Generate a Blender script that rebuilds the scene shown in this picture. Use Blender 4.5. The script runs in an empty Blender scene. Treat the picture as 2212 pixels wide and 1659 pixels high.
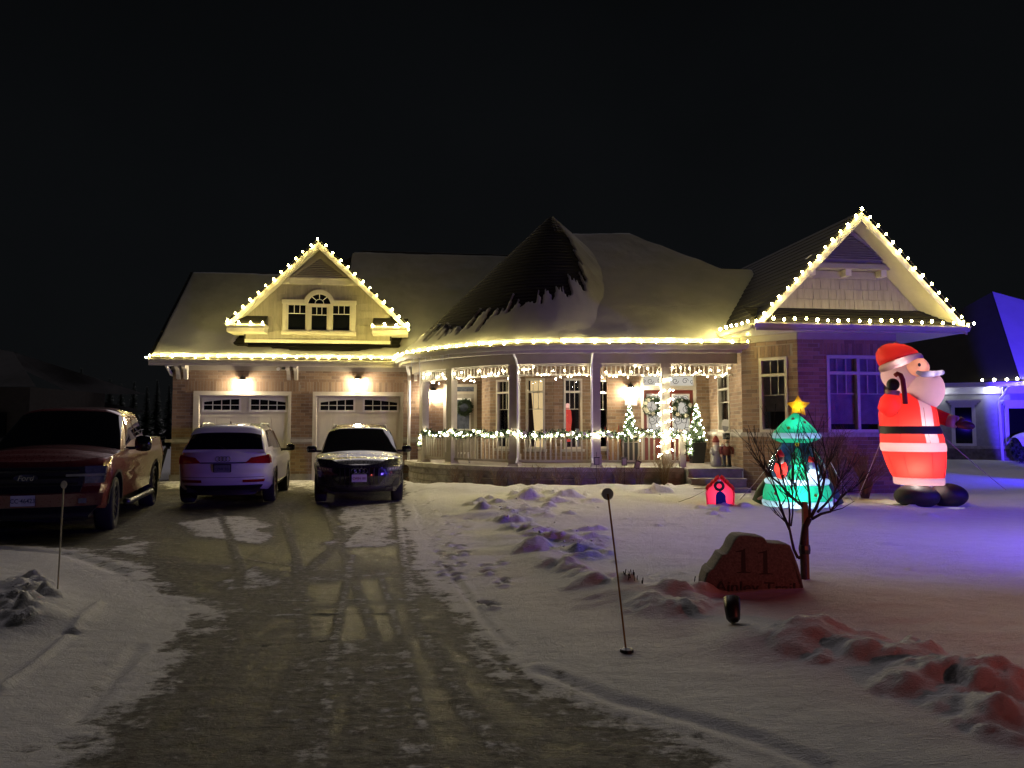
import bpy, bmesh, math, random, mathutils
import numpy as np
from mathutils import Vector, Matrix
random.seed(11)
R = math.radians
scene = bpy.context.scene
COL = scene.collection

# ------------------------------------------------------------------ camera
CAM_H = 1.6
PITCH = math.atan(93.5 / 1598)
cam_d = bpy.data.cameras.new('camera'); cam = bpy.data.objects.new('camera', cam_d); COL.objects.link(cam)
cam.location = (0, 0, CAM_H); cam.rotation_euler = (R(90) + PITCH, 0, 0)
cam_d.sensor_width = 36; cam_d.lens = 36 * 1598 / 2212
cam_d.clip_start = 0.05; cam_d.clip_end = 3000
scene.camera = cam
# ------------------------------------------------------------------ world, night glow, exposure
world = bpy.data.worlds.new('World'); scene.world = world; world.use_nodes = True
nt = world.node_tree; nt.nodes.clear()
wo = nt.nodes.new('ShaderNodeOutputWorld'); bg = nt.nodes.new('ShaderNodeBackground')
sky = nt.nodes.new('ShaderNodeTexSky'); sky.sky_type = 'NISHITA'; sky.sun_disc = False
sky.sun_elevation = R(2); sky.sun_rotation = R(0); sky.air_density = 1.0; sky.dust_density = 0.4
tone = nt.nodes.new('ShaderNodeMixRGB'); tone.inputs[0].default_value = 0.93
tone.inputs[2].default_value = (3.2, 3.7, 4.3, 1)
nt.links.new(sky.outputs[0], tone.inputs[1])
# thin cloud lit faintly by the town: brighter towards the horizon, uneven
tc = nt.nodes.new('ShaderNodeTexCoord'); cl = nt.nodes.new('ShaderNodeTexNoise'); cl.inputs['Scale'].default_value = 1.7; cl.inputs['Detail'].default_value = 5
nt.links.new(tc.outputs['Generated'], cl.inputs['Vector'])
sxyz = nt.nodes.new('ShaderNodeSeparateXYZ'); nt.links.new(tc.outputs['Generated'], sxyz.inputs[0])
gr = nt.nodes.new('ShaderNodeMapRange'); gr.inputs[1].default_value = 0.0; gr.inputs[2].default_value = .6; gr.inputs[3].default_value = 1.35; gr.inputs[4].default_value = .55; nt.links.new(sxyz.outputs[2], gr.inputs[0])
cm = nt.nodes.new('ShaderNodeMapRange'); cm.inputs[1].default_value = .3; cm.inputs[2].default_value = .7; cm.inputs[3].default_value = .75; cm.inputs[4].default_value = 1.25; nt.links.new(cl.outputs[0], cm.inputs[0])
ml = nt.nodes.new('ShaderNodeMath'); ml.operation = 'MULTIPLY'; nt.links.new(gr.outputs[0], ml.inputs[0]); nt.links.new(cm.outputs[0], ml.inputs[1])
sc_ = nt.nodes.new('ShaderNodeVectorMath'); sc_.operation = 'SCALE'; nt.links.new(tone.outputs[0], sc_.inputs[0]); nt.links.new(ml.outputs[0], sc_.inputs['Scale']); nt.links.new(sc_.outputs[0], bg.inputs[0])
bg.inputs[1].default_value = 0.0010
nt.links.new(bg.outputs[0], wo.inputs[0])
# faint glow of the clouded night sky: one very soft, very weak sun behind the house
sun_d = bpy.data.lights.new('night_glow', 'SUN'); sun_d.energy = 0.56; sun_d.angle = R(40); sun_d.color = (1.0, 0.90, 0.95)
sun = bpy.data.objects.new('night_glow', sun_d); COL.objects.link(sun)
sun.rotation_euler = (R(-52), 0, R(0))
scene.view_settings.view_transform = 'Standard'; scene.view_settings.look = 'None'
scene.view_settings.exposure = 0; scene.view_settings.gamma = 1
cy = scene.cycles
cy.use_denoising = True
try: cy.denoiser = 'OPENIMAGEDENOISE'
except Exception: pass
cy.max_bounces = 6; cy.diffuse_bounces = 3; cy.glossy_bounces = 3; cy.transmission_bounces = 4; cy.transparent_max_bounces = 8
cy.caustics_reflective = False; cy.caustics_refractive = False
cy.sample_clamp_indirect = 2.0; cy.sample_clamp_direct = 0
cy.use_light_tree = True

# ------------------------------------------------------------------ pixel <-> world (2212 x 1659 reading of the photograph)
def ray(u, v):
    fx = (u - 1106) / 1598; fz = (829.5 - v) / 1598
    return fx, math.cos(PITCH) - fz * math.sin(PITCH), math.sin(PITCH) + fz * math.cos(PITCH)
def PX(u, v, Y):
    a, b, c = ray(u, v); t = Y / b
    return Vector((a * t, Y, CAM_H + c * t))
def GP(u, v, z=0.0):
    a, b, c = ray(u, v); t = (z - CAM_H) / c
    return Vector((a * t, b * t, z))
class Frame:
    """A vertical plane: s along it, d outwards, z up."""
    def __init__(self, A, B):
        self.A = Vector((A[0], A[1])); d = Vector((B[0], B[1])) - self.A
        self.L = d.length; self.e = d.normalized(); self.n = Vector((self.e.y, -self.e.x))
        self.ang = math.atan2(self.e.y, self.e.x)
    def P(self, s, d, z):
        p = self.A + self.e * s + self.n * d
        return Vector((p.x, p.y, z))
    def sz(self, u, v, d=0.0):
        a, b, c = ray(u, v); o = self.A + self.n * d
        # o + e s = t (a,b)
        det = -self.e.x * b + self.e.y * a
        t = (-self.e.x * o.y + self.e.y * o.x) / det
        s = (a * t - o.x) * self.e.x + (b * t - o.y) * self.e.y
        return s, CAM_H + c * t
    def M(self, s, d, z):
        m = Matrix.Rotation(self.ang, 4, 'Z'); m.translation = self.P(s, d, z); return m

# ------------------------------------------------------------------ mesh building
WORLD = {}
def wmat(o): return WORLD.get(o.name, Matrix.Identity(4))
def link(o, parent=None, local=False):
    COL.objects.link(o)
    if parent is not None:
        o.parent = parent
        if not local: o.matrix_parent_inverse = wmat(parent).inverted()
    return o
def thing(name, label, cat, loc=(0, 0, 0), rotz=0.0, group=None):
    o = bpy.data.objects.new(name, None); COL.objects.link(o); o.empty_display_size = 0.2
    o.location = loc; o.rotation_euler = (0, 0, rotz)
    m = Matrix.Rotation(rotz, 4, 'Z'); m.translation = Vector(loc); WORLD[o.name] = m
    tag(o, label, cat, group)
    return o
def tag(o, label=None, cat=None, group=None, kind=None):
    if label: o['label'] = label
    if cat: o['category'] = cat
    if group: o['group'] = group
    if kind: o['kind'] = kind
    return o
def inst(name, mesh, parent, m, local=False):
    o = bpy.data.objects.new(name, mesh); link(o, parent, local)
    o.matrix_basis = m
    WORLD[o.name] = (wmat(parent) @ m) if (local and parent) else m
    return o

class MB:
    def __init__(self): self.v = []; self.f = []
    def add(self, vs, fs, M=None):
        k = len(self.v)
        if M is not None: vs = [M @ Vector(p) for p in vs]
        self.v.extend([tuple(p) for p in vs]); self.f.extend([tuple(i + k for i in q) for q in fs]); return self
    def box(self, c, s, M=None):
        x, y, z = c; a, b, h = s[0] / 2, s[1] / 2, s[2] / 2
        return self.hexa([(x-a,y-b,z-h),(x+a,y-b,z-h),(x+a,y+b,z-h),(x-a,y+b,z-h),(x-a,y-b,z+h),(x+a,y-b,z+h),(x+a,y+b,z+h),(x-a,y+b,z+h)], M)
    def box2(self, lo, hi, M=None):
        return self.box([(lo[i]+hi[i])/2 for i in range(3)], [abs(hi[i]-lo[i]) for i in range(3)], M)
    def hexa(self, p, M=None):
        return self.add(p, [(0,3,2,1),(4,5,6,7),(0,1,5,4),(1,2,6,5),(2,3,7,6),(3,0,4,7)], M)
    def poly(self, pts, M=None): return self.add(pts, [tuple(range(len(pts)))], M)
    def prism(self, pts, ext, M=None):
        n = len(pts); e = Vector(ext); q = [Vector(p) for p in pts] + [Vector(p) + e for p in pts]
        fs = [tuple(range(n))[::-1], tuple(range(n, 2 * n))] + [(i, (i+1) % n, n + (i+1) % n, n + i) for i in range(n)]
        return self.add(q, fs, M)
    def grid(self, fn, nu, nv, M=None, keep=None):
        vs = [fn(i / nu, j / nv) for j in range(nv + 1) for i in range(nu + 1)]
        fs = []
        for j in range(nv):
            for i in range(nu):
                if keep is None or keep((i + .5) / nu, (j + .5) / nv):
                    a = j * (nu + 1) + i; fs.append((a, a + 1, a + nu + 2, a + nu + 1))
        return self.add(vs, fs, M)
    def tube(self, path, r, n=6, M=None, cap=True):
        path = [Vector(p) for p in path]; m = len(path)
        rr = r if isinstance(r, (list, tuple)) else [r] * m
        vs = []; prev = None
        for i, p in enumerate(path):
            t = (path[min(i+1, m-1)] - path[max(i-1, 0)])
            t = t.normalized() if t.length > 1e-9 else Vector((0, 0, 1))
            if prev is None:
                ref = Vector((0, 0, 1)) if abs(t.z) < .9 else Vector((1, 0, 0)); a = t.cross(ref).normalized()
            else:
                a = (prev - t * prev.dot(t)); a = a.normalized() if a.length > 1e-6 else t.orthogonal().normalized()
            prev = a; b = t.cross(a)
            for k in range(n):
                th = 2 * math.pi * k / n; vs.append(p + (a * math.cos(th) + b * math.sin(th)) * rr[i])
        fs = [(i*n+k, i*n+(k+1) % n, (i+1)*n+(k+1) % n, (i+1)*n+k) for i in range(m-1) for k in range(n)]
        if cap: fs += [tuple(range(n))[::-1], tuple(range((m-1)*n, m*n))]
        return self.add(vs, fs, M)
    def ell(self, c, r, seg=16, rings=10, M=None, rot=None):
        c = Vector(c); vs = []; rm = rot or Matrix.Identity(3)
        if not hasattr(r, '__len__'): r = (r, r, r)
        for j in range(1, rings):
            ph = math.pi * j / rings
            for i in range(seg):
                th = 2 * math.pi * i / seg
                vs.append(c + rm @ Vector((r[0]*math.sin(ph)*math.cos(th), r[1]*math.sin(ph)*math.sin(th), r[2]*math.cos(ph))))
        vs += [c + rm @ Vector((0, 0, r[2])), c + rm @ Vector((0, 0, -r[2]))]
        T = len(vs) - 2; fs = []
        for j in range(rings - 2):
            for i in range(seg):
                fs.append((j*seg+i, (j+1)*seg+i, (j+1)*seg+(i+1) % seg, j*seg+(i+1) % seg))
        for i in range(seg):
            fs.append((T, i, (i+1) % seg)); fs.append((T+1, (rings-2)*seg+(i+1) % seg, (rings-2)*seg+i))
        return self.add(vs, fs, M)
    def lathe(self, prof, seg=20, M=None, ax=None, sx=1.0, sy=1.0, cap=True):
        """prof: (r, z[, cx[, ry]]) rows, bottom to top."""
        vs = []
        for q in prof:
            r, z = q[0], q[1]; cx = q[2] if len(q) > 2 else 0; ry = q[3] if len(q) > 3 else r
            for i in range(seg):
                th = 2 * math.pi * i / seg; vs.append((cx + r * sx * math.cos(th), ry * sy * math.sin(th), z))
        m = len(prof)
        fs = [(j*seg+i, j*seg+(i+1) % seg, (j+1)*seg+(i+1) % seg, (j+1)*seg+i) for j in range(m-1) for i in range(seg)]
        if cap: fs += [tuple(range(seg))[::-1], tuple(range((m-1)*seg, m*seg))]
        return self.add(vs, fs, M)
    def mesh(self, name, mat=None, smooth=False):
        me = bpy.data.meshes.new(name); me.from_pydata(self.v, [], self.f)
        if mat is not None: me.materials.append(mat)
        if smooth: me.polygons.foreach_set('use_smooth', [True] * len(me.polygons))
        me.update(); return me
    def build(self, name, mat, parent=None, smooth=False, local=False, flip=False, fixn=False, angle=None):
        me = self.mesh(name, mat, smooth)
        if fixn:
            bm = bmesh.new(); bm.from_mesh(me); bmesh.ops.remove_doubles(bm, verts=bm.verts, dist=1e-5)
            bmesh.ops.recalc_face_normals(bm, faces=bm.faces); bm.to_mesh(me); bm.free()
        if angle is not None:
            me.polygons.foreach_set('use_smooth', [True] * len(me.polygons))
            try: me.set_sharp_from_angle(angle=R(angle))
            except Exception: pass
        o = bpy.data.objects.new(name, me); link(o, parent, local)
        WORLD[o.name] = wmat(parent) if (local and parent is not None) else Matrix.Identity(4)
        return o
def text_mesh(body, size, mat, extrude=0.002, align='CENTER', shear=0.0, sx=1.0, bold=0.0):
    cu = bpy.data.curves.new('lettering', 'FONT'); cu.body = body; cu.size = size; cu.extrude = extrude
    cu.align_x = align; cu.align_y = 'CENTER'; cu.shear = shear; cu.offset = bold
    o = bpy.data.objects.new('lettering', cu); COL.objects.link(o)
    me = bpy.data.meshes.new_from_object(o); bpy.data.objects.remove(o)
    if sx != 1.0:
        for v in me.vertices: v.co.x *= sx
    me.materials.clear(); me.materials.append(mat); return me

# ------------------------------------------------------------------ materials
def nodes(name):
    m = bpy.data.materials.new(name); m.use_nodes = True; t = m.node_tree; b = t.nodes['Principled BSDF']; return m, t, b
def N(t, typ, **kw):
    n = t.nodes.new(typ)
    for k, v in kw.items(): setattr(n, k, v)
    return n
def mix(t, fac, a, b, typ='MIX'):
    m = N(t, 'ShaderNodeMixRGB', blend_type=typ)
    for i, x in ((0, fac), (1, a), (2, b)):
        if hasattr(x, 'is_linked') or hasattr(x, 'links'): t.links.new(x, m.inputs[i])
        elif i == 0: m.inputs[0].default_value = x
        else: m.inputs[i].default_value = (*x[:3], 1)
    return m.outputs[0]
def ramp(t, src, a, b, ca=(0, 0, 0), cb=(1, 1, 1)):
    r = N(t, 'ShaderNodeValToRGB'); r.color_ramp.elements[0].position = a; r.color_ramp.elements[1].position = b
    r.color_ramp.elements[0].color = (*ca, 1); r.color_ramp.elements[1].color = (*cb, 1); t.links.new(src, r.inputs[0]); return r.outputs[0]
def noise(t, scale, detail=4, rough=.55, vec=None, stretch=None):
    n = N(t, 'ShaderNodeTexNoise'); n.inputs['Scale'].default_value = scale; n.inputs['Detail'].default_value = detail; n.inputs['Roughness'].default_value = rough
    g = vec or N(t, 'ShaderNodeTexCoord').outputs['Object']
    if stretch:
        mp = N(t, 'ShaderNodeMapping'); mp.inputs['Scale'].default_value = stretch; t.links.new(g, mp.inputs[0]); g = mp.outputs[0]
    t.links.new(g, n.inputs['Vector']); return n.outputs[0]
def bump(t, b, h, strength=.3, dist=.01):
    n = N(t, 'ShaderNodeBump'); n.inputs['Strength'].default_value = strength; n.inputs['Distance'].default_value = dist
    t.links.new(h, n.inputs['Height']); t.links.new(n.outputs[0], b.inputs['Normal'])
def mat(name, col, rough=.6, metal=0., var=.18, scale=6., bmp=0., bscale=60., spec=.5, coat=0., emit=None, estr=0., stretch=None, trans=0.):
    m, t, b = nodes(name)
    b.inputs['Roughness'].default_value = rough; b.inputs['Metallic'].default_value = metal
    b.inputs['Specular IOR Level'].default_value = spec; b.inputs['Coat Weight'].default_value = coat
    b.inputs['Coat Roughness'].default_value = .04
    f = noise(t, scale, 5, .6, stretch=stretch)
    lo = [c * (1 - var) for c in col]; hi = [min(1, c * (1 + var)) for c in col]
    t.links.new(mix(t, ramp(t, f, .3, .7), lo, hi), b.inputs['Base Color'])
    if bmp: bump(t, b, noise(t, bscale, 3, .6, stretch=stretch), bmp)
    if emit:
        b.inputs['Emission Color'].default_value = (*emit, 1); b.inputs['Emission Strength'].default_value = estr
    return m
def emis(name, col, s):
    m = bpy.data.materials.new(name); m.use_nodes = True; t = m.node_tree; t.nodes.clear()
    o = N(t, 'ShaderNodeOutputMaterial'); e = N(t, 'ShaderNodeEmission'); e.inputs[0].default_value = (*col, 1); e.inputs[1].default_value = s
    t.links.new(e.outputs[0], o.inputs[0]); return m
def glass(name, tint=(1, 1, 1), op=.1, dark=(.01, .01, .012)):
    """thin pane: mostly see-through, fresnel reflection"""
    m = bpy.data.materials.new(name); m.use_nodes = True; t = m.node_tree; t.nodes.clear()
    o = N(t, 'ShaderNodeOutputMaterial'); tr = N(t, 'ShaderNodeBsdfTransparent'); tr.inputs[0].default_value = (*tint, 1)
    gl = N(t, 'ShaderNodeBsdfGlossy'); gl.inputs['Roughness'].default_value = .03; gl.inputs[0].default_value = (.9, .9, .9, 1)
    fr = N(t, 'ShaderNodeFresnel'); fr.inputs[0].default_value = 1.5
    ms = N(t, 'ShaderNodeMixShader'); t.links.new(fr.outputs[0], ms.inputs[0]); t.links.new(tr.outputs[0], ms.inputs[1]); t.links.new(gl.outputs[0], ms.inputs[2])
    t.links.new(ms.outputs[0], o.inputs[0]); return m
def fabric(name, col, trans=.6, rough=.6, var=.06):
    """inflatable nylon lit from within: diffuse + translucent"""
    m = bpy.data.materials.new(name); m.use_nodes = True; t = m.node_tree; t.nodes.clear()
    o = N(t, 'ShaderNodeOutputMaterial'); d = N(t, 'ShaderNodeBsdfPrincipled'); tl = N(t, 'ShaderNodeBsdfTranslucent'); ms = N(t, 'ShaderNodeMixShader')
    f = noise(t, 3, 3); c = mix(t, f, [x * (1 - var) for x in col], [min(1, x * (1 + var)) for x in col])
    t.links.new(c, d.inputs['Base Color']); t.links.new(c, tl.inputs[0]); d.inputs['Roughness'].default_value = rough
    bp = N(t, 'ShaderNodeBump'); bp.inputs['Strength'].default_value = .35; bp.inputs['Distance'].default_value = .02
    t.links.new(noise(t, 7, 3, .5, stretch=(1, 1, .5)), bp.inputs['Height']); t.links.new(bp.outputs[0], d.inputs['Normal']); t.links.new(bp.outputs[0], tl.inputs[1])
    ms.inputs[0].default_value = trans; t.links.new(d.outputs[0], ms.inputs[1]); t.links.new(tl.outputs[0], ms.inputs[2]); t.links.new(ms.outputs[0], o.inputs[0]); return m
def brick_mat():
    m, t, b = nodes('brick')
    oi = N(t, 'ShaderNodeObjectInfo'); ge = N(t, 'ShaderNodeNewGeometry')
    ad = N(t, 'ShaderNodeMath', operation='ADD'); t.links.new(oi.outputs['Random'], ad.inputs[0]); t.links.new(ge.outputs['Random Per Island'], ad.inputs[1])
    fr = N(t, 'ShaderNodeMath', operation='FRACT'); t.links.new(ad.outputs[0], fr.inputs[0])
    cr = N(t, 'ShaderNodeValToRGB'); e = cr.color_ramp.elements
    e[0].position = 0; e[0].color = (.11, .068, .042, 1); e[1].position = 1; e[1].color = (.31, .21, .125, 1)
    for p, c in ((.25, (.20, .125, .075)), (.5, (.26, .17, .10)), (.75, (.22, .14, .085)), (.88, (.35, .25, .16))):
        k = e.new(p); k.color = (*c, 1)
    t.links.new(fr.outputs[0], cr.inputs[0])
    n = noise(t, 30, 6, .65, vec=ge.outputs['Position'])
    t.links.new(mix(t, .35, cr.outputs[0], mix(t, n, (.05, .03, .02), (.5, .36, .25)), 'MIX'), b.inputs['Base Color'])
    b.inputs['Roughness'].default_value = .85; bump(t, b, noise(t, 90, 4, .6, vec=ge.outputs['Position']), .5, .006); return m
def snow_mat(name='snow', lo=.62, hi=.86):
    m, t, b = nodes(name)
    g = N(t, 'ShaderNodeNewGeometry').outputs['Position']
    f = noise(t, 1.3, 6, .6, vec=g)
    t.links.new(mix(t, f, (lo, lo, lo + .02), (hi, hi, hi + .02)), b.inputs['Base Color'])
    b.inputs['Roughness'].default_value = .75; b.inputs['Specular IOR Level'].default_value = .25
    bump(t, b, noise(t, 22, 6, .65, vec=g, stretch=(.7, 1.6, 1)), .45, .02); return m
def shingle_mat():
    m, t, b = nodes('asphalt_shingle'); g = N(t, 'ShaderNodeNewGeometry')
    n = noise(t, 2.2, 6, .6, vec=g.outputs['Position']); n2 = noise(t, 160, 2, .6, vec=g.outputs['Position'])
    t.links.new(mix(t, .5, mix(t, n, (.014, .013, .012), (.04, .037, .033)), mix(t, n2, (.007, .007, .007), (.06, .056, .052))), b.inputs['Base Color'])
    b.inputs['Roughness'].default_value = .95; b.inputs['Specular IOR Level'].default_value = .15; bump(t, b, n2, .6, .006); return m

BRICK = brick_mat(); SNOW = snow_mat(); ROOFSNOW = snow_mat('dimmed_roof_snow', .34, .56); SHINGLE = shingle_mat()  # roof snow is darkened in colour to subdue bulb light on the slopes
MORTAR = mat('mortar', (.30, .27, .23), .95, bmp=.4, bscale=120)
STONE = mat('cast_stone', (.42, .40, .36), .85, bmp=.5, bscale=40, var=.3)
ROCKF = mat('stone_block', (.30, .28, .25), .9, bmp=.8, bscale=18, var=.4)
CREAM = mat('painted_trim', (.62, .58, .48), .45, var=.06, bmp=.05)
WHITE = mat('white_vinyl', (.78, .77, .74), .4, var=.05)
TAUPE = mat('taupe_paint', (.33, .30, .245), .5, var=.07, bmp=.06, bscale=30)
SIDING = mat('siding_shingle', (.34, .31, .235), .7, var=.16, scale=14, bmp=.35, bscale=50, stretch=(1, 1, .15))
DOORP = mat('garage_door_paint', (.68, .65, .56), .45, var=.06, bmp=.12, bscale=24, stretch=(1, 1, .2))
BLACK = mat('black_metal', (.015, .015, .016), .4, var=.2)
DARKGLASS = mat('dark_window_glass', (.006, .007, .009), .04, var=.1, spec=.6)
CLEAR = glass('clear_glass')
WIRE = mat('wire', (.05, .05, .04), .6)
WARM = emis('warm_bulb', (1.0, .81, .24), 400); WARM2 = emis('warm_gable_bulb', (1.0, .80, .25), 150)
FAIRY = emis('fairy_bulb', (1.0, .88, .58), 210)
NEEDLE = mat('fir_needles', (.035, .065, .03), .7, var=.5, scale=30)
BARK = mat('bark', (.032, .027, .024), .9, var=.4, scale=25, bmp=.6, bscale=60)
TWIG = mat('dry_stems', (.22, .16, .09), .85, var=.4, scale=20)
CONC = mat('concrete', (.28, .26, .24), .85, bmp=.4, bscale=50, var=.25)

# unit meshes shared by many copies
def ico(r, sub=1, sc=(1, 1, 1), mat_=None, name='bulb'):
    bm = bmesh.new(); bmesh.ops.create_icosphere(bm, subdivisions=sub, radius=r)
    for v in bm.verts: v.co = Vector((v.co.x * sc[0], v.co.y * sc[1], v.co.z * sc[2]))
    me = bpy.data.meshes.new(name); bm.to_mesh(me); bm.free(); me.materials.append(mat_)
    me.polygons.foreach_set('use_smooth', [True] * len(me.polygons)); return me
BULB = ico(.031, 1, (1, 1, 1.3), WARM); GBULB = ico(.031, 1, (1, 1, 1.3), WARM2); FBULB = ico(.0165, 1, (1, 1, 1), FAIRY)
def T(p, rz=0, s=1):
    m = Matrix.Rotation(rz, 4, 'Z') @ Matrix.Scale(s, 4); m.translation = Vector(p); return m
def lerp(a, b, t): return a + (b - a) * t
# ================================================================== ground: one snow sheet with the driveway cut into it
rng = np.random.default_rng(5)
def vnoise(x, y, seed=0):
    xi = np.floor(x).astype(np.int64); yi = np.floor(y).astype(np.int64); xf = x - xi; yf = y - yi
    def h(a, b):
        n = (a * 374761393 + b * 668265263 + seed * 974634777) & 0x7fffffff
        n = ((n ^ (n >> 13)) * 1274126177) & 0x7fffffff
        return ((n ^ (n >> 16)) & 0xffff) / 65535.0
    u = xf * xf * (3 - 2 * xf); w = yf * yf * (3 - 2 * yf)
    return (h(xi, yi) * (1 - u) + h(xi + 1, yi) * u) * (1 - w) + (h(xi, yi + 1) * (1 - u) + h(xi + 1, yi + 1) * u) * w
def fbm(x, y, sx, sy=None, oct=4, seed=0):
    sy = sy or sx; s = 0; a = .5; tot = 0
    for o in range(oct):
        s = s + a * vnoise(x * sx * 2 ** o, y * sy * 2 ** o, seed + o * 17); tot += a; a *= .5
    return s / tot
def inpoly(px, py, poly):
    r = np.zeros(px.shape, bool); n = len(poly)
    for i in range(n):
        x1, y1 = poly[i]; x2, y2 = poly[(i + 1) % n]
        c = ((y1 > py) != (y2 > py)) & (px < (x2 - x1) * (py - y1) / (y2 - y1 + 1e-12) + x1); r ^= c
    return r
def segdist(px, py, line):
    d = np.full(px.shape, 1e9); al = np.zeros(px.shape); acc = 0
    for (x1, y1), (x2, y2) in zip(line[:-1], line[1:]):
        L = math.hypot(x2 - x1, y2 - y1); t = np.clip(((px - x1) * (x2 - x1) + (py - y1) * (y2 - y1)) / (L * L + 1e-9), 0, 1)
        q = np.hypot(px - x1 - t * (x2 - x1), py - y1 - t * (y2 - y1)); m = q < d
        d = np.where(m, q, d); al = np.where(m, acc + t * L, al); acc += L
    return d, al
def G2(l): return [tuple(GP(u, v)[:2]) for u, v in l]
sm = lambda a, b, x: np.clip((x - a) / (b - a), 0, 1) ** 2 * (3 - 2 * np.clip((x - a) / (b - a), 0, 1))

xs = np.concatenate([-np.geomspace(400, 17, 22), np.arange(-16.5, -7, .075), np.arange(-7, -4.5, .05), np.arange(-4.5, 5.5, .027), np.arange(5.5, 8, .05), np.arange(8, 17, .075), np.geomspace(17.5, 400, 22)])
ys = [-40, -25, -12, -6, -2, 0, 1, 2.0]
yv = 2.4
while yv < 27: ys.append(yv); yv *= 1.0052
ys = np.array(ys + list(np.geomspace(27.5, 600, 26)))
XX, YY = np.meshgrid(xs, ys)
right_edge = G2([(893, 1046), (893, 1090), (905, 1140), (945, 1210), (1005, 1290), (1058, 1360), (1130, 1430), (1250, 1500), (1450, 1590), (1640, 1659)])
left_edge = G2([(40, 1659), (130, 1600), (225, 1520), (290, 1440), (345, 1395), (395, 1345), (385, 1312), (330, 1280), (262, 1236), (150, 1196), (0, 1186)])
drive_poly = right_edge + [(4.2, 2.0), (9, -4), (9, -40), (-9, -40), (-9, -4), (-2.9, 2.0)] + left_edge + [(-12.5, 9.5), (-12.0, 16), (-10.6, 23.3), (-2.9, 23.6)]
wx = (fbm(XX, YY, 2.2, seed=3) - .5) * .16; wy = (fbm(XX, YY, 2.2, seed=9) - .5) * .16
DM = inpoly(XX + wx, YY + wy, drive_poly)
dr, _ = segdist(XX, YY, right_edge + [(4.2, 2.0), (9, -4)]); dl, _ = segdist(XX, YY, left_edge + [(-12.5, 9.5), (-12.0, 16), (-10.6, 23.3)])
dedge = np.minimum(dr, dl)
lawn = np.where(DM, 0, 1.0)
H = lawn * (.035 * sm(0, .35, dedge) + .055 * sm(.2, 2.0, dedge) + .09 * (fbm(XX, YY, .45, .6, 4, 21) - .45) * sm(.3, 2, dedge)
            + .022 * (fbm(XX, YY, 1.6, 4.0, 4, 33) - .5) * sm(.1, .8, dedge) + .008 * (fbm(XX, YY, 7, 14, 3, 41) - .5))
H += sm(19, 30, YY) * sm(8, 12, XX) * .32
H += np.where(DM, .012 * (fbm(XX, YY, 5, 14, 4, 51) - .5), 0)
LM = np.zeros_like(H)
def lump(x0, y0, r, h, asp=1.0, rot=0.0, p=.8, seed=0, ns=.8):
    ext = r * max(1, asp) * 1.5
    i0, i1 = np.searchsorted(xs, x0 - ext), np.searchsorted(xs, x0 + ext); j0, j1 = np.searchsorted(ys, y0 - ext), np.searchsorted(ys, y0 + ext)
    if i1 <= i0 or j1 <= j0: return
    X = XX[j0:j1, i0:i1] - x0; Y = YY[j0:j1, i0:i1] - y0; c, s = math.cos(rot), math.sin(rot)
    a = (X * c + Y * s) / asp; b = -X * s + Y * c
    d = np.hypot(a, b) / r + ns * (fbm(X + x0, Y + y0, 1.1 / r, seed=seed, oct=4) - .5)
    LM[j0:j1, i0:i1] = np.maximum(LM[j0:j1, i0:i1], np.clip(1.6 - 1.2 * d, 0, 1) * (h > .012))
    H[j0:j1, i0:i1] += h * np.clip(1.25 * (1 - d), 0, 1) ** p * (.75 + .5 * fbm(X + 9, Y, 2.2 / r, seed=seed + 5, oct=3))
CHUNK = []
def cluster(px, n, rr, hh, flat=1.0):
    pl = G2(px); x0 = min(p[0] for p in pl); x1 = max(p[0] for p in pl); y0 = min(p[1] for p in pl); y1 = max(p[1] for p in pl); k = 0; tries = 0
    while k < n and tries < 6000:
        tries += 1; x = random.uniform(x0, x1); y = random.uniform(y0, y1)
        if inpoly(np.array([x]), np.array([y]), pl)[0]:
            t = random.random() ** 2.2; r = lerp(rr[0], rr[1], t)
            for _ in range(1 if hh[1] > .06 else 0): CHUNK.append((x + random.gauss(0, .8) * r, y + random.gauss(0, .8) * r, random.uniform(.008, .018) + .14 * r * random.random() ** 4))
            lump(x, y, r, lerp(hh[0], hh[1], t) * random.uniform(.6, 1.2), random.uniform(1, 1.8), random.uniform(-.6, .6), random.choice([.55, .8, 1.2, 1.6]), random.randint(0, 999)); k += 1
def berm(px, w, h, seed=0):
    l = G2(px); d, al = segdist(XX, YY, l); L = al.max() + 1e-6
    H[:] += lawn * h * np.exp(-(d / w) ** 2) * (.45 + 1.1 * fbm(XX, YY, 1.5, 2.2, 4, seed)) * sm(0, .5, al) * sm(0, .5, L - al)
berm([(1020, 1130), (1120, 1090), (1280, 1090)], .5, .07, 3)
berm([(1080, 1160), (1150, 1210), (1250, 1270), (1350, 1330)], .35, .06, 4)
berm([(1330, 1290), (1440, 1345), (1560, 1330)], .28, .07, 5)
berm([(1480, 1415), (1640, 1408), (1800, 1430), (2000, 1475), (2250, 1560)], .32, .085, 6)
berm([(-60, 1290), (40, 1290), (110, 1330), (60, 1400)], .30, .09, 7)
cluster([(1010, 1100), (1130, 1055), (1290, 1085), (1310, 1110), (1200, 1150), (1060, 1150)], 80, (.06, .26), (.03, .13))
cluster([(1085, 1150), (1300, 1160), (1335, 1230), (1290, 1260), (1180, 1240)], 48, (.05, .24), (.02, .10))
cluster([(1180, 1230), (1330, 1260), (1450, 1330), (1400, 1370), (1280, 1330)], 26, (.06, .20), (.02, .055))
cluster([(1400, 1325), (1470, 1295), (1545, 1310), (1545, 1345), (1430, 1365)], 30, (.05, .19), (.012, .05))
cluster([(1590, 1405), (1760, 1392), (1930, 1420), (2060, 1450), (2212, 1520), (2212, 1590), (1990, 1530), (1720, 1450)], 60, (.04, .19), (.012, .06))
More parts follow.
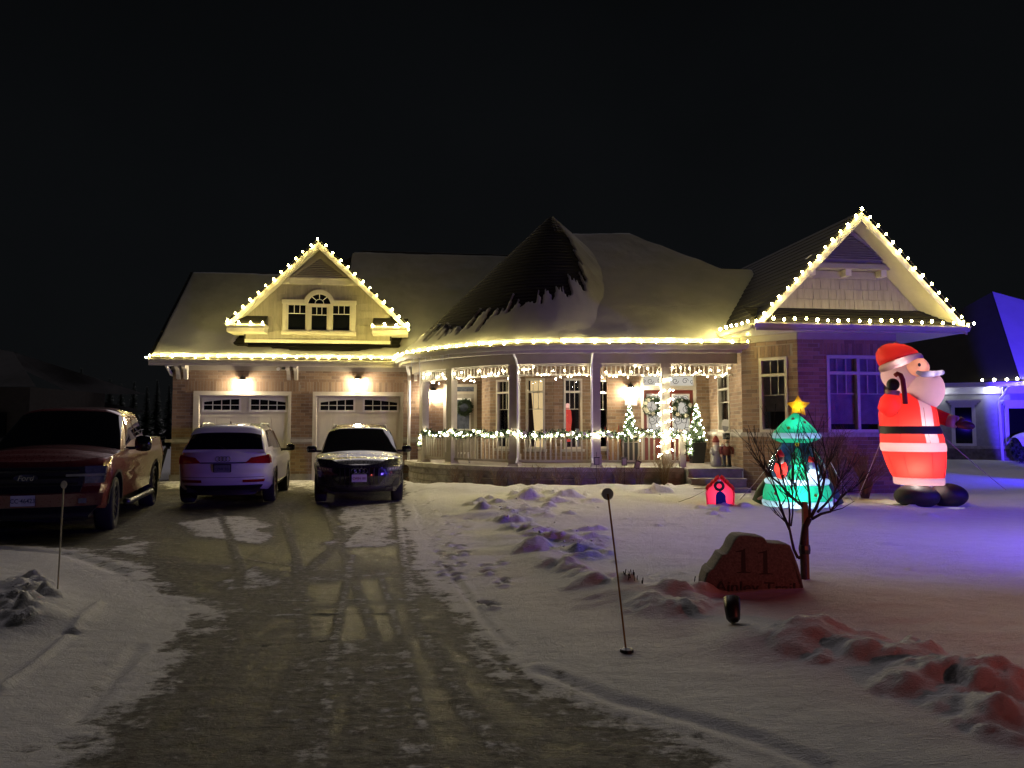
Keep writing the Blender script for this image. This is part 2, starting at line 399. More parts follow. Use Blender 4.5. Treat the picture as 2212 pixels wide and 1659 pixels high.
cluster([(1900, 1490), (2212, 1540), (2212, 1650), (2030, 1570)], 16, (.03, .10), (.015, .045))
cluster([(-40, 1255), (70, 1262), (115, 1300), (105, 1345), (30, 1400), (-40, 1400)], 70, (.04, .14), (.025, .085))
cluster([(1480, 1095), (1620, 1105), (1660, 1120), (1590, 1135), (1500, 1120)], 9, (.08, .2), (.05, .12))
cluster([(1860, 1085), (2060, 1085), (2100, 1105), (1900, 1110)], 16, (.08, .22), (.05, .14))
cluster([(1300, 1055), (1500, 1060), (1470, 1080), (1310, 1075)], 7, (.1, .22), (.04, .12))
cluster([(1000, 1090), (2150, 1110), (2150, 1300), (1400, 1300)], 30, (.05, .18), (.015, .06))
H += LM * (.045 * (np.abs(fbm(XX, YY, 4, 9, 4, 151) - .5) * 2 - .25) + .022 * (fbm(XX, YY, 18, 24, 3, 161) - .5))
# mound the stone stands on
mx, my = GP(1660, 1300)[:2]
H += lawn * .10 * np.exp(-(((XX - mx - .4) / 1.3) ** 2 + ((YY - my) / .9) ** 2))
# scalloped drift along the foot of the porch
ang = np.arctan2(22.4 - YY, 1.165 - XX); rad = np.hypot(XX - 1.165, YY - 22.4)
dp = np.where((XX < 1.165) & (YY < 22.4), rad - 4.25, np.where(XX >= 1.165, 18.15 - YY, 9))
H += np.where((dp > -.2) & (dp < 1.6) & (XX < 4.6) & (XX > -3.4), .14 * sm(.1, .45, dp) * (1 - sm(.5, 1.5, dp)) * (.6 + .8 * fbm(XX, YY, 1.4, 1.4, 3, 61)), 0)
# footprints on the snow beside the drive, tyre grooves, the raised line of a buried cord
def dent(u, v, r=.13, dep=.055, rot=.4):
    x, y = GP(u, v)[:2]; lump(x, y, r, -dep, .55, rot, .6, int(u), .1); lump(x + .02, y - r * 1.1, r * .7, dep * .5, 1.2, rot, 1.2, int(v), .3)
for u, v in ((945,1105),(960,1120),(938,1135),(972,1135),(955,1150),(985,1160),(940,1165),(968,1180),(990,1185),(950,1195),(975,1205),(1000,1200),(948,1218),(970,1228),(995,1222),(955,1240),(985,1245),(1050,1230),(1082,1225),(1052,1243),(1090,1260),(1082,1268),(1048,1307),(1062,1312),(1010,1130),(1000,1145),(930,1112),(920,1092),(935,1085)):
    dent(u, v, random.uniform(.09, .14), random.uniform(.04, .075), random.uniform(.1, .9))
def groove(px, w, dep):
    d, al = segdist(XX, YY, G2(px)); H[:] -= dep * np.exp(-(d / w) ** 2) - dep * .45 * np.exp(-((d - 2.1 * w) / w) ** 2)
groove([(1170, 1455), (1330, 1520), (1480, 1560), (1640, 1610), (1780, 1665)], .05, .016)
groove([(965, 1230), (1010, 1290), (1050, 1350), (1100, 1400)], .03, .012)
groove([(300, 1400), (240, 1480), (160, 1570)], .04, .012)
groove([(0, 1187), (150, 1200), (262, 1240)], .07, .02)
d, al = segdist(XX, YY, G2([(0, 1506), (90, 1440), (150, 1385), (215, 1318)])); H += .03 * np.exp(-(d / .028) ** 2)
x, y = GP(150, 1383)[:2]; lump(x, y, .06, -.05, 1, 0, .6, 3, .1)
# ---- how much snow lies on the drive (0 bare asphalt, .5 slush, 1 clean snow)
cover = np.where(DM, .42 + .85 * (fbm(XX, YY, .55, 1.5, 5, 71) - .5) + .35 * (fbm(XX, YY, 2.5, 7.5, 4, 81) - .5), 1.0)
cover += np.where(DM, -.02 + .10 * sm(10, 5, YY), 0)
jx = XX + (fbm(XX, YY, 1.8, 3, 4, 91) - .5) * .5; jy = YY + (fbm(XX, YY, 1.8, 3, 4, 95) - .5) * .5
def patch(px, val, w=1.0):
    m = inpoly(jx, jy, G2(px)) & DM
    cover[m] = cover[m] * (1 - w) + val * w
def track(px, w, val, tread=0.0, soft=.5):
    d, al = segdist(XX, YY, G2(px)); k = (1 - sm(w * soft, w, d)) * DM
    val = val + tread * .2 * np.sin(al * 60 + np.sin(d * 60) * .8) * (np.abs(np.sin(d * 34)) > .25) * (.4 + 1.2 * fbm(XX, YY, 3, 3, 3, 141))
    cover[:] = cover * (1 - k) + val * k
patch([(380, 1130), (460, 1118), (590, 1115), (640, 1160), (560, 1175), (420, 1170)], .98)
patch([(180, 1166), (300, 1158), (335, 1190), (300, 1205)], .95)
patch([(430, 1185), (520, 1200), (600, 1255), (560, 1290), (500, 1270)], .82)
patch([(590, 1060), (680, 1050), (690, 1130), (620, 1140), (570, 1110)], .95)
patch([(735, 1095), (850, 1085), (845, 1180), (700, 1185)], .93)
patch([(880, 1050), (935, 1045), (960, 1130), (900, 1150), (880, 1100)], .95)
patch([(345, 1040), (690, 1028), (690, 1046), (350, 1058)], .9)
patch([(640, 1030), (690, 1030), (690, 1100), (600, 1085)], .9)
patch([(300, 1420), (330, 1385), (420, 1320), (450, 1330), (410, 1385), (370, 1410)], .06)
patch([(600, 1340), (760, 1310), (870, 1320), (840, 1370), (560, 1390)], .12, .9)
patch([(660, 1270), (840, 1245), (860, 1290), (640, 1310)], .16, .85)
patch([(380, 1185), (420, 1165), (640, 1185), (700, 1230), (560, 1230), (400, 1210)], .12, .8)
patch([(420, 1110), (660, 1050), (690, 1100), (660, 1170), (600, 1180), (560, 1120)], .15, .5)
patch([(655, 1090), (720, 1085), (740, 1150), (680, 1190), (640, 1150)], .16, .85)
patch([(0, 1150), (280, 1165), (250, 1185), (0, 1180)], .1, .9)
patch([(195, 1205), (270, 1225), (330, 1290), (290, 1295), (230, 1250)], .08, .9)
patch([(720, 1400), (790, 1395), (790, 1480), (740, 1520), (710, 1480)], .85, .8)
patch([(455, 1560), (490, 1540), (490, 1659), (440, 1659)], .8, .7)
patch([(360, 1430), (640, 1400), (700, 1659), (200, 1659)], .36, .55)
for _ in range(7):
    cover[1:-1, 1:-1] = (cover[1:-1, 1:-1] * 2 + cover[:-2, 1:-1] + cover[2:, 1:-1] + cover[1:-1, :-2] + cover[1:-1, 2:]) / 6
for l, w, v, td in (([(855, 1088), (862, 1120), (890, 1180), (960, 1262), (1010, 1318)], .17, .50, .12), ([(700, 1090), (690, 1140), (660, 1200), (640, 1240)], .16, .2, .05),
                    ([(770, 1140), (700, 1205), (610, 1290), (560, 1330)], .11, .62, .22), ([(880, 1130), (930, 1200), (1010, 1290), (1070, 1370), (1180, 1470)], .12, .60, .25),
                    ([(950, 1110), (930, 1180), (900, 1230)], .13, .66, .2), ([(690, 1390), (670, 1500), (640, 1659)], .10, .62, .3), ([(860, 1385), (850, 1500), (830, 1659)], .12, .58, .3),
                    ([(800, 1385), (790, 1500), (750, 1659)], .09, .66, .3), ([(930, 1390), (990, 1500), (1130, 1659)], .11, .60, .3), ([(1010, 1400), (1130, 1510), (1350, 1640)], .10, .5, .26),
                    ([(620, 1110), (600, 1170), (520, 1230), (400, 1280)], .13, .3, .1),
                    ([(620, 1350), (500, 1450), (380, 1600)], .11, .5, .24), ([(480, 1400), (400, 1470), (300, 1570)], .1, .48, .2)):
    track(l, w, v, td)
for l, w, v, td in (([(700, 1090), (745, 1200), (800, 1350), (900, 1659)], .07, .66, .3), ([(860, 1090), (870, 1200), (900, 1350), (1010, 1540), (1110, 1659)], .07, .7, .3), ([(600, 1085), (640, 1200), (660, 1400), (560, 1659)], .08, .62, .3), ([(470, 1100), (520, 1220), (500, 1400), (360, 1659)], .07, .58, .3), ([(760, 1200), (720, 1400), (690, 1659)], .05, .75, .2), ([(820, 1240), (880, 1420), (930, 1659)], .05, .72, .2)):
    track(l, w, v, td)
for l in ([(500, 1205), (690, 1232), (900, 1245)], [(600, 1330), (860, 1325)], [(590, 1300), (840, 1296)]): track(l, .018, .9, 0, .3)
for l in ([(560, 1398), (690, 1388), (770, 1380)],): track(l, .012, 0.0, 0, .3)
cover = np.where(DM, cover + .75 * (1 - sm(.0, .55, dedge)) * (.3 + .9 * fbm(XX, YY, 4, 6, 3, 171)), 1.5 - .5 * (1 - sm(0, .45, dedge)) * (.4 + fbm(XX, YY, 5, 8, 3, 181)))
H += np.where(DM, .014 * np.clip(cover, 0, 1), .014 * (1 - sm(0, .3, dedge)))
cover = np.clip(cover, 0, 1.5)
V = np.stack([XX, YY, H], -1).reshape(-1, 3)
nx, ny = len(xs), len(ys)
ii, jj = np.meshgrid(np.arange(nx - 1), np.arange(ny - 1)); a = (jj * nx + ii).ravel()
F = np.stack([a, a + 1, a + nx + 1, a + nx], -1)
fd = DM[:-1, :-1].ravel()
def height(x, y):
    i = min(max(np.searchsorted(xs, x) - 1, 0), nx - 2); j = min(max(np.searchsorted(ys, y) - 1, 0), ny - 2)
    tx = (x - xs[i]) / (xs[i+1] - xs[i]); ty = (y - ys[j]) / (ys[j+1] - ys[j])
    return float((H[j, i] * (1 - tx) + H[j, i+1] * tx) * (1 - ty) + (H[j+1, i] * (1 - tx) + H[j+1, i+1] * tx) * ty)
def bigmesh(name, V, F, attr, material):
    used = np.unique(F); remap = np.full(len(V), -1, np.int64); remap[used] = np.arange(len(used)); F = remap[F]; Vv = V[used]
    me = bpy.data.meshes.new(name); me.vertices.add(len(Vv)); me.vertices.foreach_set('co', Vv.astype(np.float32).ravel())
    me.loops.add(F.size); me.loops.foreach_set('vertex_index', F.astype(np.int32).ravel())
    me.polygons.add(len(F)); me.polygons.foreach_set('loop_start', np.arange(0, F.size, 4, dtype=np.int32)); me.polygons.foreach_set('loop_total', np.full(len(F), 4, np.int32))
    me.polygons.foreach_set('use_smooth', np.ones(len(F), bool)); me.update(calc_edges=True)
    at = me.attributes.new('cover', 'FLOAT', 'POINT'); at.data.foreach_set('value', attr.ravel()[used].astype(np.float32))
    me.materials.append(material); me.validate()
    o = bpy.data.objects.new(name, me); COL.objects.link(o); return o
def drive_mat():
    m, t, b = nodes('driveway_slush'); g = N(t, 'ShaderNodeNewGeometry').outputs['Position']
    at = N(t, 'ShaderNodeAttribute'); at.attribute_name = 'cover'
    n1 = noise(t, 5, 8, .74, vec=g, stretch=(.9, 1.3, 1)); n2 = noise(t, 34, 8, .78, vec=g, stretch=(.6, 1.7, 1)); n3 = noise(t, 120, 3, .6, vec=g)
    def madd(x, k, y):
        q = N(t, 'ShaderNodeMath', operation='MULTIPLY_ADD'); t.links.new(x, q.inputs[0]); q.inputs[1].default_value = k
        if hasattr(y, 'links'): t.links.new(y, q.inputs[2])
        else: q.inputs[2].default_value = y
        return q.outputs[0]
    n4 = noise(t, 13, 7, .74, vec=g, stretch=(.9, 1.2, 1))
    r1, r4 = ramp(t, n1, .36, .64), ramp(t, n4, .36, .64)
    v = madd(r1, .42, at.outputs['Fac']); v = madd(r4, .27, v); v = madd(n2, .35, v); v = madd(v, 1.0, -.62)
    asp = mix(t, n3, (.004, .004, .004), (.022, .021, .019)); sl = mix(t, r4, (.04, .037, .034), (.25, .24, .22)); sn = mix(t, n1, (.58, .57, .57), (.84, .84, .86))
    c = mix(t, ramp(t, v, .10, .42), asp, sl); c = mix(t, ramp(t, v, .60, .86), c, sn)
    t.links.new(c, b.inputs['Base Color'])
    rr = ramp(t, v, .1, .55, (.46,) * 3, (.78,) * 3); t.links.new(rr, b.inputs['Roughness'])
    t.links.new(ramp(t, v, .02, .3, (.15,) * 3, (.11,) * 3), b.inputs['Specular IOR Level'])
    hh = madd(n2, .5, madd(v, .5, 0.0)); hh = madd(n3, .22, hh)
    bump(t, b, hh, 1.0, .03); return m
DRV = drive_mat()
drive_o = bigmesh('driveway', V, F[fd], cover, DRV); tag(drive_o, kind='structure')
lawn_o = bigmesh('snowy_lawn', V, F[~fd], cover, DRV); tag(lawn_o, kind='structure')

ck = bmesh.new()
for x, y, r in CHUNK:
    m = Matrix.Translation((x, y, height(x, y) - r * .15)) @ Matrix.Rotation(random.uniform(0, 6.28), 4, 'Z') @ Matrix.Rotation(random.uniform(-.5, .5), 4, 'X') @ Matrix.Diagonal((random.uniform(.8, 1.6), random.uniform(.7, 1.1), random.uniform(.4, .75), 1))
    q = bmesh.ops.create_icosphere(ck, subdivisions=1, radius=r, matrix=m)
    for v in q['verts']: v.co += Vector((random.uniform(-.28, .28), random.uniform(-.28, .28), random.uniform(-.28, .28))) * r
me = bpy.data.meshes.new('snow_chunks'); ck.to_mesh(me); ck.free(); me.polygons.foreach_set('use_smooth', [True] * len(me.polygons)); me.materials.append(SNOW); o = bpy.data.objects.new('snow_chunks', me); COL.objects.link(o); tag(o, 'crumbled chunks of shovelled snow strewn over the lawn banks', 'snow', kind='stuff')
# ================================================================== the house
house = thing('brick_house', 'brick bungalow with two garage doors, conical porch roof and gables outlined in lights', 'house', (-1, 21, 0))
ALLB = []
GUT = mat('gutter_paint', (.46, .43, .36), .5, var=.06)
BH, BL, MJ = .082, .245, .011
def fbox(mb, F, s0, s1, d0, d1, z0, z1):
    return mb.box2((min(s0, s1), -max(d0, d1), min(z0, z1)), (max(s0, s1), -min(d0, d1), max(z0, z1)), F.M(0, 0, 0))
def fpoly(mb, F, pts, d0, d1):
    """outline in (s,z), extruded from d0 to d1"""
    return mb.prism([F.P(s, d0, z) for s, z in pts], F.P(0, d1, 0) - F.P(0, d0, 0))
def brick_wall(F, s0, s1, z0, z1, openings=(), soldier=(), top=None, thick=.16, ledge=None):
    """backing of mortar with recessed joints, bricks laid proud of it"""
    mb = MB()
    S = sorted({s0, s1, *[x for o in openings for x in o[:2]]}); Z = sorted({z0, z1, *[x for o in openings for x in o[2:4]]})
    S = [x for x in S if s0 <= x <= s1]; Z = [x for x in Z if z0 <= x <= z1]
    for a, b in zip(S[:-1], S[1:]):
        for c, d in zip(Z[:-1], Z[1:]):
            if any(o[0] <= (a+b)/2 <= o[1] and o[2] <= (c+d)/2 <= o[3] for o in openings): continue
            fbox(mb, F, a, b, -thick, 0, c, d)
    w = mb.build('wall', MORTAR, house)
    blocked = list(openings) + list(soldier)
    if ledge: blocked.append((s0 - 1, s1 + 1, ledge - .05, ledge + .05))
    bricks = []
    n = int((z1 - z0) / (BH + MJ))
    for k in range(n):
        za = z0 + k * (BH + MJ); zb = za + BH
        iv = [(s0, s1)]
        for o in blocked:
            if o[2] < zb - .01 and o[3] > za + .01:
                nv = []
                for a, b in iv:
                    if o[0] > a + .02: nv.append((a, min(b, o[0] - .004)))
                    if o[1] < b - .02: nv.append((max(a, o[1] + .004), b))
                    if o[0] <= a and o[1] >= b: pass
                iv = [q for q in nv if q[1] - q[0] > .03]
        for a, b in iv:
            s = s0 - (0 if k % 2 else (BL + MJ) / 2)
            while s < b:
                c, d = max(s, a), min(s + BL, b)
                if d - c > .03: bricks.append((c, d, za, zb))
                s += BL + MJ
    for o in soldier:
        s = o[0]
        while s < o[1] - .05:
            bricks.append((s, min(s + .078, o[1]), o[2] + .005, o[3] - .005)); s += .089
    for b in bricks: ALLB.append((F, b, w))
    return w
UNIT = None
def lay_bricks():
    key = []
    for F, (a, b, c, d), w in ALLB:
        p = F.P((a + b) / 2, 0, (c + d) / 2); key.append(p.y + .12 * abs(p.x))
    order = sorted(range(len(ALLB)), key=lambda i: key[i])
    ub = MB().box((0, 0, 0), (1, 1, 1)); me = ub.mesh('brick', BRICK)
    single = set(order[:300]); rest = {}
    for i, (F, (a, b, c, d), w) in enumerate(ALLB):
        pr = random.uniform(.004, .010)
        if i in single:
            m = F.M((a + b) / 2, pr - .012, (c + d) / 2) @ Matrix.Diagonal((b - a, .024, d - c, 1)); inst('brick', me, w, m)
        else:
            fbox(rest.setdefault(w.name, (MB(), w))[0], F, a, b, -.02, pr, c, d)
    for mb, w in rest.values(): tag(mb.build('brickwork', BRICK, w), kind='stuff')

def bars(F, parent, name, m, lst):
    out = []
    for (s0, s1, d0, d1, z0, z1) in lst: out.append(fbox(MB(), F, s0, s1, d0, d1, z0, z1).build(name, m, parent))
    return out
def window(F, s0, s1, z0, z1, d=-.05, fr=.055, trans=None, grid=(2, .3), pane=None, back=None, frm=None, blind=None, mull=None, proud=.03):
    """frame with a transom, upper-light bars, panes; d: how deep the glass sits"""
    frm = frm or CREAM; mb = MB()
    fbox(mb, F, s0, s0 + fr, d - .04, proud, z0, z1); fbox(mb, F, s1 - fr, s1, d - .04, proud, z0, z1)
    fbox(mb, F, s0 + fr, s1 - fr, d - .04, proud, z1 - fr, z1); fbox(mb, F, s0 + fr, s1 - fr, d - .04, proud + .02, z0, z0 + fr)
    zt = z1 - fr
    cols = [s0 + fr] + ([mull] if mull else []) + [s1 - fr]
    if trans: fbox(mb, F, s0 + fr, s1 - fr, d - .04, proud - .004, trans - fr / 2, trans + fr / 2)
    if mull: fbox(mb, F, mull - fr / 2, mull + fr / 2, d - .04, proud - .006, z0 + fr, z1 - fr)
    w = mb.build('window', frm, house)
    for a, b in zip(cols[:-1], cols[1:]):
        if mull: a, b = (a + (fr / 2 if a == mull else 0), b - (fr / 2 if b == mull else 0))
        rows = [(z0 + fr, (trans - fr / 2) if trans else zt)] + ([(trans + fr / 2, zt)] if trans else [])
        for k, (c, e) in enumerate(rows):
            fbox(MB(), F, a, b, d - .012, d, c, e).build('pane', pane or DARKGLASS, w)
            n, hfrac = grid
            zb = e - (e - c) * hfrac if k == 0 else c
            if n:
                for q in range(1, n + 1):
                    s = lerp(a, b, q / (n + 1)); fbox(MB(), F, s - .008, s + .008, d, d + .012, zb, e).build('muntin', frm, w)
                if k == 0 and hfrac < 1: fbox(MB(), F, a, b, d, d + .013, zb - .009, zb + .009).build('muntin', frm, w)
            if blind and k == 0: fbox(MB(), F, a, b, d - .06, d - .05, c + (e - c) * blind, e).build('blind', BLINDM, w)
            if blind and k == 1: fbox(MB(), F, a, b, d - .06, d - .05, c, e).build('blind', BLINDM, w)
    if back is not None: fbox(MB(), F, s0, s1, d - .5, d - .48, z0, z1).build('interior', back, w)
    return w
BLINDM = mat('roller_blind', (.34, .33, .31), .8)
ROOM = mat('dark_room', (.02, .02, .022), .9)

# ---------------------------------------------------------------- garage
GF = Frame((-10.08, 21.95), (-2.80, 22.86))
def gs(u, v=900, d=0.): return GF.sz(u, v, d)[0]
def gz(v, u=640, d=0.): return GF.sz(u, v, d)[1]
EZ = 3.58
doors = []
for (u0, u1, t0, t1) in ((430, 622.6, 417.8, 628.5), (683.6, 864.5, 675.5, 871)):
    doors.append((gs(u0), gs(u1), gs(t0), gs(t1)))
zt, ztr = gz(855), gz(846)
gw = brick_wall(GF, 0, GF.L, 0.0, 3.42, [(d[2] + .03, d[3] - .03, -1, ztr - .03) for d in doors],
                soldier=[(d[2] - .25, d[3] + .25, ztr + .0, ztr + .30) for d in doors], ledge=1.2)
prev = -.16
for a_, b_ in ((-.16, doors[0][2] - .003), (doors[0][3] + .003, doors[1][2] - .003), (doors[1][3] + .003, GF.L)):
    fbox(MB(), GF, a_, b_, -.02, .07, 1.155, 1.245).build('stone_ledge', STONE, house)
    fbox(MB(), GF, max(a_, -.03), b_ - .003, -.02, .03, -.1, .2).build('foundation', CONC, house)
for k, d in enumerate(doors):
    a, b, ta, tb = d
    tr = MB(); fbox(tr, GF, ta, a, -.1, .045, 0, zt); fbox(tr, GF, b, tb, -.1, .045, 0, zt); fbox(tr, GF, ta, tb, -.1, .047, zt, ztr)
    tr.build('garage_door_trim', CREAM, house)
    door = fbox(MB(), GF, a, b, -.20, -.13, .01, zt).build('garage_door', DOORP, house)
    W = b - a
    # raised fields of the lower sections, and the two glazed inserts
    zw0, zw1 = gz(889.5), gz(859.5)
    zrow = [(.06, .62), (.70, 1.28), (1.36, 1.92)]
    for zi, (c, e) in enumerate(zrow):
        nf = 6
        for q in range(nf):
            s0 = a + .08 + q * (W - .16) / nf; s1 = s0 + (W - .16) / nf - .05
            fbox(MB(), GF, s0, s1, -.131, -.112, c + .02, e - .05).build('panel', DOORP, door)
        fbox(MB(), GF, a, b, -.131, -.122, e - .015, e + .045).build('section_rail', DOORP, door)
    ins = [(a + .045, a + W * .455), (a + W * .545, b - .045)]
    for j, (s0, s1) in enumerate(ins):
        fr = MB(); fpoly(fr, GF, [(s0, zw0), (s1, zw0), (s1, zw0 + .055), (s0, zw0 + .055)], -.132, -.10)
        for q0, q1 in ((s0, s0 + .055), (s1 - .055, s1)): fbox(fr, GF, q0, q1, -.132, -.101, zw0 + .055, zw1)
        # arched head: the arch spans both inserts
        n = 10; pts = [(s0 + .055, zw1), (s1 - .055, zw1)]
        arc = []
        for q in range(n + 1):
            s = lerp(s1 - .055, s0 + .055, q / n); x = (s - (a + b) / 2) / (W / 2)
            arc.append((s, zw1 - .04 - .11 * x * x))
        for (p0, p1) in zip(arc[:-1], arc[1:]): fpoly(fr, GF, [(p0[0], p0[1]), (p0[0], zw1), (p1[0], zw1), (p1[0], p1[1])], -.132, -.102)
        fr.build('glazing_frame', WHITE, door)
        fbox(MB(), GF, s0 + .05, s1 - .05, -.131, -.122, zw0 + .05, zw1 - .03).build('pane', DARKGLASS, door)
        for q in range(1, 4):
            s = lerp(s0 + .055, s1 - .055, q / 4); fbox(MB(), GF, s - .011, s + .011, -.122, -.106, zw0 + .05, zw1 - .045).build('muntin', WHITE, door)
        zm = zw0 + .055 + (zw1 - zw0 - .12) * .48; fbox(MB(), GF, s0 + .05, s1 - .05, -.122, -.107, zm - .011, zm + .011).build('muntin', WHITE, door)
# frieze board, brackets, soffit, fascia and gutter
fbox(MB(), GF, -.05, GF.L, 0, .035, 3.30, 3.46).build('frieze_board', TAUPE, house)
for u in (386, 402, 624, 640, 884, 898):
    s = gs(u, 800, .1); br = MB()
    fpolypts = [(0, 3.455), (.34, 3.455), (.33, 3.36), (.20, 3.30), (.14, 3.18), (.12, 3.04), (0, 3.02)]
    br.prism([GF.P(s - .05, .034 + x, z) for x, z in fpolypts], GF.P(.1, 0, 0) - GF.P(0, 0, 0)); br.build('bracket', CREAM, house)
SL, SR = gs(322, 776, .55), gs(872, 781, .55)
so = MB(); fbox(so, GF, SL, GF.L + .35, -.1, .50, 3.462, 3.49); so.build('soffit', CREAM, house)
fa = MB(); fbox(fa, GF, SL - .02, SR + .1, .50, .53, 3.40, EZ); fa.build('fascia', CREAM, house)
def gutter_profile(z): return [(0, z - .12), (.07, z - .12), (.10, z - .07), (.12, z - .03), (.12, z), (.105, z), (.10, z - .025), (0, z - .025)]
gu = MB(); gu.prism([GF.P(SL, .532 + x, z) for x, z in gutter_profile(EZ + .01)], GF.P(SR - SL + .1, 0, 0) - GF.P(0, 0, 0)); gu.build('gutter', GUT, house)
# side wall and back so that the volume is closed
sideF = Frame(GF.P(0, -6.5, 0)[:2], GF.P(0, 0, 0)[:2])
fbox(MB(), sideF, 0, sideF.L - .17, -.16, 0, 0, 3.46).build('wall', MORTAR, house)
# ---- roof: plane coordinates (s along the eave, r run back from the eave)
SLOPE = .87
def RP(s, r, h=0.):
    k = 1 / math.hypot(1, SLOPE); return GF.P(s, .56 - r + h * SLOPE * k, EZ + .03 + SLOPE * r + h * k)
R1 = 3.78; R2 = 5.25
s_mid0, s_mid1 = GF.sz(742, 560, .55 - 4.9)[0], GF.sz(785, 541, .55 - R2)[0]
def slo(r): return SL - .03 if r <= R1 else (GF.sz(735, 575, .55 - R1)[0] if r < 4.6 else lerp(s_mid0, s_mid1, (r - 4.6) / (R2 - 4.6)))
def shi(r): return 11.5
rf = MB(); r = 0; c = .145
while r < R2 - .01:
    r1 = min(r + c, R2)
    a0, b0, a1, b1 = slo(r + .001), shi(r), slo(r1 - .001), shi(r1)
    rf.add([RP(a0, r, .018), RP(b0, r, .018), RP(b1, r1, .002), RP(a1, r1, .002), RP(a0, r, -.03), RP(b0, r, -.03)], [(0, 1, 2, 3), (4, 5, 1, 0)]); r = r1
roof_g = rf.build('roof', SHINGLE, house)
bk = MB(); bk.add([RP(SL - .03, R1), RP(3, R1), RP(3, R1) + Vector((0, 3.6, -3.2)), RP(SL - .03, R1) + Vector((-.4, 3.6, -3.2))], [(0, 1, 2, 3)])
bk.add([RP(s_mid1, R2), RP(11, R2), RP(11, R2) + Vector((0, 4, -3.2)), RP(s_mid1, R2) + Vector((-2, 4, -3.2))], [(0, 1, 2, 3)]); bk.build('roof', SHINGLE, house)
rk = MB(); rk.prism([RP(SL - .03, 0, -.02), RP(SL - .03, R1, -.02), RP(SL - .03, R1, -.2), RP(SL - .03, 0, -.2)], GF.P(.03, 0, 0) - GF.P(0, 0, 0)); rk.build('rake_board', TAUPE, house)
# ---- snow lying on the garage roof
DSL, DSR = gs(512, 735, .1), gs(858, 740, .1)
def nz(x, y, s=0): return .5 + .5 * mathutils.noise.fractal(Vector((x, y, s * 7.31)), 1.0, 2.0, 4)
def snow_h(s, r):
    h = .085 + .05 * (nz(s * 1.1, r * 1.3, 201) - .5)
    inx = min(s - DSL, DSR - s)                      # bare shingle apron in front of and beside the dormer
    e = .25 * (nz(s * 2.5, r * 2.5, 207) - .5)
    if r > .28: h -= .30 * min(1, max(0, (inx + .10 + e) / .18)) * min(1, max(0, (r - .34 - .10 * math.sin(s * 1.1) + .3 * e) / .10)) * (1 if r < 1.5 else 0)
    h -= .2 * max(0, 1 - (r) / .05) + .16 * max(0, 1 - (s - SL) / .10)
    if s < s_mid0 + .3: h -= .25 * max(0, 1 - (R1 - r) / .10)
    else: h -= .25 * max(0, 1 - (R2 - r) / .22)
    return h
sn = MB()
def snpt(a, b):
    s = lerp(SL, 11.45, a); r = lerp(.02, R2, b); return RP(s, r, max(-.04, snow_h(s, r)))
sn.grid(snpt, 250, 110, keep=lambda a, b: slo(lerp(.02, R2, b)) - .02 < lerp(SL, 11.45, a))
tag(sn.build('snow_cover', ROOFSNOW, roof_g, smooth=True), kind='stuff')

def plane_slab(mb, a, b, c, d, th):
    a, b, c, d = map(Vector, (a, b, c, d)); n = (b - a).cross(d - a).normalized()
    if n.z < 0: n = -n
    o = -n * th; return mb.hexa([a + o, b + o, c + o, d + o, a, b, c, d])
def gable(F, foot_l, apex, foot_r, dfront, dback, shingle_name='roof', dbl=None, dbr=None):
    """two roof slopes with boarded underside and rake boards; points are (s,z) in frame F"""
    for q, (ft, db) in enumerate(((foot_l, dbl or dback), (foot_r, dbr or dback))):
        mb = MB(); n = 18
        for k in range(n):
            t0, t1 = k / n, (k + 1) / n
            p0 = [F.P(lerp(ft[0], apex[0], t), dd, lerp(ft[1], apex[1], t)) for t, dd in ((t0, dfront + .03), (t1, dfront + .03))]
            p1 = [F.P(lerp(ft[0], apex[0], t), lerp(db, dback, t), lerp(ft[1], apex[1], t)) for t in (t0, t1)]
            up = Vector((0, 0, .022))
            mb.add([p0[0] + up, p0[1], p1[1], p1[0] + up, p0[0] - up, p1[0] - up], [(0, 1, 2, 3), (4, 0, 3, 5)])
        mb.build(shingle_name, SHINGLE, house)
        us = MB(); dz = Vector((0, 0, -.05)); dz2 = Vector((0, 0, -.13))
        A = [F.P(ft[0], dfront, ft[1]), F.P(apex[0], dfront, apex[1]), F.P(apex[0], dback, apex[1]), F.P(ft[0], db, ft[1])]
        us.hexa([p + dz2 for p in A] + [p + dz for p in A]); us.build('gable_soffit', CREAM, house, fixn=True)
        rb = MB(); w1 = .055; hh = .21
        A = [(ft[0], ft[1]), (apex[0], apex[1])]
        rb.prism([F.P(A[0][0], dfront + .002, A[0][1] - .03), F.P(A[1][0], dfront + .002, A[1][1] - .03), F.P(A[1][0], dfront + .002, A[1][1] - .03 - hh), F.P(A[0][0], dfront + .002, A[0][1] - .03 - hh * .75)], F.P(0, w1, 0) - F.P(0, 0, 0))
        rb.build('rake_board', CREAM, house, fixn=True)
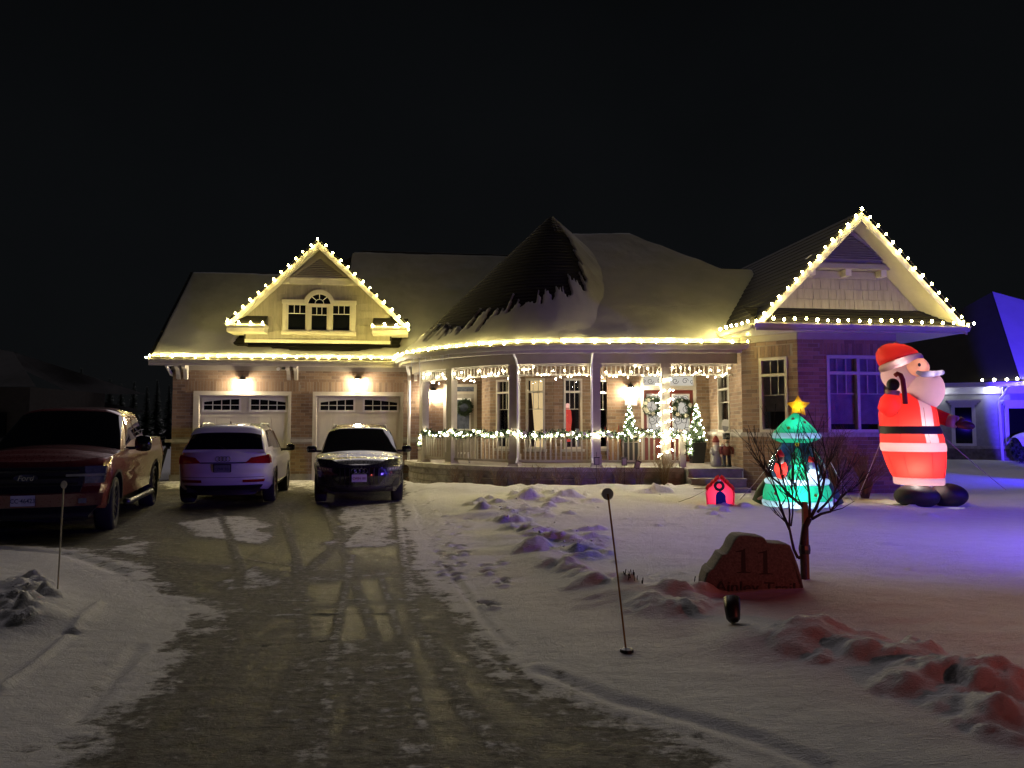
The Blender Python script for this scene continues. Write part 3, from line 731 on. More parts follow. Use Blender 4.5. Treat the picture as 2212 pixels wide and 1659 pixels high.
def siding(F, d, rows, lo, hi, holes, parent, wmin=.13, wmax=.24):
    """individual shingles in courses; lo(z), hi(z) bound each course"""
    for (z0, z1) in rows:
        s = lo((z0 + z1) / 2); e = hi((z0 + z1) / 2)
        while s < e - .02:
            w = random.uniform(wmin, wmax); b = min(s + w, e)
            if b - s > .03 and not any(h[0] < b and h[1] > s and h[2] < z1 - .02 and h[3] > z0 + .02 for h in holes):
                jit = random.uniform(0, .012); t = random.uniform(.012, .022)
                sl, sr = max(s, lo(z1)), min(b, hi(z1))
                if sr > sl:
                    mb = MB(); q = [F.P(s, d + .003, z0 + jit), F.P(b - .008, d + .003, z0 + jit), F.P(min(b - .008, sr), d + .003, z1), F.P(sl, d + .003, z1)]
                    n = F.P(0, 1, 0) - F.P(0, 0, 0)
                    mb.hexa([q[0], q[1], q[1] + n * t, q[0] + n * t, q[3], q[2], q[2] + n * .006, q[3] + n * .006]); mb.build('siding_shingle', SIDING, parent)
            s = b
def louvre(F, d, apex, zb, half, n, nm='gable_vent'):
    """triangular slatted vent with a framed foot"""
    bd = MB(); fpoly(bd, F, [(apex[0] - half, zb), (apex[0] + half, zb), (apex[0], apex[1])], d - .03, d)
    v = bd.build(nm, TAUPE, house)
    h = apex[1] - zb
    for k in range(n):
        z0 = zb + h * (k + .15) / (n + .5); z1 = z0 + h * .75 / (n + .5); w = half * (1 - (z0 - zb) / h) - .03
        if w < .03: continue
        mb = MB(); p = [F.P(apex[0] - w, d + .002, z1), F.P(apex[0] + w, d + .002, z1), F.P(apex[0] + w, d + .085, z0), F.P(apex[0] - w, d + .085, z0)]
        up = Vector((0, 0, .014)); mb.hexa(p + [x + up for x in p]); mb.build('slat', TAUPE, v, fixn=True)
    for sg in (-1, 1):
        fr = MB(); fpoly(fr, F, [(apex[0] + sg * half, zb), (apex[0] + sg * (half + .09), zb), (apex[0], apex[1] + .12), (apex[0], apex[1])], d - .03, d + .06); fr.build('vent_frame', TAUPE, v, fixn=True)
    return v

# ---------------------------------------------------------------- dormer over the garage
dA = GF.sz(688, 520, .62); dLf = GF.sz(493, 694, .62); dRf = GF.sz(879, 702, .62)
zf = (dLf[1] + dRf[1]) / 2
gable(GF, (dLf[0], zf), dA, (dRf[0], zf), .62, -3.5)
wl, wr = gs(531, 720, .1), gs(842, 720, .1); zb_ = GF.sz(690, 736, .1)[1]
k_l = (dA[1] - zf) / (dA[0] - dLf[0]); k_r = (dA[1] - zf) / (dRf[0] - dA[0])
top_l = lambda s: zf - .1 + k_l * (s - dLf[0]); top_r = lambda s: zf - .1 + k_r * (dRf[0] - s)
bd = MB(); fpoly(bd, GF, [(wl, zb_), (wr, zb_), (wr, top_r(wr)), (dA[0], dA[1] - .1), (wl, top_l(wl))], -.1, .1); dw = bd.build('dormer_wall', SIDING, house)
for (sa, sb) in ((wl, wl), (wr, wr)):
    mb = MB(); fbox(mb, GF, sa - .05, sa + .05, -2.6, .098, 3.9, zf + .1); mb.build('dormer_cheek', SHINGLE, house)
zv = GF.sz(690, 612, .1)[1]
win = (gs(611, 690, .1), gs(768, 690, .1), GF.sz(690, 724, .1)[1], GF.sz(690, 657, .1)[1])
rows = []; z = zb_ + .02
while z < zv - .1: rows.append((z, min(z + .225, zv))); z += .23
arch_c = (win[0] + win[1]) / 2
siding(GF, .1, rows, lambda z: max(wl, dLf[0] + (z - zf + .1) / k_l), lambda z: min(wr, dRf[0] - (z - zf + .1) / k_r),
       [(win[0], win[1], win[2], win[3]), (arch_c - .36, arch_c + .36, win[3], win[3] + .33)], dw)
mb = MB(); hw = (dA[1] - zv) / k_l - .12
fbox(mb, GF, dA[0] - hw - .1, dA[0] + hw + .1, .1, .17, zv - .05, zv + .10); fbox(mb, GF, dA[0] - hw - .12, dA[0] + hw + .12, .1, .23, zv + .10, zv + .15); mb.build('dormer_band', CREAM, house)
for x in (-.86, 0, .86): fbox(MB(), GF, dA[0] + x * hw - .06, dA[0] + x * hw + .06, .17, .27, zv - .03, zv + .10).build('dentil_block', CREAM, house)
fpl = MB(); fpoly(fpl, GF, [(dA[0] - hw, zv + .15), (dA[0] + hw, zv + .15), (dA[0], dA[1] - .2)], .1, .15); fpl.build('dormer_panel', TAUPE, house)
louvre(GF, .16, (dA[0], dA[1] - .45), GF.sz(690, 598, .16)[1], .74, 9)
fbox(MB(), GF, wl - .02, wr + .02, .09, .14, zb_ - .08, zb_ + .02).build('dormer_sill_board', CREAM, house)
for a_, b_ in ((dLf[0] - .03, gs(571, 695, .62)), (gs(804, 700, .62), dRf[0] + .03)):
    mb = MB(); fbox(mb, GF, a_, b_, -.2, .66, zf - .30, zf - .12); fbox(mb, GF, a_ - .03, b_ + .03, -.2, .70, zf - .12, zf - .06); mb.build('eave_return', CREAM, house)
    mb = MB(); mb.hexa([GF.P(a_, .66, zf - .058), GF.P(b_, .66, zf - .058), GF.P(b_, .12, zf - .058), GF.P(a_, .12, zf - .058), GF.P(a_, .66, zf - .05), GF.P(b_, .66, zf - .05), GF.P(b_, .12, zf + .26), GF.P(a_, .12, zf + .26)]); mb.build('eave_return_roof', SHINGLE, house)
# palladian window of the dormer
W0, W1, Z0, Z1 = win; DD = .15; mbw = MB()
fbox(mbw, GF, W0 - .02, W1 + .02, .1, DD + .06, Z0, Z0 + .10); 
for s in (W0, W1 - .12): fbox(mbw, GF, s, s + .12, .1, DD + .04, Z0 + .10, Z1)
ww = (W1 - W0 - .24)
mul = [(W0 + .12 + ww * .335 - .04, W0 + .12 + ww * .335 + .04), (W0 + .12 + ww * .665 - .04, W0 + .12 + ww * .665 + .04)]
for m0, m1 in mul: fbox(mbw, GF, m0, m1, .1, DD + .035, Z0 + .10, Z1)
for a_, b_ in ((W0 - .02, mul[0][0] - .02), (mul[1][1] + .02, W1 + .02)): fbox(mbw, GF, a_, b_, .1, DD + .05, Z1 - .005, Z1 + .11)
ac = ((mul[0][0] + mul[1][1]) / 2, Z1 - .04); r0 = (mul[1][1] - mul[0][0]) / 2 - .02; r1 = r0 + .13
for k in range(16):
    t0, t1 = math.pi * k / 16, math.pi * (k + 1) / 16
    fpoly(mbw, GF, [(ac[0] + r0 * math.cos(t0), ac[1] + r0 * math.sin(t0)), (ac[0] + r1 * math.cos(t0), ac[1] + r1 * math.sin(t0)), (ac[0] + r1 * math.cos(t1), ac[1] + r1 * math.sin(t1)), (ac[0] + r0 * math.cos(t1), ac[1] + r0 * math.sin(t1))], .1, DD + .055)
fbox(mbw, GF, mul[0][0], mul[1][1], .1, DD + .03, Z1 - .05, Z1)
pw = mbw.build('window', CREAM, house, fixn=True)
bays = [(W0 + .12, mul[0][0]), (mul[0][1], mul[1][0]), (mul[1][1], W1 - .12)]
for k, (a_, b_) in enumerate(bays):
    zt_ = Z1 - (.05 if k == 1 else 0); sf = MB()
    fbox(sf, GF, a_, a_ + .05, .1, DD + .012, Z0 + .1, zt_); fbox(sf, GF, b_ - .05, b_, .1, DD + .012, Z0 + .1, zt_); fbox(sf, GF, a_ + .05, b_ - .05, .1, DD + .012, zt_ - .05, zt_); fbox(sf, GF, a_ + .05, b_ - .05, .1, DD + .012, Z0 + .1, Z0 + .15); sf.build('sash', CREAM, pw)
    fbox(MB(), GF, a_ + .05, b_ - .05, .11, DD - .015, Z0 + .15, zt_ - .05).build('pane', DARKGLASS, pw)
    zm = zt_ - .05 - (zt_ - Z0 - .2) * .34
    fbox(MB(), GF, a_ + .05, b_ - .05, DD - .015, DD, zm - .009, zm + .009).build('muntin', WHITE, pw)
    for q in (1, 2):
        s = lerp(a_ + .05, b_ - .05, q / 3); fbox(MB(), GF, s - .008, s + .008, DD - .015, DD - .001, zm, zt_ - .05).build('muntin', WHITE, pw)
ap = MB(); fpoly(ap, GF, [(ac[0] + r0 * math.cos(math.pi * k / 12), ac[1] + .04 + r0 * .97 * math.sin(math.pi * k / 12)) for k in range(13)], .11, DD - .01); ap.build('pane', DARKGLASS, pw)
for k in (1, 2, 3):
    t = math.pi * k / 4; q = MB(); q.tube([GF.P(ac[0] + .12 * math.cos(t), DD, ac[1] + .05 + .12 * math.sin(t)), GF.P(ac[0] + r0 * math.cos(t), DD, ac[1] + .04 + r0 * .95 * math.sin(t))], .010, 4); q.build('muntin', WHITE, pw)
q = MB(); q.tube([GF.P(ac[0] + .13 * math.cos(math.pi * k / 8), DD, ac[1] + .05 + .13 * math.sin(math.pi * k / 8)) for k in range(9)], .010, 4); q.build('muntin', WHITE, pw)

# ---------------------------------------------------------------- round porch
PC = Vector((1.165, 22.4)); DECK = .62
def porch_r(th): return 4.58 - .26 * math.sin(2 * th) ** 2
def porch_path(off, th0=2., xend=6.1, n=40):
    pts = []
    for k in range(n + 1):
        th = R(lerp(th0, 90, k / n)); r = porch_r(th) - off
        pts.append(Vector((PC.x - r * math.cos(th), PC.y - r * math.sin(th))))
    y = pts[-1].y; x = pts[-1].x
    m = max(2, int((xend - x) / .25))
    for k in range(1, m + 1): pts.append(Vector((lerp(x, xend, k / m), y)))
    return pts
class Path:
    def __init__(self, pts):
        self.p = pts; self.c = [0]
        for a, b in zip(pts[:-1], pts[1:]): self.c.append(self.c[-1] + (b - a).length)
        self.L = self.c[-1]
    def at(self, t):
        t = min(max(t, 0), self.L); i = min(max(np.searchsorted(self.c, t) - 1, 0), len(self.p) - 2)
        f = (t - self.c[i]) / (self.c[i + 1] - self.c[i] + 1e-9); d = (self.p[i + 1] - self.p[i]).normalized()
        return self.p[i].lerp(self.p[i + 1], f), d, math.atan2(d.y, d.x)
    def find(self, u):
        best = None
        for k in range(801):
            t = self.L * k / 800; p, d, a = self.at(t); uu = 1106 + 1598 * p.x / p.y * 1.0
            if best is None or abs(uu - u) < best[0]: best = (abs(uu - u), t)
        return best[1]
def sweep(pts, prof, closed=True):
    """prof (offset outwards, z) swept along a plan path"""
    mb = MB(); n = len(pts); m = len(prof); vs = []
    for i, p in enumerate(pts):
        d = (pts[min(i + 1, n - 1)] - pts[max(i - 1, 0)]).normalized(); o = Vector((d.y, -d.x))
        for a, z in prof: vs.append((p.x + o.x * a, p.y + o.y * a, z))
    fs = [(i*m+k, (i+1)*m+k, (i+1)*m+(k+1) % m, i*m+(k+1) % m) for i in range(n-1) for k in range(m)]
    fs += [tuple(range(m)), tuple(range((n-1)*m, n*m))[::-1]]
    mb.add(vs, fs); return mb
def rect(a0, a1, z0, z1): return [(a0, z0), (a1, z0), (a1, z1), (a0, z1)]
eave = porch_path(0.0)
sweep(eave, gutter_profile(EZ + .02)).build('gutter', GUT, house, fixn=True)
sweep(porch_path(.02), rect(-.03, 0, 3.40, EZ)).build('fascia', CREAM, house, fixn=True)
sweep(porch_path(.30, 4), rect(-.22, .28, 3.43, 3.455)).build('soffit', CREAM, house, fixn=True)
sweep(porch_path(.50, 6, 5.56), rect(-.10, .10, 3.17, 3.428)).build('porch_beam', TAUPE, house, fixn=True)
# deck with its stone front, coping and ceiling
pp = porch_path(.30, 3, 5.5); bd = MB()
base = [(p.x, p.y) for p in pp] + [(5.5, 21.2), (-.4, 23.0), (-3.0, 22.9)]
bd.prism([(x, y, DECK - .16) for x, y in base], (0, 0, .155)); bd.build('porch_deck', CONC, house)
sweep(porch_path(.26, 3, 4.15), rect(-.35, .05, DECK - .10, DECK + .008)).build('deck_coping', STONE, house, fixn=True)
mb = MB(); mb.prism([(x, y, 3.46) for x, y in base], (0, 0, .03)); mb.build('porch_ceiling', CREAM, house)
foot = sweep(porch_path(.36, 3, 4.15), rect(-.3, 0, -.15, DECK - .10)).build('porch_base', MORTAR, house, fixn=True)
fp = Path(porch_path(.36, 3, 4.15))
for k in range(3):
    t = random.uniform(-.2, 0); z0 = -.02 + k * .18
    while t < fp.L:
        w = random.uniform(.26, .5); a, b = max(t + .01, 0), min(t + w, fp.L)
        if b - a > .06:
            mb = MB(); pr = random.uniform(.02, .045); n = 3; z1 = min(z0 + .168, DECK - .105)
            lo_ = [fp.at(lerp(a, b, i / n)) for i in range(n + 1)]
            vs = []
            for p, d, an in lo_:
                o = Vector((d.y, -d.x))
                for off, z in ((-.02, z0), (pr, z0 + .012), (pr, z1 - .012), (-.02, z1)): vs.append((p.x + o.x * off, p.y + o.y * off, z))
            fs = [(i*4+q, (i+1)*4+q, (i+1)*4+q+1, i*4+q+1) for i in range(n) for q in range(3)] + [(0, 1, 2, 3), tuple(n*4+q for q in (3, 2, 1, 0))]
            mb.add(vs, fs); mb.build('stone_block', ROCKF, foot, fixn=True)
        t += w
# columns
cp = Path(porch_path(.52, 4, 5.5)); COLT = [cp.find(u) for u in (916, 976, 1112, 1287, 1437)]
colpos = []
for k, t in enumerate(COLT):
    p, d, an = cp.at(t); m = T((p.x, p.y, 0), an); mb = MB()
    mb.box((0, 0, (DECK + .3 + 3.17) / 2), (.205, .205, 3.17 - DECK - .3), m); mb.box((0, 0, DECK + .16), (.25, .25, .31), m)
    mb.hexa([(-.16, -.16, DECK), (.16, -.16, DECK), (.16, .16, DECK), (-.16, .16, DECK), (-.125, -.125, DECK + .07), (.125, -.125, DECK + .07), (.125, .125, DECK + .07), (-.125, .125, DECK + .07)], m)
    mb.box((0, 0, 3.12), (.25, .25, .09), m); mb.box((0, 0, 2.80), (.235, .235, .05), m); mb.build('porch_column', TAUPE, house); colpos.append(p)
def balusters(off, tmin, tmax, z0, z1, w, step, name, parent, skip):
    out = []; me = MB().box((0, 0, (z1 - z0) / 2), (w, w, z1 - z0)).mesh('baluster', TAUPE)
    P_ = Path(porch_path(off, 4, 5.5)); t = tmin
    while t < tmax:
        p, d, an = P_.at(t)
        if all((p - c_).length > .16 for c_ in skip): inst('baluster', me, parent, T((p.x, p.y, z0), an))
        t += step
RAIL_END = cp.find(1472)
def clip(pts, t0, t1):
    P_ = Path(pts); n = max(2, int((t1 - t0) / .12)); return [P_.at(lerp(t0, t1, k / n))[0] for k in range(n + 1)]
rp = porch_path(.52, 4, 5.5)
rl = sweep(clip(rp, COLT[0], RAIL_END), rect(-.045, .045, 1.35, 1.41))
for q in (rect(-.03, .03, .735, .79),):
    x = sweep(clip(rp, COLT[0], RAIL_END), q); rl.add(x.v, x.f)
rail = rl.build('railing', TAUPE, house, fixn=True)
balusters(.52, COLT[0] + .1, RAIL_END, .79, 1.35, .036, .128, 'baluster', rail, colpos)
p, d, an = cp.at(RAIL_END); NEWEL = p
mb = MB(); mb.box((0, 0, (.2 + 1.5) / 2), (.15, .15, 1.3), T((p.x, p.y, 0), an)); mb.box((0, 0, 1.52), (.19, .19, .05), T((p.x, p.y, 0), an)); mb.build('newel_post', TAUPE, house)
FR_END = Path(rp).L
fz = sweep(clip(rp, COLT[0], FR_END - .02), rect(-.022, .022, 2.88, 2.925)); x = sweep(clip(rp, COLT[0], FR_END - .02), rect(-.022, .022, 3.12, 3.17)); fz.add(x.v, x.f)
frz = fz.build('porch_frieze', TAUPE, house, fixn=True)
balusters(.52, COLT[0] + .1, FR_END - .05, 2.925, 3.12, .032, .115, 'baluster', frz, colpos)
# downspouts
def spout(pts, r=.035): MB().tube(pts, r, 6).build('downspout', WHITE, house)
a_ = GF.P(gs(880, 800, .3), .6, EZ - .1); b_ = GF.P(gs(884, 850, .1), .09, 3.0)
spout([a_, a_ + Vector((0, .1, -.12)), b_ + Vector((0, 0, .2)), b_, Vector((b_.x, b_.y, .45)), Vector((b_.x + .18, b_.y - .2, .3)), Vector((b_.x + .2, b_.y - .25, .05))], .045)
for u in (1121, 1277):
    t = cp.find(u); p, d, an = cp.at(t); o = Vector((d.y, -d.x)); p = p + o * .13
    spout([(p.x + o.x * .3, p.y + o.y * .3, 3.42), (p.x + o.x * .1, p.y + o.y * .1, 3.28), (p.x, p.y, 3.12), (p.x, p.y, .85), (p.x + o.x * .1, p.y + o.y * .1, .72)], .028)
a_ = GF.P(-.08, .35, 3.40); spout([a_ + Vector((.2, 0, 0.05)), a_, a_ + Vector((-.02, .35, -.22)), GF.P(.02, -.1, 3.15)], .05)
# icicles at the left of the porch eave
ep = Path(porch_path(-.06, 3))
for u, l in ((888, .3), (893, .16), (906, .75), (930, .1), (952, .14), (956, .2), (968, .1), (918, .12)):
    p, d, an = ep.at(ep.find(u)); mb = MB(); mb.tube([(p.x, p.y, EZ - .1), (p.x, p.y, EZ - .1 - l * .5), (p.x + .005, p.y, EZ - .1 - l)], [.014, .009, .002], 5); mb.build('icicle', mat('ice', (.7, .72, .74), .1, var=.03) if 'ice' not in bpy.data.materials else bpy.data.materials['ice'], house, smooth=True)
# steps
XS0, XS1 = NEWEL.x + .02, 5.52
for k in range(3):
    z1 = DECK - .205 * k - .02; y0 = 18.1 - .3 * (k + 1) + .02; mb = MB()
    mb.box2((XS0, y0, -.1), (XS1, 18.13 if k == 0 else 18.1 - .3 * k + .05, z1 - .05 if k else z1 - .05)); 
    if k: mb.box2((XS0 - .02, y0 - .03, z1 - .048), (XS1 + .01, 18.1 - .3 * k + .06, z1))
    else: mb.box2((XS0 - .02, y0 - .03, z1 - .048), (XS1 + .01, 18.6, z1 + .012))
    mb.build('step', CONC, house)
# ---------------------------------------------------------------- walls behind the porch
LEDGE = 1.43
def ledge(F, s0, s1, z=LEDGE): fbox(MB(), F, s0, s1, -.02, .055, z - .05, z + .045).build('stone_ledge', STONE, house)
# wall with the side door and lantern
AF = Frame((-2.86, 22.90), (-.55, 22.75))
ds0, ds1 = AF.sz(958, 900)[0], AF.sz(1030, 900)[0]
brick_wall(AF, 0, AF.L, DECK, 3.46, [(ds0, ds1, 0, 2.93)])
SDW = mat('side_door_paint', (.38, .35, .29), .5)
mb = MB(); fbox(mb, AF, ds0, ds0 + .09, -.1, .03, DECK, 2.93); fbox(mb, AF, ds1 - .09, ds1, -.1, .03, DECK, 2.93); fbox(mb, AF, ds0 + .09, ds1 - .09, -.1, .03, 2.62, 2.70); fbox(mb, AF, ds0 + .09, ds1 - .09, -.1, .03, 2.85, 2.93); mb.build('door_frame', CREAM, house)
sd = fbox(MB(), AF, ds0 + .09, ds1 - .09, -.10, -.06, DECK + .01, 2.62).build('side_door', SDW, house)
mb = MB(); g0, g1 = ds0 + .19, ds1 - .19
for a_, b_, c_, d_ in ((g0, g0 + .05, 1.5, 2.5), (g1 - .05, g1, 1.5, 2.5), (g0 + .05, g1 - .05, 2.45, 2.5), (g0 + .05, g1 - .05, 1.5, 1.55)): fbox(mb, AF, a_, b_, -.06, -.035, c_, d_)
mb.build('glazing_frame', WHITE, sd)
DOORGLASS = mat('frosted_pane', (.10, .12, .17), .25, var=.3, scale=12)
fbox(MB(), AF, g0 + .05, g1 - .05, -.06, -.05, 1.55, 2.45).build('pane', DOORGLASS, sd)
fbox(MB(), AF, ds0 + .09, ds1 - .09, -.08, -.06, 2.70, 2.85).build('transom_pane', DOORGLASS, sd)
# turret: facets 30 degrees apart round the same centre as the roof
TR = 2.0; tv = []
for th in (-90, -60, -30, 0, 30, 60, 90):
    rr = TR / math.cos(R(15)); tv.append((PC.x + rr * math.sin(R(th)), PC.y - rr * math.cos(R(th))))
LITPANE = {}
TURF = []
for k in range(6):
    F_ = Frame(tv[k], tv[k + 1]); TURF.append(F_)
    if k in (1, 2, 3, 4):
        c_ = F_.L / 2; w_ = .27; brick_wall(F_, 0, F_.L, DECK, 3.46, [(c_ - w_, c_ + w_, 1.0, 2.95)])
        window(F_, c_ - w_, c_ + w_, 1.0, 2.95, d=-.06, trans=2.58, pane=CLEAR, back=ROOM if k != 2 else emis('lit_room', (1.0, .72, .35), .75))
        fbox(MB(), F_, c_ - w_ - .06, c_ + w_ + .06, -.02, .06, .93, 1.0).build('window_sill', STONE, house)
    else: brick_wall(F_, 0, F_.L, DECK, 3.46)
# front door wall
DW = Frame((2.7, 21.05), (5.72, 21.0))
q0, q1 = DW.sz(1385, 900)[0], DW.sz(1504, 900)[0]
brick_wall(DW, 0, DW.L, DECK, 3.46, [(q0, q1, 0, 3.12)])
REDD = mat('oxblood_door_paint', (.16, .028, .018), .35, var=.15)
mb = MB(); mid = (q0 + q1) / 2
fbox(mb, DW, q0, q0 + .07, -.12, .035, DECK, 3.12); fbox(mb, DW, q1 - .07, q1, -.12, .035, DECK, 3.12); fbox(mb, DW, q0 + .07, q1 - .07, -.12, .035, 2.66, 2.78); fbox(mb, DW, q0 + .07, q1 - .07, -.12, .035, 3.05, 3.12); fbox(mb, DW, mid - .03, mid + .03, -.12, .034, 2.78, 3.05); mb.build('door_frame', CREAM, house)
LITGLASS = emis('lit_door_glass', (1.0, .93, .80), .55)
IRON = mat('wrought_iron', (.02, .018, .016), .5)
def scroll(F, c, r, turns, d, sgn=1, n=22, grow=.25):
    pts = []
    for k in range(n + 1):
        t = k / n; a = 2 * math.pi * turns * t * sgn; rr = r * (1 - t * (1 - grow)); pts.append(F.P(c[0] + rr * math.cos(a), d, c[1] + rr * math.sin(a)))
    return pts
for a_, b_ in ((q0 + .07, mid - .005), (mid + .005, q1 - .07)):
    dr_ = fbox(MB(), DW, a_, b_, -.12, -.07, DECK + .01, 2.655).build('front_door', REDD, house)
    g0, g1, gz0, gz1 = a_ + .10, b_ - .10, 1.30, 2.55; mb = MB()
    for x0, x1, y0, y1 in ((g0, g0 + .04, gz0, gz1), (g1 - .04, g1, gz0, gz1), (g0 + .04, g1 - .04, gz1 - .04, gz1), (g0 + .04, g1 - .04, gz0, gz0 + .04)): fbox(mb, DW, x0, x1, -.07, -.045, y0, y1)
    mb.build('glazing_frame', WHITE, dr_)
    fbox(MB(), DW, g0 + .04, g1 - .04, -.07, -.062, gz0 + .04, gz1 - .04).build('pane', LITGLASS, dr_)
    cx = (g0 + g1) / 2; sc = MB()
    for sg in (-1, 1):
        for (ox, oz, r_) in ((.12, 2.42, .10), (.15, 2.1, .12), (.10, 1.8, .13), (.15, 1.5, .11)): sc.tube(scroll(DW, (cx + sg * ox, oz), r_, 1.4, -.052, sg), .007, 4)
        sc.tube([DW.P(cx + sg * .04, -.052, gz0 + .05), DW.P(cx + sg * .2, -.052, 1.9), DW.P(cx + sg * .05, -.052, gz1 - .05)], .007, 4)
    sc.build('ironwork', IRON, dr_)
    fbox(MB(), DW, a_ + .14, b_ - .14, -.07, -.055, .78, 1.2).build('panel', REDD, dr_)
    fbox(MB(), DW, a_, b_, -.09, -.08, 2.78, 3.05).build('transom_pane', LITGLASS, dr_)
    sc = MB()
    for sg in (-1, 1): sc.tube(scroll(DW, (cx + sg * .14, 2.92), .09, 1.3, -.075, sg), .007, 4); sc.tube(scroll(DW, (cx + sg * .34, 2.9), .07, 1.3, -.075, -sg), .006, 4)
    sc.build('transom_ironwork', IRON, dr_)
for sg in (-1, 1):
    mb = MB(); mb.tube([DW.P(mid + sg * .06, -.07, 1.62), DW.P(mid + sg * .06, -.0, 1.62), DW.P(mid + sg * .06, .0, 1.5), DW.P(mid + sg * .06, 0, 1.38), DW.P(mid + sg * .06, -.07, 1.38)], .012, 6); mb.build('door_handle', BLACK, house)
# side wall of the bay beside the door, angled facet and front of the bay
BS = Frame((5.60, 21.0), (5.56, 17.86)); BA = Frame((5.56, 17.86), (6.54, 16.88)); BFr = Frame((6.54, 16.88), (8.93, 17.18)); BR = Frame((8.93, 17.18), (9.50, 18.2))
GLS = dict(pane=CLEAR, back=ROOM)
w0 = BS.sz(1553, 900)[0]; w1 = BS.sz(1577, 900)[0]; w0, w1 = min(w0, w1), max(w0, w1)
brick_wall(BS, 0, BS.L, DECK, 3.46, [(w0, w1, LEDGE + .05, 2.98)], ledge=LEDGE); window(BS, w0, w1, LEDGE + .05, 2.98, trans=2.6, **GLS); ledge(BS, 0, BS.L)
WT = BA.sz(1672, 775)[1]
w0, w1 = BA.sz(1641, 850)[0], BA.sz(1702, 850)[0]; ztop = BA.sz(1672, 772)[1]; ztr_ = BA.sz(1672, 810)[1]
BTOP = 3.78
brick_wall(BA, 0, BA.L, 0, BTOP, [(w0, w1, LEDGE + .05, ztop)], soldier=[(w0 - .12, w1 + .12, ztop + .01, ztop + .28)], ledge=LEDGE)
window(BA, w0, w1, LEDGE + .05, ztop, d=-.06, fr=.065, trans=ztr_, grid=(2, .35), blind=.34, **GLS); ledge(BA, -.03, BA.L + .03)
w0, w1 = BFr.sz(1786, 850)[0], BFr.sz(1925, 850)[0]; ztop = BFr.sz(1850, 768)[1]; ztr_ = BFr.sz(1850, 806)[1]
brick_wall(BFr, 0, BFr.L, 0, BTOP, [(w0, w1, LEDGE + .05, ztop)], soldier=[(w0 - .15, w1 + .15, ztop + .01, ztop + .28)], ledge=LEDGE)
window(BFr, w0, w1, LEDGE + .05, ztop, d=-.06, fr=.07, trans=ztr_, grid=(2, .35), blind=.1, mull=(w0 + w1) / 2 - .02, **GLS); ledge(BFr, -.03, BFr.L + .03)
brick_wall(BR, 0, BR.L, 0, BTOP, ledge=LEDGE); ledge(BR, -.03, BR.L)
BB = Frame((9.50, 18.2), (9.7, 24)); fbox(MB(), BB, 0, BB.L, -.16, 0, 0, BTOP).build('wall', MORTAR, house)
lay_bricks()
for F_ in (BA, BFr): fbox(MB(), F_, -.01, F_.L + .01, 0, .04, BTOP - .16, BTOP - .002).build('frieze_board', TAUPE, house)
# ---------------------------------------------------------------- bay gable
QF = Frame((5.36, 16.32), (10.50, 17.02)); QZ = 3.92
qa = QF.sz(1857, 457, 0); ql = (0.02, QZ); qr = (QF.L - .02, QZ)
gable(QF, ql, qa, qr, 0.02, -8.0, dbl=-3.0)
mb = MB(); fpts = [QF.P(0, 0, 0)[:2], QF.P(QF.L, 0, 0)[:2], QF.P(QF.L, -3.0, 0)[:2], QF.P(0, -2.2, 0)[:2]]
mb.prism([(x, y, QZ - .14) for x, y in fpts], (0, 0, .03)); mb.build('soffit', CREAM, house)
mb = MB(); fbox(mb, QF, 0, QF.L, -.03, 0, QZ - .16, QZ - .02); mb.build('fascia', CREAM, house)
mb = MB(); mb.prism([QF.P(-.02, .002 + x, z) for x, z in gutter_profile(QZ)], QF.P(QF.L + .06, 0, 0) - QF.P(0, 0, 0)); mb.build('gutter', GUT, house)
QS = Frame(QF.P(0, -2.1, 0)[:2], QF.P(0, 0, 0)[:2])
mb = MB(); fbox(mb, QS, 0, QS.L, -.03, 0, QZ - .16, QZ - .02); mb.build('fascia', CREAM, house)
mb = MB(); mb.prism([QS.P(0, .002 + x, z) for x, z in gutter_profile(QZ)], QS.P(QS.L + .0, 0, 0) - QS.P(0, 0, 0)); mb.build('gutter', GUT, house)
DP = -.75; zw = QF.sz(1850, 668, DP)[1]
kq = (qa[1] - QZ) / (qa[0] - ql[0]); kqr = (qa[1] - QZ) / (qr[0] - qa[0])
mb = MB(); n = 6
for k in range(n):
    t0, t1 = k / n, (k + 1) / n
    mb.add([QF.P(.1, lerp(0, DP, t0), lerp(QZ + .01, zw, t0) + .02), QF.P(QF.L - .1, lerp(0, DP, t0), lerp(QZ + .01, zw, t0) + .02), QF.P(QF.L - .1, lerp(0, DP, t1), lerp(QZ + .01, zw, t1)), QF.P(.1, lerp(0, DP, t1), lerp(QZ + .01, zw, t1)), QF.P(.1, lerp(0, DP, t0), lerp(QZ + .01, zw, t0) - .02), QF.P(QF.L - .1, lerp(0, DP, t0), lerp(QZ + .01, zw, t0) - .02)], [(0, 1, 2, 3), (4, 5, 1, 0)])
mb.build('pent_roof', SHINGLE, house)
lo_q = lambda z: ql[0] + (z - QZ + .14) / kq + .02; hi_q = lambda z: qr[0] - (z - QZ + .14) / kqr - .02
mb = MB(); fpoly(mb, QF, [(lo_q(zw - .3), zw - .3), (hi_q(zw - .3), zw - .3), (qa[0], qa[1] - .15)], DP - .1, DP); gwall = mb.build('gable_wall', SIDING, house)
zl = QF.sz(1850, 601, DP)[1]; rows = []; z = zw - .02
while z < zl: rows.append((z, z + .235)); z += .24
siding(QF, DP, rows, lo_q, hi_q, [], gwall, .15, .26)
hw = hi_q(zl + .1) - qa[0]; hwl = qa[0] - lo_q(zl + .1)
mb = MB(); fbox(mb, QF, qa[0] - hwl, qa[0] + hw, DP, DP + .05, zl - .02, zl + .14); mb.build('gable_band', TAUPE, house)
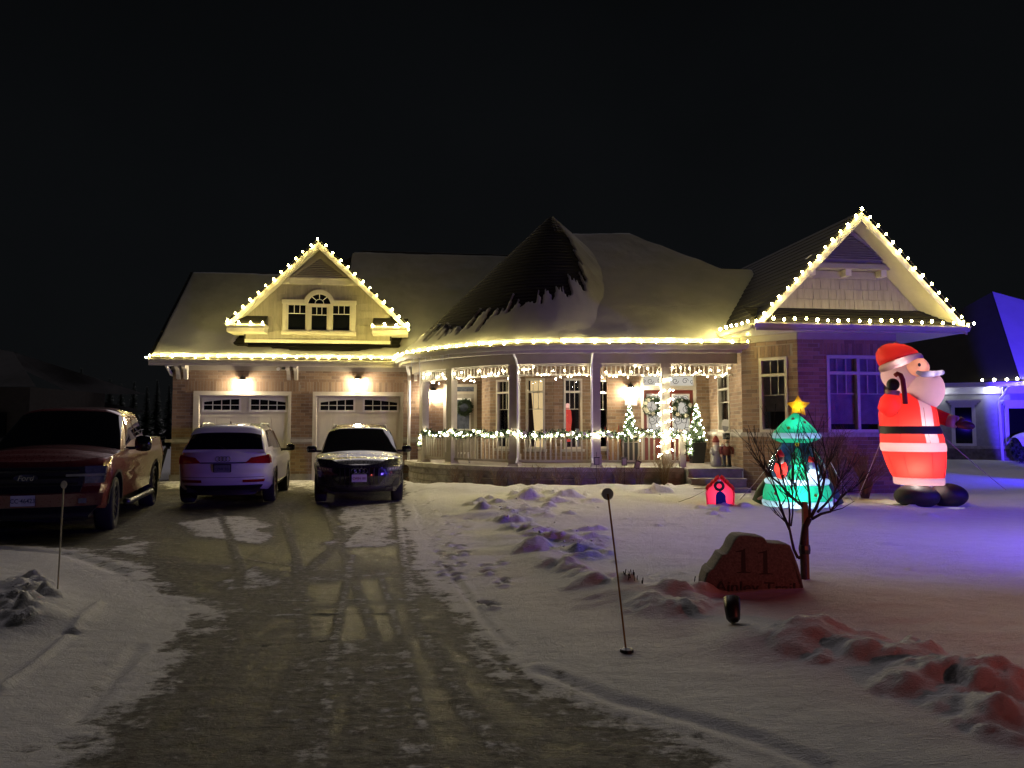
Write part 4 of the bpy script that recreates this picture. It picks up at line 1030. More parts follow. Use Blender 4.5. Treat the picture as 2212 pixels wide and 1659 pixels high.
mb = MB(); fpoly(mb, QF, [(lo_q(zl + .16), zl + .16), (hi_q(zl + .16), zl + .16), (hi_q(zl + .28), zl + .28), (lo_q(zl + .28), zl + .28)], DP, DP + .30); mb.build('gable_shelf', TAUPE, house)
mb = MB(); fpoly(mb, QF, [(lo_q(zl + .28), zl + .28), (hi_q(zl + .28), zl + .28), (qa[0], qa[1] - .16)], DP, DP + .22); mb.build('gable_panel', TAUPE, house)
for x in (-.82, .0, .82): fbox(MB(), QF, qa[0] + x * hw - .07, qa[0] + x * hw + .07, DP + .05, DP + .26, zl + .0, zl + .158).build('dentil_block', CREAM, house)
louvre(QF, DP + .24, (qa[0], qa[1] - .38), zl + .36, .98, 11)
# ---------------------------------------------------------------- porch roof: cone and the slope beside it
APEX = Vector((PC.x, PC.y, PX(1187, 468, PC.y).z)); ZP = EZ + .035
def cone_pt(th, t, h=0.0):
    r = porch_r(th) if th < math.pi / 2 else 4.58
    r = r * (1 - t); z = lerp(ZP, APEX.z, t); sl = (APEX.z - ZP) / 4.6; k = 1 / math.hypot(1, sl)
    return Vector((PC.x - (r + h * sl * k) * math.cos(th), PC.y - (r + h * sl * k) * math.sin(th), z + h * k))
cn = MB(); nc = 40
for k in range(nc):
    t0, t1 = k / nc, (k + 1) / nc; m = 72; vs = []
    for q in range(m + 1):
        th = R(lerp(-40, 200, q / m)); vs += [cone_pt(th, t0, .018), cone_pt(th, t1 * .999, .002), cone_pt(th, t0, -.02)]
    cn.add(vs, [(3*q, 3*q+3, 3*q+4, 3*q+1) for q in range(m)] + [(3*q+2, 3*q+5, 3*q+3, 3*q) for q in range(m)])
cone_o = cn.build('conical_roof', SHINGLE, house)
YE = PC.y - 4.58; S2 = .80
def RP2(x, y, h=0.): return Vector((x, y - h * .62, ZP + S2 * (y - YE) + h * .78))
YR = 22.85; xr0, xr1 = 1.4, 3.6
hipx = lambda y: lerp(6.12, xr1, min(1, max(0, (y - 20.8) / (YR - 20.8)))) if y > 20.8 else 9.0
mb = MB(); y = YE
while y < YR - .01:
    y1 = min(y + .13, YR); a0, b0, a1, b1 = PC.x, hipx(y), PC.x, hipx(y1)
    if y > 19.2: b0, b1 = min(b0, 6.9), min(b1, 6.9)
    else: b0 = b1 = 6.08
    mb.add([RP2(a0, y, .018), RP2(b0, y, .018), RP2(b1, y1, .002), RP2(a1, y1, .002), RP2(a0, y, -.02), RP2(b0, y, -.02)], [(0, 1, 2, 3), (4, 5, 1, 0)]); y = y1
roof_p = mb.build('roof', SHINGLE, house)
mb = MB(); mb.add([RP2(PC.x, YR), RP2(xr1, YR), RP2(8, 20.8) + Vector((.5, 4, 0)), RP2(PC.x, YR) + Vector((0, 4, -2.5))], [(0, 1, 2, 3)]); mb.add([RP2(6.12, 20.8), RP2(xr1, YR), RP2(8, 20.8) + Vector((.5, 4, 0))], [(0, 1, 2)]); mb.build('roof', SHINGLE, house)
def cone_snow(th, t):
    deg = math.degrees(th); s = nz(deg * .12, t * 3, 301); st = nz(deg * .42, t * .7, 307)
    h = .065 + .03 * (s - .5)
    # wind and sun have bared the upper left of the cone in ragged tongues
    prof = [(-30, .10), (10, .10), (30, .10), (50, .17), (65, .22), (80, .28), (95, .34), (108, .46), (118, .66), (128, .9), (136, 1.3), (400, 1.4)]
    for (d0, f0), (d1, f1) in zip(prof[:-1], prof[1:]):
        if d0 <= deg <= d1: front = lerp(f0, f1, (deg - d0) / (d1 - d0))
    front += .30 * (st - .5) + .06 * (s - .5)
    h -= .30 * min(1, max(0, (t - front) / .03)) * (1 if not (t > .86 and deg > 100) else .2)
    h -= .25 * max(0, 1 - t / .012)
    return h
sn = MB()
def f_(a, b):
    th = R(lerp(-20, 165, a)); t = lerp(.004, .985, b); return cone_pt(th, t, max(-.05, cone_snow(th, t)))
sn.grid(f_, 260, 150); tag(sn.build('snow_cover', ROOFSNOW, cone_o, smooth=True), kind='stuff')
sn = MB()
def f_(a, b):
    y = lerp(YE + .01, YR - .02, b); xm = 6.06 if y < 19.2 else min(hipx(y), 6.9); x = lerp(PC.x, xm, a)
    h = .09 + .05 * (nz(x * 1.3, y * 1.3, 401) - .5) - .2 * max(0, 1 - (y - YE) / .05) - .2 * max(0, 1 - (xm - x) / .12) - .2 * max(0, 1 - (YR - y) / .1)
    return RP2(x, y, max(-.04, h))
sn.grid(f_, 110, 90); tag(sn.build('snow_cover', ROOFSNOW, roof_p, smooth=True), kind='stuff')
# ================================================================== vehicles
def car_paint(name, col, metal=.35, rough=.28):
    m, t, b = nodes(name); b.inputs['Metallic'].default_value = metal; b.inputs['Coat Weight'].default_value = 1.0; b.inputs['Coat Roughness'].default_value = .03
    n = noise(t, 2.5, 5, .6); n2 = noise(t, 40, 4, .7)                     # road salt film
    t.links.new(mix(t, .25, col, mix(t, n, [c * .6 for c in col], [min(1, c * 1.2 + .02) for c in col])), b.inputs['Base Color'])
    t.links.new(ramp(t, n2, .35, .75, (rough,) * 3, (rough + .15,) * 3), b.inputs['Roughness']); return m
CGLASS = mat('car_glass', (.008, .009, .009), .03, var=.05, spec=.6, coat=.5)
RUBBER = mat('tyre_rubber', (.02, .02, .02), .85, var=.3, bmp=.3, bscale=80)
PLAST = mat('black_plastic', (.014, .014, .015), .5, var=.2)
GLOSSB = mat('gloss_black', (.006, .006, .007), .12, var=.1, coat=.6)
ALLOY = mat('alloy', (.45, .45, .46), .3, metal=.9)
ALLOYD = mat('dark_alloy', (.10, .10, .11), .35, metal=.8)
CHROME = mat('chrome', (.6, .6, .62), .12, metal=1.)
REDL = mat('red_lens', (.30, .008, .010), .12, coat=.8, var=.2, scale=20)
CLEARL = mat('lamp_lens', (.12, .13, .15), .08, coat=1., var=.3, scale=30)
PLATE = mat('plate_white', (.62, .62, .64), .5, var=.06); PLATEINK = mat('plate_ink', (.03, .04, .12), .5)
PLATERED = mat('plate_ink_red', (.14, .02, .02), .5)
class Car:
    def __init__(s, root, L, W, cF, cR, wheels, wr, arch, zl0, top, crown, pf, ps, pr, paint, taper=None):
        s.root, s.L, s.W, s.hw, s.cF, s.cR, s.wheels, s.wr, s.arch, s.zl0 = root, L, W, W / 2, cF, cR, wheels, wr, arch, zl0
        s.top0, s.crown, s.pf, s.ps, s.pr, s.paint = top, crown, pf, ps, pr, paint
        s.taper = taper or (lambda y: 1.0)
    def interp(s, tab, x):
        if x <= tab[0][0]: return tab[0][1]
        for (a, b), (c, d) in zip(tab[:-1], tab[1:]):
            if x <= c:
                t = (x - a) / (c - a); t = t * t * (3 - 2 * t); return lerp(b, d, t)
        return tab[-1][1]
    def zlow(s, y, x=9):
        z = s.interp(s.zl0, y)
        for yw in s.wheels:
            if abs(y - yw) < s.arch: z = max(z, s.wr + math.sqrt(s.arch ** 2 - (y - yw) ** 2))
        return z
    def ztop(s, x, y): return s.interp(s.top0, y) + s.interp(s.crown, y) * (1 - min(1, abs(x) / s.hw) ** 2.2)
    def map(s, x, y, z):
        """outline point -> body surface at height z"""
        ky = lambda d: min(1, max(0, 1 - (d - .25) / .75)) ** 2
        wf, wr_ = ky(y + s.L / 2), ky(s.L / 2 - y)
        return Vector((x * (1 - s.interp(s.ps, z) / s.hw), y + s.interp(s.pf, z) * wf - s.interp(s.pr, z) * wr_, z))
    def side_x(s, y):
        yc0, yc1 = -s.L / 2 + s.cF, s.L / 2 - s.cR; x = s.hw * s.taper(y)
        for d in (y - yc0, yc1 - y):
            if d < .35: x *= 1 - .075 * ((.35 - d) / .35) ** 2
        return x
    def outline(s):
        out = []; yc0, yc1 = -s.L / 2 + s.cF, s.L / 2 - s.cR
        xe = s.side_x(yc0)
        for k in range(10): x = xe * k / 10; out.append((x, -s.L / 2 + s.cF * (x / xe) ** 2.6))
        n = 120
        for k in range(n + 1): y = lerp(yc0, yc1, k / n); out.append((s.side_x(y), y))
        xe = s.side_x(yc1)
        for k in range(9, -1, -1): x = xe * k / 10; out.append((x, s.L / 2 - s.cR * (x / xe) ** 2.6))
        return out + [(-x, y) for x, y in out[-2:0:-1]]
    def body(s):
        o = s.outline(); n = len(o); nl = 16; mb = MB(); vs = []
        for j in range(nl + 1):
            for x, y in o:
                z0 = s.zlow(y); z1 = s.ztop(x, y); t = j / nl; vs.append(s.map(x, y, lerp(z0, z1, t)))
        mb.add(vs, [(j*n+i, j*n+(i+1) % n, (j+1)*n+(i+1) % n, (j+1)*n+i) for j in range(nl) for i in range(n)])
        N_ = 140; m = 16; vs = []
        for i in range(N_ + 1):
            y = lerp(-s.L / 2 + .002, s.L / 2 - .002, i / N_)
            yc0, yc1 = -s.L / 2 + s.cF, s.L / 2 - s.cR
            if y < yc0: xm = s.side_x(yc0) * ((y + s.L / 2) / s.cF) ** (1 / 2.6)
            elif y > yc1: xm = s.side_x(yc1) * ((s.L / 2 - y) / s.cR) ** (1 / 2.6)
            else: xm = s.side_x(y)
            for k in range(m + 1):
                x = lerp(-xm, xm, k / m); z = s.ztop(x, y); vs.append(s.map(x, y, z))
        mb.add(vs, [(i*(m+1)+k, i*(m+1)+k+1, (i+1)*(m+1)+k+1, (i+1)*(m+1)+k) for i in range(N_) for k in range(m)])
        b = mb.build('body', s.paint, s.root, local=True, fixn=True, angle=38)
        ub = MB().box((0, 0, .52), (s.W - .5, s.L - .45, .5)); ub.build('underbody', PLAST, s.root, local=True)
        return b
    # greenhouse -----------------------------------------------------------
    def house(s, prof, xb, tum, crown=.05, sq=.6):
        s.gp, s.xb, s.tum, s.gc, s.sq = prof, xb, tum, crown, sq
    def G(s, y, q, sg=1):
        base = s.interp(s.top0, y) - .03; zr = None
        for (a, b), (c, d) in zip(s.gp[:-1], s.gp[1:]):
            if a <= y <= c: zr = lerp(b, d, (y - a) / (c - a))
        if zr is None: zr = s.gp[0][1] if y < s.gp[0][0] else s.gp[-1][1]
        h = max(.002, zr - base); xb = s.interp(s.xb, y)
        if q < s.sq: t = q / s.sq; x = xb - s.tum * h * t ** 1.25; z = base + h * .90 * t
        else:
            t = (q - s.sq) / (1 - s.sq); xt = xb - s.tum * h; x = xt * (1 - t ** 1.15); z = base + h * (.90 + .10 * (1 - (1 - min(1, t * 2.2)) ** 2)) + s.gc * (1 - (1 - t) ** 2) * min(1, h / .4)
        return Vector((sg * x, y, z))
    def Gn(s, y, q, sg):
        e = .01; a = s.G(min(y + e, s.gp[-1][0]), q, sg) - s.G(max(y - e, s.gp[0][0]), q, sg); b = s.G(y, min(1, q + e), sg) - s.G(y, max(0, q - e), sg)
        n = a.cross(b)
        if n.length < 1e-9: return Vector((0, 0, 1))
        n.normalize(); out = Vector((sg * .4, 0, .4)); return n if n.dot(s.G(y, q, sg) - Vector((0, y, s.interp(s.top0, y) - .3))) > 0 else -n
    def cabin(s):
        ys_ = []
        for (a, _), (c, _) in zip(s.gp[:-1], s.gp[1:]):
            n = max(4, int((c - a) / .06)); ys_ += [lerp(a, c, k / n) for k in range(n)]
        ys_.append(s.gp[-1][0]); mb = MB(); m = 22
        qs = [k / m for k in range(m + 1)]; row = [(q, 1) for q in qs] + [(q, -1) for q in qs[-2::-1]]
        vs = [s.G(y, q, sg) for y in ys_ for q, sg in row]; w = len(row)
        mb.add(vs, [(i*w+k, i*w+k+1, (i+1)*w+k+1, (i+1)*w+k) for i in range(len(ys_)-1) for k in range(w-1)])
        return mb.build('cabin', s.paint, s.root, local=True, fixn=True, angle=40)
    def pane(s, name, y0, y1, q0, q1, sg, m=None, off=.006, parent=None, y0t=None, y1t=None, full=False):
        """glass lying on the cabin; y0t,y1t: limits at the upper edge"""
        mb = MB(); nu, nv = 14, 12; y0t = y0 if y0t is None else y0t; y1t = y1 if y1t is None else y1t
        def f(a, b):
            q = lerp(q0, q1, b); y = lerp(lerp(y0, y0t, b), lerp(y1, y1t, b), a); return s.G(y, q, sg) + s.Gn(y, q, sg) * off
        mb.grid(f, nu, nv)
        if full:
            sg2 = -sg
            def f2(a, b):
                q = lerp(q0, q1, b); y = lerp(lerp(y0, y0t, b), lerp(y1, y1t, b), a); return s.G(y, q, sg2) + s.Gn(y, q, sg2) * off
            mb.grid(f2, nu, nv)
        return mb.build(name, m or CGLASS, parent or s.root, local=True, fixn=True, smooth=True)
    # pieces on the ends and flanks ------------------------------------------
    def end_pt(s, x, z, end, off):
        e = s.cF if end < 0 else s.cR; xe = s.side_x(-s.L / 2 + s.cF if end < 0 else s.L / 2 - s.cR); r = min(1, abs(x) / xe)
        y = end * (s.L / 2 - e * r ** 2.6); p = s.map(x, y, z); p.y += end * off; return p
    def piece(s, name, c, m, end=-1, off=.008, dep=.05, parent=None, both=True, n=8, bevel=0):
        """quad c = four (x,z) corners laid on the nose (-1) or tail (+1)"""
        out = []
        for sg in ((1, -1) if both else (1,)):
            mb = MB(); vs = []; k = n + 1; nv = 4
            for layer in (off, off - dep):
                for j in range(nv + 1):
                    for i in range(k):
                        a, b = i / n, j / nv
                        x = lerp(lerp(c[0][0], c[1][0], a), lerp(c[3][0], c[2][0], a), b); z = lerp(lerp(c[0][1], c[1][1], a), lerp(c[3][1], c[2][1], a), b)
                        vs.append(s.end_pt(sg * x, z, end, layer))
            B = k * (nv + 1); fs = [(j*k+i, j*k+i+1, (j+1)*k+i+1, (j+1)*k+i) for j in range(nv) for i in range(n)]
            fs += [(i, B+i, B+i+1, i+1) for i in range(n)] + [(nv*k+i, nv*k+i+1, B+nv*k+i+1, B+nv*k+i) for i in range(n)]
            fs += [(j*k, (j+1)*k, B+(j+1)*k, B+j*k) for j in range(nv)] + [(j*k+n, B+j*k+n, B+(j+1)*k+n, (j+1)*k+n) for j in range(nv)]
            mb.add(vs, fs); out.append(mb.build(name, m, parent or s.root, local=True, fixn=True, angle=30))
        return out
    def flank(s, name, y0, y1, z0, z1, m, off=.006, parent=None, sides=(1, -1), n=12):
        for sg in sides:
            mb = MB()
            def f(a, b):
                y = lerp(y0, y1, a); z = lerp(z0(y) if callable(z0) else z0, z1(y) if callable(z1) else z1, b); p = s.map(s.side_x(y), y, z); p.x += off; p.x *= sg; return p
            mb.grid(f, n, 4); mb.build(name, m, parent or s.root, local=True, fixn=True, smooth=True)
    def arch_trim(s, m, wd=.05):
        for yw in s.wheels:
            for sg in (1, -1):
                mb = MB(); n = 22
                def f(a, b):
                    t = math.pi * lerp(.02, .98, a); r = s.arch + wd * b; y = yw - r * math.cos(t); z = s.wr + r * math.sin(t); p = s.map(s.side_x(y), y, z); p.x += .012; p.x *= sg; return p
                mb.grid(f, n, 2)
                def g(a, b):
                    t = math.pi * lerp(.02, .98, a); y = yw - s.arch * math.cos(t); z = s.wr + s.arch * math.sin(t); p = s.map(s.side_x(y), y, z); p.x += .012 - .30 * b; p.x *= sg; return p
                mb.grid(g, n, 2); mb.build('wheel_arch', m, s.root, local=True, smooth=True)
    def add_wheels(s, w, spokes, alloy, tr=None, steer=0):
        r = s.wr; ri = r * .70
        prof = [(ri, -w*.42), (r*.86, -w*.5), (r*.96, -w*.47), (r, -w*.36), (r, w*.36), (r*.96, w*.47), (r*.86, w*.5), (ri, w*.42), (ri*.97, w*.30)]
        tm = MB(); tm.lathe(prof + [(ri * .97, -w * .3), (ri, -w * .42)], 36); ty = tm.mesh('wheel', RUBBER, True)
        rm = MB(); rm.lathe([(ri*.99, w*.1), (ri*1.01, w*.41), (ri*.93, w*.44), (ri*.90, w*.1)], 36); rm.lathe([(.0, w*.10), (ri*.95, w*.10), (ri*.95, w*.12), (.0, w*.12)], 24); rm.lathe([(.001, w*.1), (ri*.26, w*.1), (ri*.24, w*.36), (ri*.15, w*.40), (.001, w*.40)], 16)
        for k in range(spokes):
            a = 2 * math.pi * k / spokes; c_, s_ = math.cos(a), math.sin(a)
            wv = .34 * ri * math.pi / spokes
            for off in ((-.6, .6) if spokes < 7 else (0,)):
                pts = []
                for rr, ww, zz in ((ri*.2, wv*.9, w*.36), (ri*.95, wv*.75, w*.41)):
                    for e in (-1, 1):
                        x, y = rr, off * wv * (1 + .8 * rr / ri) + e * ww * .5; pts.append((x*c_-y*s_, x*s_+y*c_, zz))
                lo_ = [(p[0], p[1], p[2] - w*.16) for p in pts]
                rm.hexa([lo_[0], lo_[1], lo_[3], lo_[2], pts[0], pts[1], pts[3], pts[2]])
        rmm = rm.mesh('rim', alloy)
        dk = MB().lathe([(.001, -w*.3), (ri*.96, -w*.3), (ri*.96, w*.09), (.001, w*.09)], 20).mesh('brake_disc', PLAST)
        for yw in s.wheels:
            for sg in (1, -1):
                M_ = Matrix.Rotation(R(90) * sg, 4, 'Y')
                if yw == s.wheels[0]: M_ = Matrix.Rotation(R(steer), 4, 'Z') @ M_
                M_.translation = Vector((sg * (s.hw - w * .5 - .015), yw, r))
                o = bpy.data.objects.new('wheel', ty); link(o, s.root, True); o.matrix_basis = M_
                for nm, me in (('rim', rmm), ('brake_disc', dk)):
                    c = bpy.data.objects.new(nm, me); link(c, o, True)
    def mirror(s, y, z, sx, size, m, arm=.12):
        for sg in (1, -1):
            mb = MB(); x = s.hw + arm; a, b, h = size
            mb.ell((sg * x, y, z), (a / 2, b / 2, h / 2), 14, 8)
            for i, v in enumerate(mb.v):      # squarer than an ellipsoid
                dx, dy, dz = (v[0] - sg * x) / (a / 2), (v[1] - y) / (b / 2), (v[2] - z) / (h / 2); k = (abs(dx) ** 4 + abs(dz) ** 4) ** .25; e = math.hypot(dx, dz) / (k + 1e-6) if k > 1e-6 else 1
                mb.v[i] = (sg * x + dx * a / 2 * e, v[1], z + dz * h / 2 * e)
            o = mb.build('mirror', m, s.root, local=True, smooth=True)
            am = MB().box((sg * (s.hw + arm * .3 - .04), y + .02, z - h * .28), (arm + .1, .05, .05)); am.build('mirror_arm', PLAST, o, local=True)
    def rings(s, x, z, r, end, m, off=.012):
        mb = MB()
        for k in range(4):
            cx = x + (k - 1.5) * r * 1.45; pts = []
            for q in range(21):
                a = 2 * math.pi * q / 20; p = s.end_pt(cx + r * math.cos(a), z + r * math.sin(a), end, off); pts.append(p)
            mb.tube(pts, r * .13, 5, cap=False)
        mb.build('badge', m, s.root, local=True, smooth=True)
    def plate(s, x, z, end, body, ink, w=.30, h=.15, back=PLATE, rim=None, size=.085, off=.02):
        c = s.end_pt(x, z, end, off); rot = Matrix.Rotation(0 if end < 0 else math.pi, 4, 'Z')
        M_ = rot.copy(); M_.translation = c
        o = bpy.data.objects.new('licence_plate', MB().box((0, 0, 0), (w, .012, h)).mesh('licence_plate', back)); link(o, s.root, True); o.matrix_basis = M_
        tm = text_mesh(body, size, ink, .001, sx=.88, bold=.001); t = bpy.data.objects.new('lettering', tm); link(t, o, True)
        t.matrix_basis = Matrix.Translation((0, -.0085, -.005)) @ Matrix.Rotation(R(90), 4, 'X')
        if rim: r_ = bpy.data.objects.new('plate_frame', MB().box((0, .006, 0), (w + .04, .012, h + .05)).mesh('plate_frame', rim)); link(r_, o, True)
        return o

# ---------------------------------------------------------------- dark red pickup
tk = thing('pickup_truck', 'dark red crew cab pickup truck facing the street at the drive edge', 'pickup truck', (-7.80, 13.40, .0), R(17.2))
P_ = car_paint('dark_red_paint', (.15, .014, .014), .15, .25)
c = Car(tk, 5.88, 2.03, .16, .07, (-2.0, 1.68), .41, .49, [(-2.94, .42), (-2.5, .38), (-1.4, .46), (1.1, .48), (2.3, .5), (2.94, .52)],
        [(-2.94, 1.04), (-2.80, 1.13), (-2.2, 1.18), (-1.2, 1.22), (-.9, 1.24), (1.02, 1.27), (1.10, 1.36), (2.8, 1.40), (2.94, 1.38)],
        [(-2.94, .06), (-2.3, .10), (-1.2, .10), (1.0, .02), (1.1, -.01), (2.94, -.01)],
        [(.35, .10), (.45, .02), (.66, .0), (.72, .07), (.98, .08), (1.06, .13), (1.15, .24), (1.3, .3)],
        [(.3, .10), (.48, .035), (.75, .02), (.95, .0), (1.10, .012), (1.25, .05), (1.4, .07)], [(.4, .08), (.6, .0), (.74, .05), (1.4, .06)], P_)
c.body(); c.house([(-1.42, 1.20), (-.50, 1.89), (.1, 1.935), (.80, 1.91), (1.06, 1.24)], [(-1.4, .92), (-.5, .94), (1.1, .93)], .27, .035, .62); c.cabin()
c.pane('windscreen', -1.36, -.56, .60, 1, 1, full=True)
c.pane('side_window', -.98, -.02, .16, .57, 1, y0t=-.50, y1t=-.02); c.pane('side_window', .06, .86, .16, .57, 1, y1t=.72); c.pane('side_window', -.98, -.02, .16, .57, -1, y0t=-.50, y1t=-.02); c.pane('side_window', .06, .86, .16, .57, -1, y1t=.72)
c.pane('rear_window', .86, 1.0, .66, 1, 1, full=True)
c.piece('grille', [(-.70, .66), (.70, .66), (.74, 1.02), (-.74, 1.02)], PLAST, -1, .03, .1, both=False, n=16)
for z in (.76, .86, .95): c.piece('grille_bar', [(-.66, z), (.66, z), (.66, z + .035), (-.66, z + .035)], GLOSSB, -1, .05, .03, both=False, n=14)
c.piece('headlight', [(.74, .78), (.975, .78), (.985, 1.03), (.72, 1.03)], CLEARL, -1, .035, .1)
c.piece('headlight_bar', [(.50, .885), (.97, .885), (.97, .92), (.50, .92)], ALLOY, -1, .062, .03)
c.piece('bumper', [(-.99, .46), (.99, .46), (1.0, .64), (-1.0, .64)], P_, -1, .06, .12, both=False, n=20)
c.piece('lower_valance', [(-.85, .30), (.85, .30), (.95, .455), (-.95, .455)], PLAST, -1, .02, .1, both=False, n=14)
c.piece('fog_lamp', [(.70, .50), (.80, .50), (.80, .57), (.70, .57)], CLEARL, -1, .072, .02)
c.plate(0, .56, -1, 'CC\u00b746423', PLATEINK, off=.08)
em = MB(); fc = c.end_pt(0, .875, -1, .075)
em.prism([(fc.x + .15 * math.cos(a * math.pi / 16), fc.y, fc.z + .06 * math.sin(a * math.pi / 16)) for a in range(32)], (0, .03, 0)); emo = em.build('badge', mat('badge_blue', (.01, .018, .06), .3), tk, local=True)
em = MB(); em.tube([(fc.x + .145 * math.cos(a * math.pi / 16), fc.y - .002, fc.z + .055 * math.sin(a * math.pi / 16)) for a in range(33)], .005, 4, cap=False); em.build('badge_rim', CHROME, emo, local=True)
tm = text_mesh('Ford', .105, CHROME, .002, shear=.3); t_ = bpy.data.objects.new('lettering', tm); link(t_, emo, True); t_.matrix_basis = Matrix.Translation((fc.x, fc.y - .004, fc.z - .003)) @ Matrix.Rotation(R(90), 4, 'X')
c.arch_trim(PLAST, .045); c.add_wheels(.27, 6, ALLOYD, steer=4)
c.mirror(-.92, 1.32, 1, (.27, .14, .27), GLOSSB, .17)
for sg in (1, -1):
    MB().tube([(sg * .99, -1.25, .36), (sg * 1.04, -1.15, .35), (sg * 1.04, 1.0, .35), (sg * .99, 1.1, .36)], .05, 8).build('running_board', ALLOYD, tk, local=True, smooth=True)
c.flank('window_trim', -1.0, .95, 1.235, 1.255, CHROME, .012)
for y in (-1.08, .02, 1.02): c.flank('door_gap', y - .006, y + .006, .52, 1.24, PLAST, .003)
for y in (-.12, .88):
    c.flank('door_handle', y - .10, y + .06, 1.09, 1.125, P_, .035)
c.flank('side_crease', -1.3, 1.1, .60, .63, P_, .014)
c.piece('tail_light', [(.86, 1.0), (.99, 1.0), (.99, 1.34), (.86, 1.34)], REDL, 1, .02, .06)
c.flank('tail_light', 2.70, 2.86, 1.02, 1.32, REDL, .008)
bc = MB(); bc.box2((-.86, 1.14, 1.36), (.86, 2.84, 1.405)); bc.build('bed_cover', mat('bed_cover', (.16, .16, .15), .7), tk, local=True)

# ---------------------------------------------------------------- white crossover, tail to the street
wv = thing('white_crossover', 'white sport utility car parked nose-in before the garage door nearer the pickup', 'car', (-6.25, 17.12, .02), R(191.5))
P_ = car_paint('white_paint', (.80, .79, .78), .0, .3)
c = Car(wv, 4.68, 1.89, .45, .26, (-1.46, 1.36), .362, .405, [(-2.34, .30), (-1.9, .26), (-.8, .27), (.8, .28), (1.9, .30), (2.34, .34)],
        [(-2.34, .70), (-2.2, .84), (-1.7, .94), (-1.0, 1.01), (0, 1.03), (1.6, 1.07), (2.05, 1.09), (2.34, 1.07)], [(-2.34, .05), (-1.6, .08), (-1.0, .06), (0, .02), (2.34, .04)],
        [(.2, .10), (.5, .0), (.8, .05), (1.0, .15)], [(.25, .13), (.4, .03), (.62, .02), (.80, .0), (.92, .012), (1.08, .06)], [(.3, .14), (.42, .05), (.52, .0), (.66, .0), (.72, .045), (.95, .075), (1.03, .11), (1.12, .17)], P_, lambda y: 1 - .012 * max(0, y) ** 2 * .6)
c.body(); c.house([(-1.05, .99), (-.15, 1.575), (.4, 1.64), (1.45, 1.60), (1.72, 1.55), (2.17, 1.075)], [(-1.0, .84), (0, .88), (1.3, .86), (2.2, .80)], .34, .03, .60); c.cabin()
c.pane('windscreen', -1.0, -.18, .60, 1, 1, full=True); c.pane('rear_window', 1.80, 2.12, .62, 1, 1, full=True, y0t=1.77, y1t=2.125)
for sg in (1, -1):
    c.pane('side_window', -.55, .26, .12, .56, sg, y0t=-.15, y1t=.26); c.pane('side_window', .34, 1.12, .12, .56, sg, y1t=1.0); c.pane('side_window', 1.18, 1.72, .16, .55, sg, y0t=1.06, y1t=1.38)
    MB().tube([c.G(-.05, .66, sg) + Vector((0, 0, .02)), c.G(.1, .66, sg) + Vector((0, 0, .07)), c.G(1.2, .66, sg) + Vector((0, 0, .07)), c.G(1.45, .66, sg) + Vector((0, 0, .02))], .018, 6).build('roof_rail', ALLOY, wv, local=True, smooth=True)
sp = MB(); sp.grid(lambda a, b: c.G(lerp(1.62, 1.86, b), lerp(.6, 1, 1 - abs(2 * a - 1)), 1 if a > .5 else -1) + Vector((0, .04 * b, .03 + .015 * b)), 16, 3); sp.build('spoiler', P_, wv, local=True, smooth=True)
MB().prism([(-.008, 1.32, 1.65), (-.008, 1.48, 1.65), (-.008, 1.47, 1.70), (-.008, 1.44, 1.71)], (.016, 0, 0)).build('antenna_fin', GLOSSB, wv, local=True)
c.piece('tail_light', [(.42, .86), (.88, .84), (.90, 1.02), (.55, .97)], REDL, 1, .014, .05)
c.flank('tail_light', 1.93, 2.10, .85, 1.03, REDL, .008)
c.piece('tail_light_bar', [(-.46, .855), (.46, .855), (.46, .878), (-.46, .878)], GLOSSB, 1, .008, .03, both=False, n=12)
c.piece('tailgate_gap', [(-.80, .575), (.80, .575), (.80, .583), (-.80, .583)], PLAST, 1, .004, .03, both=False, n=14)
c.piece('reflector', [(.40, .475), (.80, .475), (.82, .535), (.40, .53)], REDL, 1, .012, .03)
c.piece('rear_diffuser', [(-.70, .22), (.70, .22), (.78, .42), (-.78, .42)], PLAST, 1, .012, .08, both=False, n=14)
c.plate(0, .75, 1, 'CZNK 022', PLATEINK, back=mat('plate_grey', (.20, .21, .22), .5), rim=BLACK, size=.07, off=.03)
c.rings(0, .945, .045, 1, CHROME)
MB().tube([(0, 2.13, 1.15), (.12, 2.06, 1.20), (.3, 2.05, 1.19)], .010, 4).build('rear_wiper', PLAST, wv, local=True)
c.arch_trim(P_, .03); c.add_wheels(.24, 5, ALLOY)
c.mirror(-.62, 1.10, 1, (.21, .13, .16), GLOSSB, .10)
for y in (-.62, .31, 1.15): c.flank('door_gap', y - .005, y + .005, .42, 1.05, PLAST, .003)
for y in (.18, 1.02): c.flank('door_handle', y - .11, y + .05, .93, .958, P_, .03)
c.flank('rocker', -1.02, .92, .275, .34, PLAST, .010); c.piece('headlight', [(.50, .68), (.86, .70), (.87, .80), (.55, .78)], CLEARL, -1, .02, .05)

